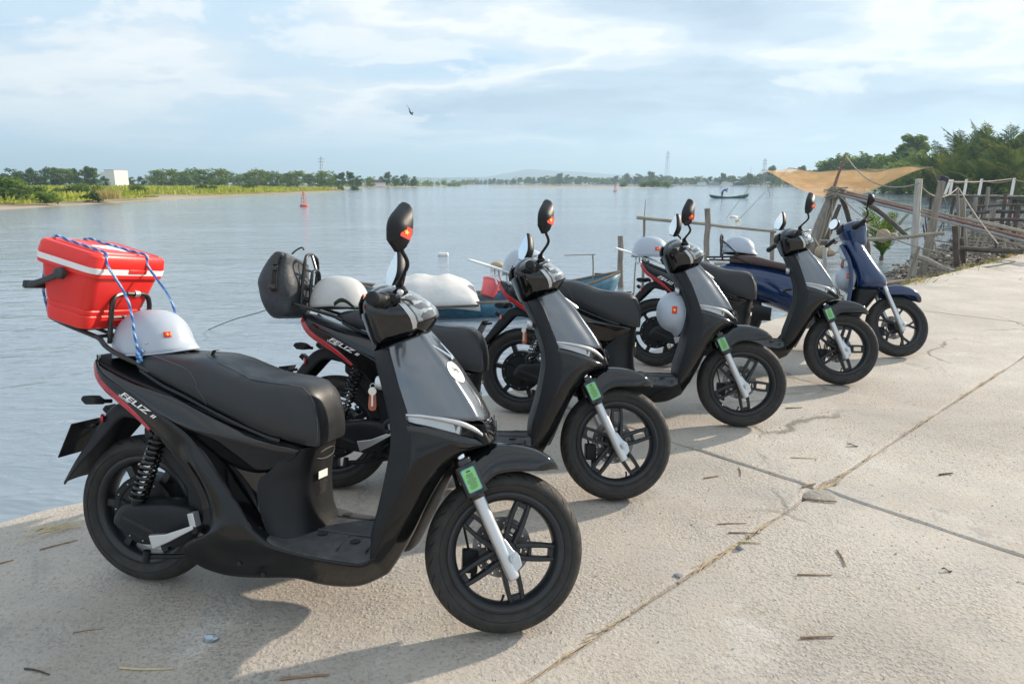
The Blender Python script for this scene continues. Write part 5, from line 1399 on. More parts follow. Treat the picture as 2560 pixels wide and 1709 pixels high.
# --- keys with leather tags
def key_fob(M, label):
    r = obj('key_fob', MB().loft([[(x*k, y_, z) for x, z in ((-.006, -.022), (-.011, -.026), (-.0135, -.06), (-.011, -.072), (0, -.076), (.011, -.072), (.0135, -.06), (.011, -.026), (.006, -.022))] for y_, k in ((-.003, .96), (-.0015, 1), (.0015, 1), (.003, .96))]), 'fob_orange')
    r.matrix_basis = M; tag(r, label, 'key fob', 'key fobs hanging from ignition locks')
    obj('key', MB().lathe([(0, -.002), (.013, -.002), (.013, .002), (0, .002)], 14, 'y', c=(0, -.005, -.012)).box((0, -.005, -.038), (.006, .002, .045)), 'key_metal', r)
    obj('key_ring', MB().tube([(.008*math.cos(a), .008*math.sin(a)*.4-.002, .008*math.sin(a)+.004) for a in [k*PI/6 for k in range(12)]], .0012, 5, closed=True), 'silver', r)
key_fob(M1 @ Matrix.Translation((.905, -.095, .785)) @ Matrix.Rotation(.25, 4, 'Z'), 'orange key fob with a pale key on the scooter with the cool box')
key_fob(M2 @ Matrix.Translation((.905, -.095, .785)) @ Matrix.Rotation(-.6, 4, 'Z'), 'orange key fob on the scooter with the dry bag')
# --- round club sticker on the first scooter's front cover
CV = surf(apron_rows(), 4, 4)
def cover_pt(i, j, off):
    i = max(0, min(len(CV)-1.001, i)); j = max(0, min(len(CV[0])-1.001, j)); a, b_ = int(i), int(j); f, g = i-a, j-b_
    P = lambda a_, b2: CV[a_][b2]
    p = P(a, b_).lerp(P(a, b_+1), g).lerp(P(a+1, b_).lerp(P(a+1, b_+1), g), f)
    n = (P(a+1, b_)-P(a, b_)).cross(P(a, b_+1)-P(a, b_)).normalized()
    if n.x < 0: n = -n
    return p+n*off
ic_, jc = 13.6, 20.2
du = (cover_pt(ic_+1, jc, 0)-cover_pt(ic_-1, jc, 0)).length/2; dv = (cover_pt(ic_, jc+1, 0)-cover_pt(ic_, jc-1, 0)).length/2
def cov(x, y, off): return cover_pt(ic_ - y/du, jc + x/dv, off)
rs = .041
ring = [[cov(rs*f*math.cos(2*PI*k/24), rs*f*math.sin(2*PI*k/24), .0035) for k in range(24)] for f in (.02, .35, .7, 1)]
rd_ = obj('round_sticker', MB().grid(ring, cv=True), 'sticker_white', SC[0])
t_ = text_mb('GFB', .020, 0, .0006, 'CENTER'); c30, s30 = math.cos(-.5), math.sin(-.5)
t_.v = [tuple(cov(vx*c30-vy*s30, vx*s30+vy*c30, .005)) for vx, vy, _ in t_.v]
obj('sticker_print', t_, 'print_dark', rd_, smooth=False, merge=False)

# ============================================================ blue scooter
def y_spoke_mb():
    mb = MB()
    def bar(p0, p1, w0, w1, d):
        p0, p1 = Vector(p0), Vector(p1); n = Vector((-(p1-p0).z, 0, (p1-p0).x)).normalized()
        mb.loft([[p+n*w+Vector((0, -dd, 0)), p-n*w+Vector((0, -dd, 0)), p-n*w+Vector((0, dd, 0)), p+n*w+Vector((0, dd, 0))] for p, w, dd in ((p0, w0, d), (p1, w1, d))])
    bar((0, 0, .03), (0, 0, .105), .011, .008, .015); bar((0, 0, .10), (-.034, 0, .166), .007, .007, .013); bar((0, 0, .10), (.034, 0, .166), .007, .007, .013)
    return mb
def build_blue():
    root = thing('scooter', 'dark blue rounded scooter at the far end of the row', 'scooter', group='scooters parked in a row along the quay')
    front_wheel(root, y_spoke_mb, 5)
    rear_wheel(root)
    for s in (-1, 1):
        y = s*.080; low = Vector((1.348, y, .205)); hi = Vector((1.178, y, .56)); d = (hi-low).normalized()
        obj('fork_leg', MB().tube([low, low+d*.02, low+d*.22, low+d*.40], [.016, .021, .020, .018], 14), 'silver', root)
        if s < 0: obj('axle_nut', MB().lathe([(0, -.036), (.010, -.036), (.013, -.028), (.020, -.024), (.022, 0)], 14, c=(WB+.006, y, RF)), 'silver', root, sharp=30)
    obj('brake_caliper', MB().box((1.225, .062, .215), (.05, .045, .075)), 'matte_black', root, bevel=.005)
    rows = []
    for ang, rc, re, w, ye in ((50, .308, .304, .012, .012), (56, .322, .300, .044, .046), (66, .336, .282, .066, .070), (80, .345, .265, .076, .080), (95, .350, .255, .078, .082), (110, .348, .262, .074, .078), (122, .340, .290, .06, .062)):
        ca, sa = math.cos(R_(ang)), math.sin(R_(ang)); pt = lambda r_, y: (WB+r_*ca, y, RF+r_*sa)
        h = [pt(re, -ye), pt(lerp(re, rc, .45), -ye), pt(lerp(re, rc, .82), -w*.94), pt(lerp(re, rc, .97), -w*.6), pt(rc, 0)]
        rows.append(h+[(x, -y, z) for x, y, z in reversed(h[:-1])])
    obj('front_fender', MB().grid(surf(rows, 4, 4)), 'navy_gloss', root, solid=.003, sharp=60)
    def ring(z, xr, xf, w, n=28, e=2.3):
        xc = lerp(xr, xf, .35); pts = []
        for k in range(n):
            a = 2*PI*k/n; c, s = math.cos(a), math.sin(a); rr_ = (abs(c)**e+abs(s)**e)**(-1/e)
            pts.append((xc+(xf-xc if c > 0 else xc-xr)*c*rr_, w*s*rr_, z + (.10*(xf-xr)*0)))
        return pts
    secs = [(.545, .970, 1.185, .165), (.58, .968, 1.215, .180), (.62, .964, 1.235, .186), (.66, .958, 1.215, .183), (.70, .948, 1.185, .178), (.78, .920, 1.125, .162), (.86, .880, 1.068, .138), (.92, .858, 1.028, .112), (.955, .85, 1.0, .095), (.965, .86, .985, .08)]
    obj('front_cover', MB().loft([ring(*q) for q in secs]), 'navy_gloss', root, sub=1, sharp=60)
    secs = [(.27, .93, 1.03, .14), (.34, .945, 1.06, .15), (.44, .955, 1.12, .155), (.53, .962, 1.175, .160), (.56, .966, 1.19, .16)]
    obj('lower_apron', MB().loft([ring(*q) for q in secs]), 'matte_black', root, sub=1, sharp=60)
    rows = [[(xx, s*w, z) for s in (-1, -.6, 0, .6, 1)] for xx, z, w in ((.955, .30, .19), (.950, .42, .198), (.958, .56, .198), (.950, .68, .19), (.925, .78, .172), (.885, .86, .145), (.855, .92, .112))]
    obj('leg_shield', MB().grid(surf(rows, 4, 3)), 'navy_gloss', root, solid=.03)
    obj('floorboard', MB().loft([[(x, -w, z-.09), (x, -w, z), (x, w, z), (x, w, z-.09)] for x, w, z in ((.50, .16, .30), (.60, .19, .28), (.90, .19, .28), (.98, .17, .32))]), 'dusty_floor', root, bevel=.01)
    # rear hull and seat
    def sec(x, z0, z1, w):
        zc, hz_ = (z0+z1)/2, (z1-z0)/2; return [(x, w*math.cos(a)*(1 if math.sin(a) < 0 else .97), zc+hz_*math.sin(a)) for a in [2*PI*k/24 for k in range(24)]]
    hull = [(-.17, .60, .66, .03), (-.15, .565, .70, .08), (-.08, .50, .735, .125), (.04, .43, .745, .155), (.18, .40, .735, .165), (.32, .36, .715, .160), (.44, .32, .695, .145), (.53, .29, .66, .125), (.58, .28, .60, .10)]
    obj('rear_body', MB().loft([sec(*q) for q in hull]), 'navy_gloss', root, sub=1, sharp=70)
    st = [(-.06, .775, .735, .06), (-.02, .795, .725, .105), (.08, .803, .718, .130), (.2, .785, .705, .138), (.32, .755, .69, .138), (.44, .735, .67, .128), (.52, .725, .65, .105), (.56, .70, .645, .07)]
    obj('seat', MB().loft(seat_mb(st)), 'brown_leather', root, sharp=70)
    obj('tail_light', MB().ball((-.168, 0, .665), (.016, .05, .032)), 'tail_red', root)
    obj('swing_arm', MB().loft([[(x, y, zc+h*math.sin(a)) if False else (x + .0*y, y, zc+h*math.cos(2*PI*k/10)) if False else (x, y+.03*math.cos(2*PI*k/10), zc+h*math.sin(2*PI*k/10)) for k in range(10)] for x, y, zc, h in ((-.04, -.12, .28, .045), (.05, -.13, .285, .075), (.2, -.13, .29, .075), (.34, -.12, .28, .06))]), 'matte_black', root)
    obj('rear_fender', MB().grid(surf([[(RR*1.22*math.cos(R_(a)), y, RR+RR*1.22*math.sin(R_(a))) for y in (-.07, 0, .07)] for a in (60, 100, 140, 165)], 4, 3)), 'matte_black', root, solid=.004)
    rails_ = [[(.14, s*.135, .715), (.08, s*.13, .735), (.0, s*.12, .770), (-.05, s*.12, .772), (-.12, s*.11, .768), (-.24, s*.09, .765), (-.275, s*.04, .765), (-.278, 0, .765)] for s in (-1, 1)]
    rack_tubes(root, rails_, [hoop(-.135, -.150, .77, .985, .085, .05)], [[(-.14, -.085, .84), (-.14, .085, .84)], [(-.145, -.085, .90), (-.145, .085, .90)], [(-.2, -.1, .766), (-.2, .1, .766)], [(-.14, -.085, .93), (.02, -.12, .79)], [(-.14, .085, .93), (.02, .12, .79)]])
    # handlebar cover
    HB = [(.71, -.085, .075, .075), (.76, -.088, .080, .082), (.81, -.092, .10, .096), (.85, -.098, .122, .112), (.885, -.10, .128, .118), (.915, -.098, .115, .112), (.94, -.085, .085, .09), (.952, -.06, .05, .05)]
    def hp(s, a, off=0.0):
        u0, u1, w = (interp([(h[0], h[k]) for h in HB], s) for k in (1, 2, 3)); uc = lerp(u0, u1, .45); e = 2.2
        c, sn = math.cos(a), math.sin(a); r_ = (abs(c)**e+abs(sn)**e)**(-1/e); du_ = (u1-uc) if c > 0 else (uc-u0)
        return A(uc+(du_+off)*c*r_, (w+off)*sn*r_, s)
    obj('handlebar_cover', MB().loft([[hp(h[0], 2*PI*j/28) for j in range(28)] for h in HB]), 'navy_gloss', root, sub=1, sharp=70)
    hl = obj('headlight', lens_patch(hp, .845, .925, -.8, .8, .004), 'lens_clear', root, solid=.002)
    obj('headlight_bezel', lens_patch(hp, .83, .935, -.95, .95, .0015), 'chrome', hl)
    obj('dashboard', MB().grid([[A(u, y, s) for y in (-.05, 0, .05)] for u, s in ((-.10, .89), (-.09, .93), (-.06, .952))]), 'strap_black', root, solid=.004)
    for s in (-1, 1):
        obj('handlebar', MB().tube([A(-.02, s*.10, .885), A(-.04, s*.19, .882), A(-.065, s*.33, .872)], .010, 8), 'chrome', root)
        P = [A(-.042, s*.20, .881), A(-.066, s*.335, .8715)]; dd = P[1]-P[0]
        obj('grip', MB().tube([P[0]+dd*(k/12) for k in range(13)]+[P[1]+dd*.08], [.018+(.0012 if k % 2 else 0) for k in range(13)]+[.012], 12), 'matte_black', root)
        obj('switch_housing', MB().loft([[A(-.03+.026*math.cos(t), s*y, .884+.026*math.sin(t)) for t in [k*PI/5 for k in range(10)]] for y in (.12, .135, .18, .195)]), 'matte_black' if s < 0 else 'silver', root, bevel=.003)
        obj('brake_lever', MB().tube(spline([A(.0, s*.15, .884), A(.016, s*.2, .878), A(.012, s*.26, .872), A(.006, s*.325, .864)], 4), .006, 8), 'matte_black', root)
        m, c0, lat, up, nf = mirror_parts(root, s, True)
        if s < 0:
            Mx = basis(c0+lat*.012-up*.012+nf*.048, -lat, up); fs = flag_on(m, Mx, .036, .028)
            obj('flag_star', star_mb(.010, .0012).xf(Mx), 'flag_star', fs, smooth=False)
    lk = obj('ignition_lock', MB().lathe([(0, -.012), (.020, -.012), (.024, 0), (.022, .012)], 18, 'x').xf(Matrix.Translation((.895, -.09, .800))), 'silver', root)
    obj('bag_hook', MB().tube(spline([(.95, -.03, .725), (.915, -.03, .722), (.897, -.03, .705), (.90, -.03, .69)], 4), .007, 8), 'matte_black', root)
    obj('side_stand', MB().tube([(.46, .13, .15), (.40, .20, .065), (.38, .275, -.05)], [.011, .010, .010], 8), 'matte_black', root)
    return root
BL = build_blue()
STEERED |= {'headlight'}
M5, S5_ = pose(BL, 1.984, 6.08, -.401, .235, .42, .1)
h6, s6 = helmet('helmet_grey', 'pale grey helmet on the brown seat of the blue scooter', ML(M5, (.005, 0, .820), (1, 0, -.12), (.10, 0, 1)))
h7, s7 = helmet('helmet_grey', 'pale grey helmet hanging inside the leg shield of the blue scooter', ML(M5, (.945, -.04, .630), (-.10, -.20, -1), (-.93, -.36, .06)) @ Matrix.Scale(.80, 4), flag=(1.57, .50, .19))
key_fob(M5 @ Matrix.Translation((.868, -.10, .79)) @ Matrix.Rotation(.3, 4, 'Z'), 'orange key fob on the blue scooter')
# ============================================================ boats, buoys and the far net
def hull_rows(L, B, sheer, depth, rake_f, rake_b, n=17, pointed_stern=True):
    rows = []
    for i in range(n):
        f = i/(n-1)*2-1
        w = B/2*max(.02, (1-abs(f)**2.3))**.75
        if not pointed_stern and f < -.3: w = max(w, B/2*.55*(1-.3*abs(f)))
        zs = sheer*(f**2 if f > 0 else .75*f**2); kd = -depth*(1-abs(f)**3)
        x = f*L/2; xo = (rake_f if f > 0 else -rake_b)*abs(f)**3
        rows.append([(x+xo, -w, zs+.12), (x+xo*.8, -w*.94, zs*.85-.02), (x+xo*.4, -w*.70, lerp(zs, kd, .75)), (x, 0, lerp(zs*.5, kd, .95)), (x+xo*.4, w*.70, lerp(zs, kd, .75)), (x+xo*.8, w*.94, zs*.85-.02), (x+xo, w, zs+.12)])
    return rows
def boat(name, label, p, rz, L, B, sheer, m_top, m_bot, m_in, scale=1.0):
    r = thing(name, label, 'boat', p, rz); r.scale = (scale,)*3
    R = surf(hull_rows(L, B, sheer, .22, .28, .2), 2, 2)
    nv = len(R[0])
    obj('hull', MB().grid([q[4:nv-4] for q in R]), m_bot, r, solid=.03, sharp=40)
    for a, b_ in ((0, 5), (nv-5, nv)):
        obj('side_plank', MB().grid([q[a:b_] for q in R]), m_top, r, solid=.035, off=0, sharp=40)
    for a in (0, nv-1): obj('gunwale', MB().tube([q[a]+Vector((0, 0, .012)) for q in R], .024, 6), m_in, r)
    obj('inner_floor', MB().grid([[(x, -B*.38*max(.05, 1-abs(x/(L*.5))**2.5), .0), (x, B*.38*max(.05, 1-abs(x/(L*.5))**2.5), .0)] for x in [L*.47*k/6 for k in range(-6, 7)]]), 'boat_wood', r)
    for x in (-L*.3, L*.12, L*.34):
        obj('thwart', MB().box((x, 0, .10), (.16, B*.86*(1-abs(x/(L*.5))**2.3)**.75, .03)), m_in, r)
    return r
pb = Vector((-.42, 10.6, ZW+.10))
bt = boat('rowing_boat', 'blue and green wooden boat moored behind the scooters with a tarpaulin over it', pb, R_(7), 3.75, 1.05, .36, 'boat_blue', 'boat_green', 'boat_wood')
# tarpaulin: a sagging sheet over hoops
rows = []; rr = random.Random(3)
for i in range(29):
    f = i/28; x = lerp(-1.85, -.12, f); row = []
    top = interp([(0, .10), (.10, .26), (.28, .34), (.45, .38), (.62, .38), (.80, .365), (.88, .33), (.95, .22), (1, .08)], f) + .010*math.cos(f*26)
    for j in range(21):
        g = j/20*2-1; y = g*.64; z = .10 + (top)*(1-abs(g)**2.0) + .030*(1-abs(mnoise.noise(Vector((x*1.3+y*.8, y*2.6-x*.5, 0))))*3.2) - (.05 if abs(g) > .9 else 0)
        if f < .04 or f > .97: z -= .09*(1-abs(g))
        row.append((x + .03*mnoise.noise(Vector((y*3, f*4, 7))), y, z))
    rows.append(row)
tp = obj('tarpaulin', MB().grid(rows), 'tarp', sharp=70, solid=.006)
tp.location = pb; tp.rotation_euler = (0, 0, R_(7)); tag(tp, 'pale grey tarpaulin draped over the blue and green boat', 'tarpaulin')
tk = obj('tarp_weight', MB().tube([(-1.7, -.66, .09), (-.15, -.68, .12)], .02, 6), 'dark_wood', tp)
bk = thing('bucket', 'pink plastic bucket in the boat beside the tarpaulin', 'bucket', tuple(pb + Matrix.Rotation(R_(7), 3, 'Z') @ Vector((.02, -.10, .15))), .3); bk.rotation_euler = (R_(-22), R_(20), 0)
obj('bucket_body', MB().lathe([(.0, 0), (.105, 0), (.11, .01), (.150, .26), (.162, .262), (.162, .275), (.146, .27), (.105, .02), (0, .02)], 28, 'z'), 'pink_plastic', bk, sharp=35)
obj('bucket_handle', MB().tube([(.155*math.cos(a), .03, .262+.10*math.sin(a)) for a in [PI*k/12 for k in range(13)]], .005, 6), 'white_foam', bk)
bx = obj('crate', MB().box((0, 0, 0), (.42, .5, .14)), 'litter_blue', bevel=.02); bx.matrix_basis = Matrix.Translation(pb) @ Matrix.Rotation(R_(7), 4, 'Z') @ Matrix.Translation((.48, 0, .17)); tag(bx, 'flat blue tub in the boat right of the pink bucket', 'tub')
bp_ = thing('bamboo_pole', 'bent bamboo pole standing at the bow of the moored boat', 'pole', tuple(pb + Matrix.Rotation(R_(7), 3, 'Z') @ Vector((1.72, 0, .36))))
obj('pole', MB().tube(spline([(0, 0, -.35), (0, 0, .2), (-.015, 0, .42)], 4), .012, 6), 'bamboo', bp_); obj('cross_stick', MB().tube([(-.46, .02, .40), (.03, -.01, .418)], .008, 6), 'bamboo', bp_)
fl_ = obj('float', MB().lathe([(0, -.14), (.05, -.14), (.07, -.12), (.07, .12), (.05, .14), (0, .14)], 14, 'x'), 'white_foam', sharp=40)
p = loc(1017, 587, z=ZW); fl_.location = p+Vector((0, 0, .03)); tag(fl_, 'white cylindrical float drifting behind the tarpaulin', 'float')
fl2 = obj('float', MB().ball((0, 0, 0), (.17, .12, .10)), 'litter_tan'); p = loc(1140, 612, z=ZW); fl2.location = p+Vector((0, 0, .03)); tag(fl2, 'tan float drifting above the white tail board', 'float')
for (xd, yd, s, m_, l) in ((1683, 499, .40, 'white_foam', 'white foam block drifting left of the bamboo rail'), (1693, 506, .26, 'yellow_foam', 'yellow foam block drifting beside the white one'), (1579, 520, .0, 'white_foam', '')):
    if s == 0: continue
    p = loc(xd, yd, z=ZW); mb = MB(); rr = random.Random(int(xd)); q = [Vector(v) for v in MB().ball((0, 0, 0), (s*.6, s*.4, s*.28), 6, 9).v]
    mb = MB().ball((0, 0, 0), (s*.6, s*.4, s*.28), 6, 9); mb.v = [tuple(Vector(v)*(1+.25*mnoise.noise(Vector(v)*9))) for v in mb.v]
    o = obj('foam_block', mb, m_, sharp=30); o.location = p+Vector((0, 0, s*.05)); tag(o, l, 'foam block')
for k, (xd, yd) in enumerate(((885, 437), (830, 431), (660, 437))):
    pass
# mooring line lying from the water to the boat
p0, p1 = loc(478, 756, z=ZW), loc(640, 706, z=ZW+.35)
ml = MB().tube(spline([p0, p0.lerp(p1, .35)+Vector((0, 0, .03)), p0.lerp(p1, .7)+Vector((0, 0, .02)), p1, p1+Vector((1.1, .6, .05))], 6), .006, 5)
tag(obj('mooring_line', ml, 'dark_wood'), 'thin dark mooring line rising out of the water behind the dry bag', 'line')

# red buoys
def buoy(xd, yd, label, s):
    p = loc(xd, yd, z=ZW); r = thing('buoy', label, 'buoy', p, 0, 'red channel buoys'); r.scale = (s,)*3
    obj('float', MB().lathe([(0, -.15), (.40, -.15), (.47, -.05), (.47, .16), (.40, .24), (0, .26)], 24, 'z'), 'buoy_red', r, sharp=35)
    cg = MB(); P = lambda a, z: (lerp(.34, .09, (z-.24)/1.25)*math.cos(a), lerp(.34, .09, (z-.24)/1.25)*math.sin(a), z)
    for k in range(4): cg.tube([P(k*PI/2+.5, .22), P(k*PI/2+.5, 1.5)], .030, 5)
    for z in (.55, .85, 1.15): cg.tube([P(a, z) for a in [q*PI/6 for q in range(12)]], .022, 4, closed=True)
    obj('cage', cg, 'buoy_red', r); obj('lamp', MB().lathe([(0, 1.45), (.12, 1.45), (.12, 1.52), (.05, 1.56), (.05, 1.74), (0, 1.76)], 10, 'z'), 'buoy_red', r, sharp=30)
    obj('day_mark', MB().box((0, 0, .95), (.2, .02, .3)), 'white_foam', r, smooth=False)
buoy(698, 474, 'red cage buoy nearer the camera off the left bank', .80)
buoy(1411, 439.5, 'small distant red buoy in front of the sandbar', 1.0)

# fisherman in a long boat
p = loc(1672, 455, z=ZW); D = p.y
fb = thing('fishing_boat', 'long dark boat with raised ends carrying a bending man', 'boat', tuple(p+Vector((0, 0, .06))), R_(8))
R = surf(hull_rows(4.9, .85, .40, .16, .35, .30), 2, 2); nv = len(R[0])
obj('hull', MB().grid([q[4:nv-4] for q in R]), 'dark_wood', fb, solid=.02, sharp=40)
for a, b_ in ((0, 5), (nv-5, nv)): obj('side_plank', MB().grid([q[a:b_] for q in R]), 'boat_teal', fb, solid=.03, off=0)
for a in (0, nv-1): obj('gunwale', MB().tube([q[a] for q in R], .03, 5), 'boat_green', fb)
obj('deck', MB().grid([[(x, -.24*(1-abs(x/2.3)**2.5), .02), (x, .24*(1-abs(x/2.3)**2.5), .02)] for x in [2.1*k/6 for k in range(-6, 7)]]), 'boat_wood', fb)
def person(p, rz):
    me = bpy.data.meshes.new('person')
    V = [(0, 0, .86), (.14, 0, .98), (.34, 0, 1.10), (.46, 0, 1.15), (.56, 0, 1.17), (.64, 0, 1.17),
         (-.02, .10, .82), (.02, .13, .44), (-.04, .14, .04), (.10, .15, .01), (-.02, -.10, .82), (-.06, -.13, .44), (-.14, -.14, .04), (.0, -.15, .01),
         (.42, .18, 1.12), (.58, .20, .92), (.74, .14, .80), (.42, -.18, 1.12), (.58, -.20, .92), (.74, -.14, .78)]
    Ed = [(0, 1), (1, 2), (2, 3), (3, 4), (4, 5), (0, 6), (6, 7), (7, 8), (8, 9), (0, 10), (10, 11), (11, 12), (12, 13), (3, 14), (14, 15), (15, 16), (3, 17), (17, 18), (18, 19)]
    rad = [.15, .14, .16, .12, .065, .10, .10, .075, .05, .045, .10, .075, .05, .045, .07, .05, .035, .07, .05, .035]
    me.from_pydata(V, Ed, []); me.materials.append(MAT['cloth_blue'])
    o = bpy.data.objects.new('person', me); COL.objects.link(o)
    sk = o.modifiers.new('skin', 'SKIN'); sv = me.skin_vertices[0].data
    for i, r_ in enumerate(rad): sv[i].radius = (r_, r_)
    sv[0].use_root = True
    o.modifiers.new('sub', 'SUBSURF').render_levels = 1
    o.location = p; o.rotation_euler = (0, 0, rz)
    return o
pm = fb.matrix_basis if False else Matrix.Translation(fb.location) @ Matrix.Rotation(R_(8), 4, 'Z')
man = person(pm @ Vector((-.95, 0, .03)), R_(8)); man.scale = (.92, .92, .92)
tag(man, 'man in blue bending forward at the stern of the long boat', 'person')
hd_ = obj('head', MB().ball((.70, 0, 1.19), (.105, .09, .12)), 'skin', man); obj('hair', MB().ball((.72, 0, 1.235), (.105, .098, .095)), 'bird_dark', man)
obj('trousers', MB().tube([(-.03, .12, .80), (.02, .13, .44), (-.03, .14, .10)], [.118, .095, .075], 8).tube([(-.03, -.12, .80), (-.06, -.13, .44), (-.13, -.14, .10)], [.118, .095, .075], 8), 'trouser', man)
po = thing('net_pole', 'thin curved pole rising from the bow of the long boat', 'pole', tuple(pm @ Vector((2.4, 0, .45))))
obj('pole', MB().tube(spline([(0, 0, -.3), (.12, 0, .9), (.30, 0, 2.3), (.42, 0, 3.5)], 5), [.035-.0014*k for k in range(16)], 5), 'bamboo', po)
p = loc(1769, 450, z=ZW); q = loc(1752, 392, dist=p.y); po = thing('net_pole', 'thin pole leaning out of the water left of the orange net', 'pole', tuple(p))
obj('pole', MB().tube([(0, 0, -.5), tuple(q-p)], [.045, .02], 5), 'bamboo', po)

# orange lift net hanging by its four corners
ND = 36.0
cl, cr_ = loc(1776, 391, dist=ND), loc(2083, 383, dist=ND+.8)
W_ = cr_-cl; dep = Vector((.6, 5.2, 0)); rows = []
for i in range(33):
    f = i/32; row = []
    for j in range(21):
        g = j/20; p = cl + W_*f + dep*(g-.5)
        sag = 1.48*(math.sin(PI*f)**.9)*(.10+.90*math.sin(PI*g)**.8) + .05*mnoise.noise(Vector((f*9, g*6, 2)))
        p.z -= sag; p.z += .06*math.cos(f*PI*5)*(1-math.sin(PI*g)); row.append(p)
    rows.append(row)
def net_mat():
    m = bpy.data.materials.new('orange_net'); m.use_nodes = True; t = NT(m.node_tree); t.n.clear()
    o = t.new('ShaderNodeOutputMaterial'); d = t.new('ShaderNodeBsdfDiffuse'); tl = t.new('ShaderNodeBsdfTranslucent'); tr = t.new('ShaderNodeBsdfTransparent')
    tc = t.new('ShaderNodeTexCoord'); n = t.noise(t.vmath('MULTIPLY', tc.outputs['Object'], (1, 1, 5)), .9, 4, .6)
    c = t.ramp(n, [(.35, (.60, .36, .17)), (.65, (.76, .51, .28))]); t.link(c, d.inputs[0]); t.link(c, tl.inputs[0])
    m1 = t.new('ShaderNodeMixShader'); m1.inputs[0].default_value = .6; t.link(d.outputs[0], m1.inputs[1]); t.link(tl.outputs[0], m1.inputs[2])
    m2 = t.new('ShaderNodeMixShader'); t.link(t.ramp(t.noise(tc.outputs['Object'], 1.6, 3), [(.3, .56), (.7, .36)]), m2.inputs[0]); t.link(m1.outputs[0], m2.inputs[1]); t.link(tr.outputs[0], m2.inputs[2])
    t.link(m2.outputs[0], o.inputs[0]); MAT['orange_net'] = m
net_mat()
nt = thing('lift_net', 'orange fishing lift net sagging above the water between its poles', 'fishing net', tuple(cl))
ofs = -cl
obj('net', MB().grid([[p+ofs for p in r] for r in rows]), 'orange_net', nt, sharp=0)
for q_ in (0, -1): obj('edge_rope', MB().tube([r[q_]+ofs for r in rows], .018, 4), 'rope_tan', nt)
for k, (a, tip) in enumerate(((rows[0][0], (-2.2, .4, -2.6)), (rows[-1][0], (1.6, .2, -2.7)), (rows[0][-1], (-1.4, 1.5, -2.8)), (rows[-1][-1], (1.8, 1.5, -2.9)))):
    obj('corner_pole', MB().tube([a+ofs, a+ofs+Vector(tip)], [.008, .014], 5), 'bamboo', nt)
# swallow
p = loc(943, 260, dist=26); bsc = 1.5; bd = thing('bird', 'dark swallow flying over the river with folded wings', 'bird', tuple(p), .6)
obj('bird_body', MB().lathe([(0, -.09), (.012, -.07), (.022, -.02), (.020, .03), (.006, .07), (.003, .12)], 8, 'x'), 'bird_dark', bd)
obj('wing', MB().add([(-.02, 0, 0), (.03, .01, 0), (.07, .10, .06), (.13, .16, .09), (.02, .09, .055)], [(0, 1, 2, 4), (4, 2, 3)]), 'bird_dark', bd, smooth=False, solid=.004)
obj('wing', MB().add([(-.02, 0, 0), (.03, -.01, 0), (.08, -.09, .04), (.15, -.12, .05), (.02, -.08, .04)], [(0, 4, 2, 1), (4, 3, 2)]), 'bird_dark', bd, smooth=False, solid=.004)
bd.scale = (bsc,)*3; bd.rotation_euler = (.5, -.5, 2.3)
# ============================================================ right-hand shore: stakes, net frame, jetty, palms, debris
def bank_w(t): return interp([(5.5, -.1), (7, .30), (9, .75), (10.6, 1.15), (13, 1.7), (16, 2.3), (24, 3.7), (40, 6.2), (60, 9.5), (75, 12)], t)
def bank_z(t, off): return -.12 - .62*(off/max(.3, bank_w(t)*1.15)) 
rows = []
for i in range(90):
    t_ = lerp(5.5, 75, (i/89)**1.6); w_ = bank_w(t_); row = []
    for f in (-.25, 0, .2, .45, .7, .9, 1.1, 1.5):
        off = (w_+.1)*f if f > 0 else f
        z = -.10 - .65*max(0, f) + .10*mnoise.noise(Vector((t_*1.1, off*1.4, 3)))*(1 if f > 0 else .2) + .04*mnoise.noise(Vector((t_*4, off*4, 3)))
        row.append(Q(t_, EDGE_N+off+ .25*mnoise.noise(Vector((t_*.8, f, 9)))*(f > .5), z))
    rows.append(row)
tag(obj('mud_bank', MB().grid(rows), 'mud', sharp=60), kind='structure')

def stake(xd0, yd0, xd1, yd1, r0, r1, label, z=ZW, dist=None, mat='weathered_wood', name='post', cat='post', grp=None, sink=.5, n=9):
    p = loc(xd0, yd0, z=z) if dist is None else loc(xd0, yd0, dist=dist)
    q = loc(xd1, yd1, dist=p.y)
    r = None
    d = (q-p).normalized(); base = p-d*sink; mb = MB(); P = [base.lerp(q, k/7) for k in range(8)]
    P = [v + Vector((mnoise.noise(v*3), mnoise.noise(v*3+Vector((5, 0, 0))), 0))*r0*.5 for v in P]
    mb.tube([v-p for v in P], [lerp(r0, r1, k/7)*(1+.12*mnoise.noise(v*7)) for k, v in enumerate(P)], n)
    o = obj(name, mb, mat, sharp=50); o.location = p
    return tag(o, label, cat, grp)
G1 = 'wooden stakes standing in the river'
stake(1425, 652, 1424, 541, .062, .055, 'thick grey stake in the river beside the lettered helmet', dist=13.2, grp=G1, sink=.8)
stake(1474, 700, 1478, 497, .032, .026, 'thin stake carrying the left end of the bamboo rail', dist=13.3, grp=G1, sink=.4)
stake(1478, 499, 1481, 458, .010, .006, 'bare twig tied on top of the thin stake', dist=13.3, name='stick', cat='stick', sink=.05, mat='bamboo')
stake(1619, 690, 1624, 478, .060, .055, 'thick stake behind the mirror of the scooter beside the blue one', dist=13.3, grp=G1, sink=.4)
stake(1768, 700, 1772, 526, .045, .042, 'stake carrying the right end of the bamboo rail', dist=13.4, grp=G1, sink=.4)
stake(1378, 668, 1379, 627, .125, .115, 'short thick stump in the water beside the bow of the moored boat', dist=12.0, grp=G1, mat='dark_wood', sink=.5)
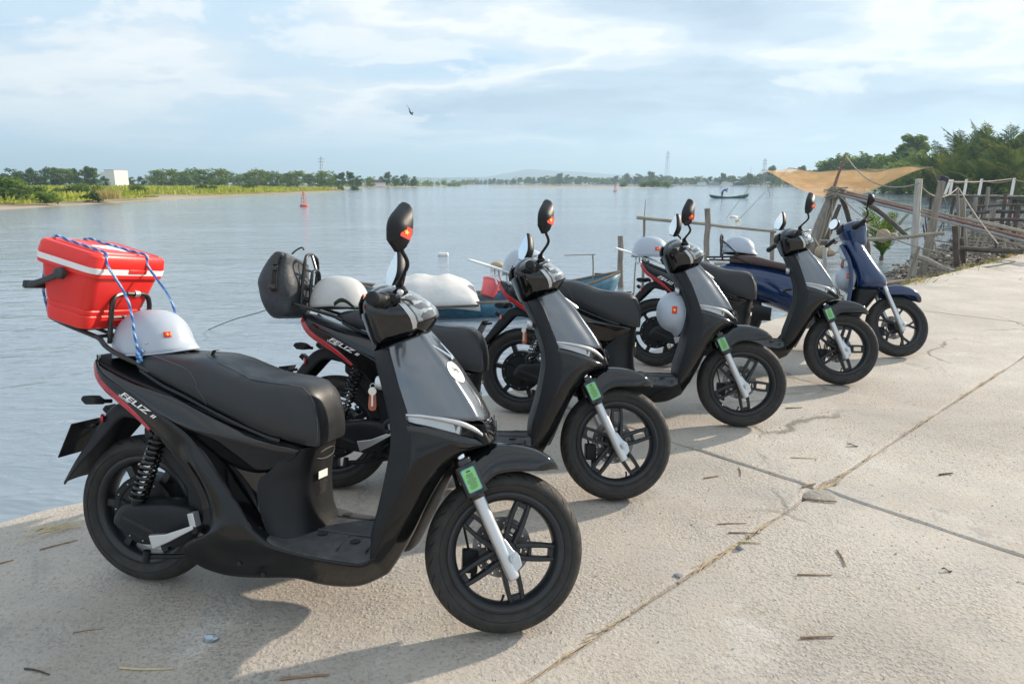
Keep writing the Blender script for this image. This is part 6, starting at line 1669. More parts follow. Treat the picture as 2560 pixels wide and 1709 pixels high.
stake(1456, 640, 1460, 575, .018, .012, 'thin green-topped stick rising left of the helmet with a red flag', dist=12.6, name='stick', cat='stick', mat='bamboo')
stake(1988, 560, 1984, 486, .085, .075, 'stout post in the water behind the young palm', dist=19, grp=G1)
stake(1890, 640, 1893, 565, .05, .045, 'pale post at the foot of the big leaning log', dist=15.5, grp=G1, mat='pale_post')
def rail(a, b, r0, r1, label, mat='bamboo', name='rail', cat='rail', grp=None, sag=0.0):
    (xa, ya, da), (xb, yb, db) = a, b; p, q = loc(xa, ya, dist=da), loc(xb, yb, dist=db); m = p.lerp(q, .5)-Vector((0, 0, sag))
    P = spline([p, p.lerp(m, .5)-Vector((0, 0, sag*.25)), m, m.lerp(q, .5)-Vector((0, 0, sag*.25)), q], 4)
    o = obj(name, MB().tube([v-p+Vector((0, 0, mnoise.noise(v*2)*r0*.6)) for v in P], [lerp(r0, r1, k/(len(P)-1)) for k in range(len(P))], 7), mat); o.location = p
    return tag(o, label, cat, grp)
rail((1461, 498, 13.25), (1780, 532, 13.35), .034, .026, 'long bamboo rail tied across the stakes in the river')
rail((1640, 604, 13.0), (1800, 612, 13.2), .035, .03, 'lower rail behind the blue scooter', grp=None)
rail((1990, 549, 12.6), (2168, 537, 11.6), .036, .030, 'bamboo rail running to the white-grey post by the pavement')
rail((1880, 552, 14.0), (1995, 549, 12.7), .016, .016, 'thin rope-wrapped rail behind the handlebar of the blue scooter', mat='rope_tan')
# frame of the lift net: leaning log, braces, mast, long poles, lashings
fr = thing('fishing_rig', 'leaning log frame with red and blue poles that works the orange net', 'frame', tuple(loc(1868, 592, dist=17.5)))
o0 = Vector(fr.location); D0 = 17.5
def fpt(xd, yd, d): return loc(xd, yd, dist=d)-o0
def lg_(name, pts, rr_, mat, n=9):
    P = spline(pts, 4); m = len(P)
    return obj(name, MB().tube([v+Vector((mnoise.noise(v*2), mnoise.noise(v*2+Vector((3, 0, 0))), 0))*rr_[0]*.35 for v in P], [lerp(rr_[0], rr_[1], k/(m-1))*(1+.16*mnoise.noise(v*4)) for k, v in enumerate(P)], n), mat, fr, sharp=50)
lg_('log', [fpt(1852, 606, 17.5), fpt(1885, 520, 17.5), fpt(1915, 432, 17.5)], (.20, .13), 'weathered_wood', 12)
lg_('log', [fpt(1868, 600, 17.2), fpt(1900, 540, 17.2), fpt(1926, 470, 17.3)], (.07, .05), 'dark_wood')
lg_('brace', [fpt(1926, 436, 17.6), fpt(1946, 500, 18.4), fpt(1962, 556, 19)], (.075, .06), 'dark_wood')
lg_('brace', [fpt(1938, 440, 17.6), fpt(2010, 480, 17), fpt(2085, 545, 16)], (.06, .05), 'dark_wood')
lg_('mast', [fpt(1911, 437, 17.5), fpt(1925, 395, 17.5), fpt(1941, 352, 17.5)], (.045, .018), 'pole_red')
lg_('pole', [fpt(1922, 441, 17.4), fpt(2120, 488, 15), fpt(2420, 562, 12.6)], (.034, .026), 'pole_red')
lg_('pole', [fpt(1920, 446, 17.3), fpt(2120, 495, 14.9), fpt(2420, 572, 12.5)], (.030, .024), 'pole_blue')
lg_('pole', [fpt(1930, 437, 17.6), fpt(2120, 481, 15.3), fpt(2420, 549, 12.8)], (.026, .022), 'bamboo')
lash = MB(); rr = random.Random(6)
for k in range(16):
    c = fpt(1918+rr.uniform(-12, 12), 440+rr.uniform(-8, 12), 17.42); lash.tube([c+Vector((.17*math.cos(a)*rr.uniform(.8, 1.1), .17*math.sin(a), .05*math.sin(a+k))) for a in [q*PI/5 for q in range(10)]], .013, 5, closed=True)
obj('lashing', lash, 'rope_tan', fr)
def hang(a, b, sag, r=.014, mat='rope_tan', name='rope'):
    p, q = fpt(*a), fpt(*b); P = [p.lerp(q, k/14)-Vector((0, 0, sag*4*(k/14)*(1-k/14))) for k in range(15)]
    return obj(name, MB().tube(P, r, 5), mat, fr)
hang((1940, 356, 17.5), (2108, 421, 12.0), .32); hang((1912, 440, 17.4), (1900, 590, 17), .0); hang((1918, 440, 17.4), (1870, 575, 17.2), .1); hang((1925, 445, 17.3), (1985, 500, 15.5), .05); hang((1908, 440, 17.4), (1880, 560, 17.2), .0)
hang((1868, 545, 16.9), (1935, 568, 15.5), .25); hang((2076, 548, 15.8), (1955, 505, 16.5), .0, .01)
for k, (xd, yd, dd, m_, l) in enumerate(((1884, 578, 17, 'litter_tan', 'round tan float hanging at the foot of the leaning log'), (1935, 580, 16.2, 'pole_red', 'orange rag float tied under the net frame'), (2026, 541, 16.5, 'litter_tan', 'tan floats lying beside the young palm'))):
    p = loc(xd, yd, dist=dd); r_ = .16 if k != 1 else .08
    fo = obj('float', MB().ball((0, 0, 0), (r_, r_, r_*1.05 if k != 1 else r_*2.2), 8, 12).ball((r_*1.4, 0, -.02), (r_*.8, r_*.8, r_*.6), 6, 9), m_); fo.location = p; tag(fo, l, 'float')
# posts on the bank
GP = 'weathered posts on the debris bank'
stake(2094, 652, 2107, 411, .065, .062, 'tall pale post at the pavement edge right of the blue scooter', z=-.42, mat='pale_post', grp=GP, n=7)
stake(2107, 650, 2163, 408, .072, .066, 'wide leaning plank post with a dark cap beside the tall pale post', z=-.42, mat='weathered_wood', grp=GP, n=5)
stake(2197, 640, 2189, 517, .060, .055, 'squat dark post on the bank where the long poles cross', z=-.40, mat='dark_wood', grp=GP)
stake(2213, 632, 2206, 545, .050, .045, 'second dark post just behind the squat one', z=-.42, mat='dark_wood', grp=GP)
stake(2072, 668, 2108, 565, .035, .028, 'thin stick leaning on the tall pale post', z=-.3, mat='weathered_wood', grp=GP)
stake(2200, 540, 2195, 428, .038, .03, 'slim pole behind the squat dark post', dist=16, mat='weathered_wood', grp=GP, sink=.6)
stake(2211, 560, 2206, 455, .075, .07, 'grey stump with ropes behind the slim pole', dist=17, mat='weathered_wood', grp=GP, sink=.6)
cap = obj('cloth_wrap', MB().box((0, 0, 0), (.15, .14, .10)), 'trouser', bevel=.03); cap.matrix_basis = Matrix.Translation(loc(2164, 411, dist=loc(2107, 650, z=-.42).y)) @ Matrix.Rotation(.3, 4, 'Y'); tag(cap, 'dark cloth tied over the top of the leaning plank post', 'cloth')
def line(a, b, sag, label, r=.012, grp='ropes strung between the posts'):
    p, q = loc(a[0], a[1], dist=a[2]), loc(b[0], b[1], dist=b[2]); P = [p.lerp(q, k/14)-Vector((0, 0, sag*4*(k/14)*(1-k/14)))-p for k in range(15)]
    o = obj('rope', MB().tube(P, r, 5), 'rope_tan'); o.location = p; return tag(o, label, 'rope', grp)
d1 = loc(2094, 652, z=-.42).y
line((2108, 420, d1), (2196, 432, 15.8), .22, 'sagging rope from the tall pale post to the slim pole')
line((2150, 415, 14), (2320, 410, 22), .05, 'thin taut rope above the white jetty posts')
line((2200, 432, 15.9), (2290, 560, 11.5), .05, 'rope slanting down from the slim pole to the bank')
line((2104, 480, d1), (2196, 515, 12.2), .05, 'rope wound from the tall pale post to the squat dark post')
line((1973, 505, 13), (2180, 582, 10.6), .1, 'slack rope crossing behind the blue scooter to the bank')
line((2104, 600, d1), (2330, 600, 11.5), .12, 'low rope trailing along the debris bank')
for k, (xa, ya, da, xb, yb, db) in enumerate(((2220, 500, 16, 2420, 548, 12.5), (2235, 528, 15, 2420, 553, 12.8), (2215, 520, 15.5, 2420, 592, 11.8))):
    rail((xa, ya, da), (xb, yb, db), .028, .024, ('upper', 'middle', 'lower')[k]+' of the loose bamboo poles fanning over the debris bank', grp='loose bamboo poles on the bank')
rail((2095, 585, 12.6), (2190, 625, 11.4), .06, .05, 'fallen log lying behind the squat dark post', mat='weathered_wood', name='log', cat='log')
rail((1995, 680, 10.3), (2140, 682, 10.0), .065, .045, 'thick driftwood trunk lying along the pavement edge by the blue fender', mat='weathered_wood', name='log', cat='log')
rail((2010, 652, 11.2), (2130, 640, 11.6), .04, .03, 'slender driftwood branch above the thick trunk', mat='weathered_wood', name='log', cat='log')
rail((2180, 570, 14), (2349, 577, 13), .055, .05, 'dark beam lying across the debris behind the posts', mat='dark_wood', name='beam', cat='beam')
# jetty with white posts
JD = 34.0
jt = thing('jetty', 'rickety wooden jetty with white posts and a rope rail on the far right', 'jetty', tuple(loc(2240, 447, dist=JD)))
j0 = Vector(jt.location); jp = lambda xd, yd, d: loc(xd, yd, dist=d)-j0
jl = jp(2155, 447, 38); jr = jp(2440, 452, 27); ax_ = (jr-jl); axn = ax_.normalized(); sidev = Vector((-axn.y, axn.x, 0))
pk = None
npl = 40
for k in range(npl):
    c = jl.lerp(jr, (k+.5)/npl)
    if pk is None: o = pk = obj('plank', MB().box((0, 0, 0), (ax_.length/npl*.86, 1.1, .045)), 'weathered_wood', jt, bevel=.005)
    else: o = pk.copy(); COL.objects.link(o); o.parent = jt
    o.location = c+Vector((0, 0, rnd.uniform(-.015, .015))); o.rotation_euler = (0, 0, math.atan2(axn.y, axn.x)+rnd.uniform(-.03, .03))
for s in (-.45, .45): obj('beam', MB().tube([jl+sidev*s-Vector((0, 0, .09)), jr+sidev*s-Vector((0, 0, .09))], .06, 6), 'dark_wood', jt)
tops = []
for k, (xd, yt, lean) in enumerate(((2178, 413, .05), (2166, 416, .22), (2211, 414, .03), (2245, 414, .04), (2320, 417, .02), (2395, 416, .0))):
    f = (xd-2155)/(2440-2155); f = f*(1+.32*(1-f)); c = jl.lerp(jr, min(1, max(0, f*.8+.0))) - sidev*.5
    d = c.y+j0.y; b_ = loc(xd, 447, dist=d)-j0; b_.z = c.z; tpt = b_+Vector((lean, 0, .80)); tops.append(tpt)
    obj('white_post', MB().tube([b_-Vector((0, 0, .1)), tpt], [.065, .06], 7), 'cooler_white', jt)
tops.sort(key=lambda v: v.x)
for a, b_ in zip(tops, tops[1:]): obj('rope_rail', MB().tube([a.lerp(b_, k/10)-Vector((0, 0, .06+.55*(k/10)*(1-k/10))) for k in range(11)], .022, 5), 'rope_tan', jt)
for k in range(9):
    c = jl.lerp(jr, k/8)+sidev*(.4 if k % 2 else -.4); obj('pile', MB().tube([c, c+Vector((rnd.uniform(-.2, .2), 0, -1.6))], [.07, .08], 7), 'dark_wood', jt)
# second, ruined jetty nearer
jt2 = thing('jetty', 'collapsed grey jetty beams standing in the mud before the white-post jetty', 'jetty', tuple(loc(2260, 500, dist=21)))
q0 = Vector(jt2.location); qp = lambda xd, yd, d: loc(xd, yd, dist=d)-q0
for a, b_, r_ in (((2190, 490, 22), (2400, 486, 20), .06), ((2200, 505, 21), (2420, 508, 19), .055), ((2215, 475, 23), (2400, 470, 23), .05)):
    obj('beam', MB().tube([qp(*a), qp(*a).lerp(qp(*b_), .5)+Vector((0, 0, .04)), qp(*b_)], r_, 6), 'dark_wood', jt2)
for xd, d_, h in ((2222, 22, .9), (2250, 21.5, 1.1), (2285, 21, .8), (2312, 21, 1.2), (2338, 20.5, .9), (2270, 23, 1.4), (2235, 20, .7)):
    b_ = qp(xd, 440, d_); b_.z = -.55-q0.z; obj('pile', MB().tube([b_-Vector((0, 0, .3)), b_+Vector((rnd.uniform(-.15, .15), 0, h+.45))], [.07, .055], 7), rnd.choice(('dark_wood', 'weathered_wood')), jt2)
rr = random.Random(55)
for k in range(26):
    xd = rr.uniform(2140, 2349); d_ = rr.uniform(15, 27); p = loc(xd, 420, dist=d_); p.z = -.55; h = rr.uniform(.5, 1.35); r_ = rr.uniform(.014, .032)
    tip = Vector((rr.gauss(0, .22), rr.gauss(0, .15), h)); m = rr.choice(('weathered_wood', 'dark_wood', 'bamboo'))
    o = obj('stake', MB().tube([Vector((0, 0, -.4)), tip*.45+Vector((rr.gauss(0, .02), 0, 0)), tip], [r_, r_*.9, r_*.65], 6), m); o.location = p
    tag(o, {'weathered_wood': 'grey', 'dark_wood': 'dark', 'bamboo': 'pale'}[m]+' crooked stake sticking out of the mud before the jetty', 'stake', {'weathered_wood': 'grey', 'dark_wood': 'dark', 'bamboo': 'pale'}[m]+' stakes before the jetty')
for k in range(12):
    xd = rr.uniform(2150, 2330); d_ = rr.uniform(14, 24); p = loc(xd, 420, dist=d_); p.z = rr.uniform(-.45, .15); L = rr.uniform(1.2, 3.2); a_ = rr.uniform(-.5, .4)
    q = Vector((math.cos(a_), math.sin(a_), rr.uniform(-.12, .12)))*L
    o = obj('pole', MB().tube(spline([Vector((0, 0, 0)), q*.5-Vector((0, 0, .05)), q], 4), rr.uniform(.014, .03), 6), rr.choice(('weathered_wood', 'bamboo'))); o.location = p
    tag(o, 'loose pole lying across the crooked stakes before the jetty', 'pole', 'loose poles before the jetty')
# a far slim mast over the palms
p = loc(2337, 420, dist=120); q = loc(2338, 268, dist=120); ms = thing('mast', 'thin aerial mast above the palms at the right edge', 'mast', (p.x, p.y, .3))
obj('pole', MB().tube([(0, 0, 0), (0, 0, q.z-.3)], [.09, .04], 5), 'steel_grey', ms); obj('antenna', MB().tube([(-.3, 0, q.z-1.2), (-.25, 0, q.z+.3), (.25, 0, q.z+.3), (.3, 0, q.z-1.2)], .04, 4), 'steel_grey', ms)

# palms
def frond_mb(L, seed, wid=.16, n=24, droop=70, a0=10):
    rr = random.Random(seed); P = [Vector((0, 0, 0))]; m = 16
    for k in range(m):
        a = R_(lerp(a0, droop, (k/m)**1.5)); P.append(P[-1]+Vector((math.sin(a), 0, math.cos(a)))*(L/m))
    mb = MB().tube(P, [L*.011*(1-.8*k/m) for k in range(m+1)], 4)
    for k in range(n):
        u = lerp(.14, .99, k/(n-1)); i = min(m-1, int(u*m)); p = P[i].lerp(P[i+1], u*m-i); d = (P[i+1]-P[i]).normalized()
        ln = L*.26*(math.sin(PI*min(1, .18+u*.86))**.6)*rr.uniform(.8, 1.1)
        for s in (-1, 1):
            out = (Vector((0, s, 0))*rr.uniform(.6, .9)+d*rr.uniform(.8, 1.1)+Vector((0, 0, -.05))).normalized(); w_ = d*wid*.5
            tip = p+out*ln+Vector((0, 0, -ln*rr.uniform(.02, .25))); mid = p+out*ln*.55
            mb.add([p-w_*.6, mid-w_, tip, mid+w_, p+w_*.6], [(0, 1, 3, 4), (1, 2, 3)])
    return mb
FR = {}
def palm(label, p, H, nf, seed, mat='palm_leaf', grp='palms on the right shore', trunk=0.0, dead=1, wid=.17, nl=24):
    rr = random.Random(seed); r = thing('palm', label, 'palm', p, rr.uniform(0, 6), grp)
    key = (mat, wid, nl)
    if key not in FR:
        FR[key] = [obj('frond', frond_mb(1.0*5, 70+i, wid, nl, (40, 62, 88)[i], (5, 12, 22)[i]), (mat if mat != 'palm_leaf' else ('palm_leaf', 'palm_dark', 'palm_olive')[i]), r, smooth=False, merge=False) for i in range(3)]; first = FR[key][:]
    else: first = []
    for k in range(nf):
        src = FR[key][k % 3]
        if first: o = first.pop(0); src = o
        else: o = src.copy(); COL.objects.link(o); o.parent = r
        s = H/5*rr.uniform(.78, 1.06)*(.9, 1, .95)[k % 3]
        o.location = (0, 0, trunk); o.rotation_euler = (0, rr.uniform(-.12, .16), k*2.4+rr.uniform(-.4, .4)); o.scale = (s, s, s)
    st = MB().tube([(0, 0, -.8), (0, 0, trunk+.15*H*.3)], [.045*H, .03*H], 7)
    obj('trunk', st, 'bark', r)
    return r
PL = [(2135, 58+24, 5.2, 'left end of the palm clump, behind the leaning plank post'), (2168, 78, 6.4, 'low in front of the palm clump, left of the white posts'), (2205, 84, 8.0, 'upright in the left half of the clump'), (2232, 90, 8.8, 'behind the upright left one, reaching higher'), (2258, 86, 9.4, 'tallest, in the middle of the clump'), (2285, 76, 7.0, 'leafy, right of the tallest'), (2308, 84, 8.6, 'tall, between the leafy one and the mast'), (2338, 74, 8.0, 'at the right edge of the view below the mast'), (2190, 66, 4.6, 'short, spreading over the jetty'), (2262, 62, 4.6, 'short, right behind the white posts'), (2325, 60, 5.0, 'short, low at the right edge'), (2365, 70, 7.8, 'cut by the right edge of the view')]
for k, (xd, d_, H, l) in enumerate(PL):
    p = loc(xd, 420, dist=d_); palm('palm '+l, (p.x, p.y, .1), H*1.06, 15, 300+k, wid=.10, nl=30)
for k, (xd, d_, top, pk_, l) in enumerate(((1893, 185, 368, 1, 'rounded tree at the left tip of the right shore wood'), (1915, 175, 357, 6, 'broad dark tree behind the mast of the net'), (1938, 180, 352, 5, 'mid green tree right of the net mast'), (1962, 172, 360, 1, 'fresh green tree above the orange net'), (1985, 165, 355, 0, 'dark tree above the right half of the net'), (2008, 160, 352, 6, 'dense dark tree left of the tall bright one'), (2030, 150, 355, 1, 'leafy tree at the foot of the tall bright one'), (2066, 140, 322, 4, 'tall bright feathery tree, left twin'), (2088, 138, 301, 4, 'tallest bright feathery tree on the right shore'), (2110, 130, 345, 5, 'green tree between the feathery trees and the palms'), (2050, 125, 372, 3, 'low bright tree above the right corner of the net'), (2090, 118, 378, 1, 'low leafy tree left of the palms'), (2125, 112, 360, 6, 'dark tree merging with the palm clump'), (2150, 105, 352, 0, 'dark tree at the back of the palm clump'), (2180, 98, 365, 3, 'low bright tree under the palms'), (2310, 96, 380, 6, 'dark undergrowth tree behind the jetty'), (2250, 94, 385, 0, 'dark low tree behind the jetty posts'))):
    far_tree(xd, top, d_, pk_, grp='trees on the right shore', lab=l)
mb = MB(); rr = random.Random(31)
cs = []
for k in range(120):
    f = rr.random(); s_ = Vector((74, 138, 0)).lerp(Vector((47, 66, 0)), f) + Vector((rr.uniform(.5, 9), rr.uniform(-2, 6), 0)); cs.append((s_.x, s_.y, rr.uniform(-.2, 1.6), rr.uniform(.6, 1.3)))
for k in range(70): cs.append((rr.uniform(96, 118), rr.uniform(165, 200), rr.uniform(0, 2.4), rr.uniform(1, 1.8)))
tag(obj('undergrowth', leaf_cloud(rr, cs, 60, .33), 'leaf_dark', smooth=False, merge=False), kind='stuff')
p = loc(2022, 592, z=-.5); palm('young bright green palm growing at the water edge behind the blue scooter', (p.x, p.y, -.52), 1.65, 11, 77, mat='palm_young', grp=None, wid=.15, nl=20)

# debris on the bank
rr = random.Random(12)
for k in range(46):
    t_ = rr.uniform(9, 27)**1.0; off = rr.uniform(.1, bank_w(t_)*1.0); L = rr.uniform(.3, 1.3); a = rr.uniform(-.5, .5)+.73+ (PI/2 if rr.random() < .2 else 0)
    p = Q(t_, EDGE_N+off, bank_z(t_, off)+.05); d = Vector((math.cos(a), math.sin(a), rr.uniform(-.12, .12)))*L/2; r_ = rr.uniform(.010, .030)
    b_ = Vector((rr.uniform(-.08, .08), rr.uniform(-.08, .08), rr.uniform(0, .06)))
    o = obj('driftwood', MB().tube(spline([-d, b_, d], 3), [r_*1.1, r_, r_*1.1, r_, r_*.9, r_*.8, r_*.6], 6), rr.choice(('weathered_wood', 'bamboo', 'dark_wood', 'weathered_wood')), sharp=50); o.location = p
    mn_ = o.data.materials[0].name; tag(o, {'weathered_wood': 'grey', 'bamboo': 'pale', 'dark_wood': 'dark'}[mn_]+' driftwood stick lying among the debris on the muddy bank', 'driftwood', {'weathered_wood': 'grey', 'bamboo': 'pale', 'dark_wood': 'dark'}[mn_]+' driftwood on the muddy bank')
cols = {'litter_blue': 'blue', 'litter_red': 'red', 'litter_white': 'white', 'litter_tan': 'tan', 'pink_plastic': 'pink'}
for k, (xd, yd, m_, s) in enumerate(((2330, 561, 'litter_red', .20), (2349-5, 567, 'litter_white', .16), (2262, 590, 'litter_white', .15), (2230, 490, 'litter_blue', .25), (2276, 496, 'litter_red', .3), (2300, 480, 'litter_white', .25), (2175, 590, 'litter_white', .12), (2240, 610, 'litter_tan', .16), (2160, 615, 'litter_white', .10), (2212, 575, 'litter_tan', .14), (2305, 545, 'litter_white', .15), (2140, 545, 'litter_white', .14), (2322, 500, 'pink_plastic', .2), (2196, 468, 'litter_blue', .3), (2115, 620, 'litter_tan', .1), (2280, 520, 'litter_white', .2))):
    p = loc(xd, yd, z=-.36); mb = MB().ball((0, 0, 0), (s*.6, s*.42, s*.3), 6, 9); mb.v = [tuple(Vector(v)*(1+.35*mnoise.noise(Vector(v)*8/s*.15+Vector((k, 0, 0))))) for v in mb.v]
    o = obj('litter', mb, m_, sharp=25); o.location = p+Vector((0, 0, s*.2)); o.rotation_euler = (rr.uniform(-.4, .4), rr.uniform(-.4, .4), rr.uniform(0, 6))
    tag(o, f'crumpled {cols[m_]} plastic litter on the muddy bank', 'litter', 'plastic litter on the bank')
mb = MB()
for k in range(5200):
    t_ = 8 + 34*rr.random()**1.7; off = rr.uniform(0.02, bank_w(t_)*1.05); s = rr.uniform(.012, .05)*(1+t_*.02)
    mb.box(Q(t_, EDGE_N+off, bank_z(t_, off)+.07+.05*mnoise.noise(Vector((t_*2, off*2, 0)))), (s*rr.uniform(1, 4.5), s*.8, s*.5), Euler((rr.uniform(-.5, .5), rr.uniform(-.5, .5), rr.uniform(0, 3.1))))
n3 = len(mb.f)//3
for nm_, m_, a, b_ in (('debris', 'weathered_wood', 0, n3), ('debris', 'mud', n3, 2*n3), ('debris', 'dark_wood', 2*n3, len(mb.f))):
    q = MB(); idx = sorted({i for f in mb.f[a:b_] for i in f}); mp_ = {v: k for k, v in enumerate(idx)}; q.v = [mb.v[i] for i in idx]; q.f = [tuple(mp_[i] for i in f) for f in mb.f[a:b_]]
    tag(obj(nm_, q, m_, smooth=False, merge=False), kind='stuff')
# rocks at the waterline of the far right shore
for k in range(14):
    f = k/13; s_ = Vector((95, 172, 0)).lerp(Vector((70, 130, 0)), f); s = rr.uniform(.6, 1.3); mb = MB().ball((0, 0, 0), (s*1.3, s, s*.6), 5, 8); mb.v = [tuple(Vector(v)*(1+.4*mnoise.noise(Vector(v)+Vector((k*3, 0, 0))))) for v in mb.v]
    o = obj('rock', mb, 'quay_concrete', sharp=20); o.location = s_+Vector((rr.uniform(-1, 1), rr.uniform(-2, 2), ZW+.15)); tag(o, 'dark rock at the water line below the right shore wood', 'rock', 'rocks along the right shore')
# grass along the pavement edge
gm = MB(); gd = MB()
for k in range(2600):
    t_ = rr.uniform(9.2, 30) if rr.random() < .93 else rr.uniform(1, 9); 
    if mnoise.noise(Vector((t_*1.3, 2, 0))) < -.02: continue
    off = rr.gauss(.02, .10)+ (.07 if t_ > 12 else .04); b_ = Q(t_, EDGE_N+off-.06, -.005 if off < .08 else -.08); h = rr.uniform(.03, .11); a = rr.uniform(0, 6.3); e = Vector((math.cos(a), math.sin(a), 0)); tip = b_+Vector((rr.uniform(-1, 1), rr.uniform(-1, 1), 0))*.07+Vector((0, 0, h))
    (gm if rr.random() < .45 else gd).add([b_-e*.004, b_+e*.004, b_.lerp(tip, .6)+e*.003+Vector((0, 0, .01)), tip], [(0, 1, 2), (0, 2, 3)])
tag(obj('grass', gm, 'green_weed', smooth=False, merge=False), kind='stuff'); tag(obj('grass', gd, 'dry_grass', smooth=False, merge=False), kind='stuff')

# ============================================================ small things on the concrete
K = 2349/2560
Z6p = lambda x, y: ((1600+x/2.2115)*K, (1000+y/2.2115)*K)
Z7p = lambda x, y: ((x/2.349)*K, (1200+y/2.349)*K)
def twig(a, b_, r_, label, mat='twig_brown', bend=.06):
    p, q = loc(*a, z=r_), loc(*b_, z=r_*1.1); d = q-p; n = Vector((-d.y, d.x, 0))*bend
    P = spline([p, p.lerp(q, .35)+n*.7, p.lerp(q, .7)+n*.5, q], 4)
    o = obj('twig', MB().tube([v-p for v in P], [r_*(.8+.4*math.sin(k*1.3)**2)*(1-.5*k/len(P)) for k in range(len(P))], 6), mat); o.location = p
    tag(o, label, 'twig', 'twigs on the concrete')
for a, b_, r_, l, m_, be in (
    (Z6p(870, 962), Z6p(1060, 966), .0034, 'straight reddish twig lying alone in the middle of the right slab', 'twig_brown', .01),
    (Z6p(888, 1311), Z6p(1072, 1303), .0044, 'dark thick twig on the slab at the bottom right', 'twig_brown', .02),
    (Z6p(1090, 828), Z6p(1137, 916), .0038, 'short twig pointing towards the camera below the joint crossing', 'twig_brown', .05),
    (Z6p(352, 431), Z6p(437, 417), .0038, 'short red-brown twig right of the second scooter front wheel', 'twig_brown', .02),
    (Z6p(833, 316), Z6p(985, 322), .0030, 'thin pale twig behind the joint crossing', 'straw_pale', .02),
    (Z6p(488, 731), Z6p(665, 735), .0034, 'orange twig lying across the long joint', 'twig_brown', .03),
    (Z6p(545, 781), Z6p(668, 788), .0038, 'pale twig just below the orange one on the long joint', 'straw_pale', .05),
    (Z6p(428, 684), Z6p(588, 679), .0026, 'thin grey-brown twig above the orange one by the long joint', 'twig_brown', .03),
    (Z6p(898, 479), Z6p(972, 459), .0055, 'thick twig lying in the gap at the joint crossing', 'twig_brown', .03),
    (Z6p(922, 542), Z6p(1090, 559), .0060, 'long curved twig at the patched joint crossing', 'twig_brown', -.06),
    (Z6p(1654, 411), Z6p(1730, 402), .0048, 'dark twig on the far right slab', 'leaf_litter', .04),
    (Z6p(804, 43), Z6p(898, 40), .0040, 'brown twig in front of the third scooter wheel', 'twig_brown', .01),
    (Z6p(548, 372), Z6p(556, 418), .0032, 'tiny twig beside the cross joint', 'twig_brown', .05),
    (Z7p(703, 1098), Z7p(1018, 1104), .0036, 'long pale straw at the bottom left in the shadow of the first scooter', 'straw_pale', -.04),
    (Z7p(1643, 1167), Z7p(1935, 1138), .0046, 'thick brown twig at the bottom centre of the picture', 'twig_brown', .02),
    (Z7p(143, 1104), Z7p(290, 1139), .0036, 'dark twig at the bottom left corner', 'leaf_litter', .06),
    (Z7p(428, 894), Z7p(595, 871), .0020, 'faint thin straw on the shaded slab below the first rear wheel', 'twig_brown', .04),
    (Z7p(232, 407), Z7p(458, 349), .0032, 'brown twig left of the first scooter rear wheel', 'twig_brown', .02),
    (Z7p(-4, 488), Z7p(78, 467), .0028, 'brown twig cut by the left edge of the picture', 'twig_brown', .02),
    (Z7p(218, 297), Z7p(258, 279), .0030, 'short twig near the quay edge at the left', 'twig_brown', .02)):
    twig(a, b_, r_, l, m_, be)
rr = random.Random(77)
sw = MB(); c = loc(*Z7p(305, 300), z=0)
for k in range(22):
    a = rr.uniform(.1, 1.0); d = Vector((math.cos(a), math.sin(a), 0))*rr.uniform(.04, .10); p = c+Vector((rr.gauss(0, .03), rr.gauss(0, .02), .003+rr.random()*.012)); sw.tube([p-d, p+d+Vector((0, 0, rr.uniform(-.002, .01)))], .0011, 3)
tag(obj('straw_tuft', sw, 'straw_pale', merge=False), 'tuft of dry straw near the quay edge at the left', 'straw')
sw = MB()
for k in range(330):
    t_ = rr.uniform(.6, 10); 
    if mnoise.noise(Vector((t_*1.9, 7, 0))) < -.12: continue
    a = rr.gauss(0, .16); d = (T_DIR*math.cos(a)+N_DIR*math.sin(a))*rr.uniform(.02, .11); p = Q(t_, JOINT_N+rr.gauss(0, .008), rr.uniform(-.012, .002)); sw.tube([p-d, p+Vector((0, 0, .002)), p+d], rr.uniform(.0009, .0022), 3)
tag(obj('straw', sw, 'joint_sand', smooth=False, merge=False), kind='stuff')
pb_ = MB()
for k in range(3800):
    x, y = rr.uniform(-2.3, 3.4), rr.uniform(1.3, 6.5); n_ = -x*.669+y*.743
    if n_ > EDGE_N-.1: continue
    s = rr.uniform(.0016, .0050)*(1.6 if rr.random() < .06 else 1); z0 = 0
    q = [(s*rr.uniform(.7, 1.3), 0, 0), (0, s*rr.uniform(.7, 1.3), 0), (-s*rr.uniform(.7, 1.3), 0, 0), (0, -s*rr.uniform(.7, 1.3), 0), (0, 0, s*rr.uniform(.6, 1.1))]
    pb_.add([(x+u, y+v, z0+w_) for u, v, w_ in q], [(0, 1, 4), (1, 2, 4), (2, 3, 4), (3, 0, 4)])
tag(obj('gravel', pb_, 'old_concrete', smooth=False, merge=False), kind='stuff')
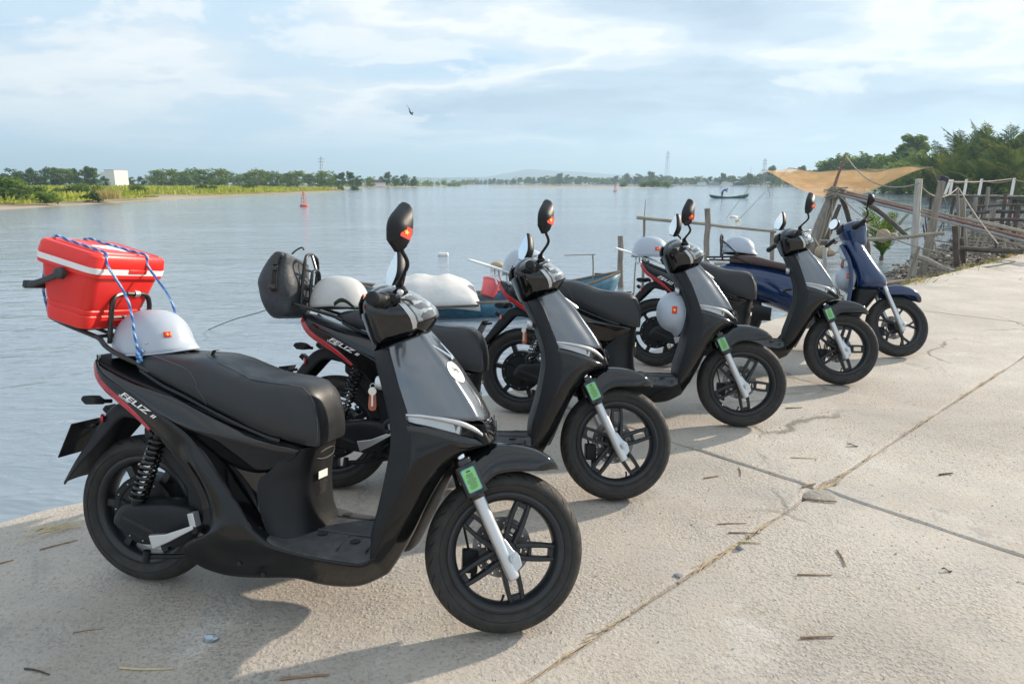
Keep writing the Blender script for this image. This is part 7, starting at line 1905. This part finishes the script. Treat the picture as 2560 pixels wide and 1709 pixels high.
def pebble(xy, s, mat, label, name='stone', flat=.6, cat='stone'):
    p = loc(*xy, z=0); mb = MB().ball((0, 0, 0), (s, s*.75, s*flat), 6, 9); mb.v = [tuple(Vector(v)*(1+.35*mnoise.noise(Vector(v)/s*1.2+p*7))) for v in mb.v]
    o = obj(name, mb, mat, sharp=25); o.location = p+Vector((0, 0, s*flat*.7)); tag(o, label, cat)
pebble(Z6p(551, 824), .016, 'stone_grey', 'blue-grey stone beside the long joint')
pebble(Z6p(212, 972), .018, 'stone_grey', 'flat grey stone nearer the camera on the long joint', flat=.25)
pebble(Z7p(1238, 942), .021, 'foil', 'crumpled foil sweet wrapper on the shaded concrete in front of the first scooter', 'sweet_wrapper', .7, 'wrapper')
for xy, l, s in ((Z6p(1176, 250), 'dark curled leaf on the slab behind the joint crossing', .028), (Z6p(1696, 940), 'small dark leaf on the slab at the right', .018)):
    p = loc(*xy, z=.004); rows = [[(lerp(-s, s, i/6), (j-1)*s*.35*math.sin(PI*(i+.3)/6.6), .004*abs(j-1)+.005*math.sin(i)) for j in range(3)] for i in range(7)]
    o = obj('leaf', MB().grid(rows), 'leaf_litter', solid=.0008); o.location = p; o.rotation_euler = (0, 0, -.4); tag(o, l, 'leaf')
pt = MB(); c = Q(CROSS_T-.06, JOINT_N-.03, .0); pts = [c+Vector((.085*(1+.3*mnoise.noise(Vector((math.cos(a), math.sin(a), 3))))*math.cos(a), .075*(1+.3*mnoise.noise(Vector((math.cos(a)*2, math.sin(a)*2, 1))))*math.sin(a), .0)) for a in [2*PI*k/26 for k in range(26)]]
pt.grid([[p+Vector((0, 0, -.02)) for p in pts], [p+Vector((0, 0, -.004)) for p in pts], [p.lerp(c, .25)+Vector((0, 0, .0005+.001*mnoise.noise(p*40))) for p in pts], [p.lerp(c, .6)+Vector((0, 0, .0005+.0025*mnoise.noise(p*60))) for p in pts], [p.lerp(c, .97)+Vector((0, 0, .002)) for p in pts]], cv=True)
tag(obj('mortar_patch', pt, 'quay_concrete', pv, sharp=40))
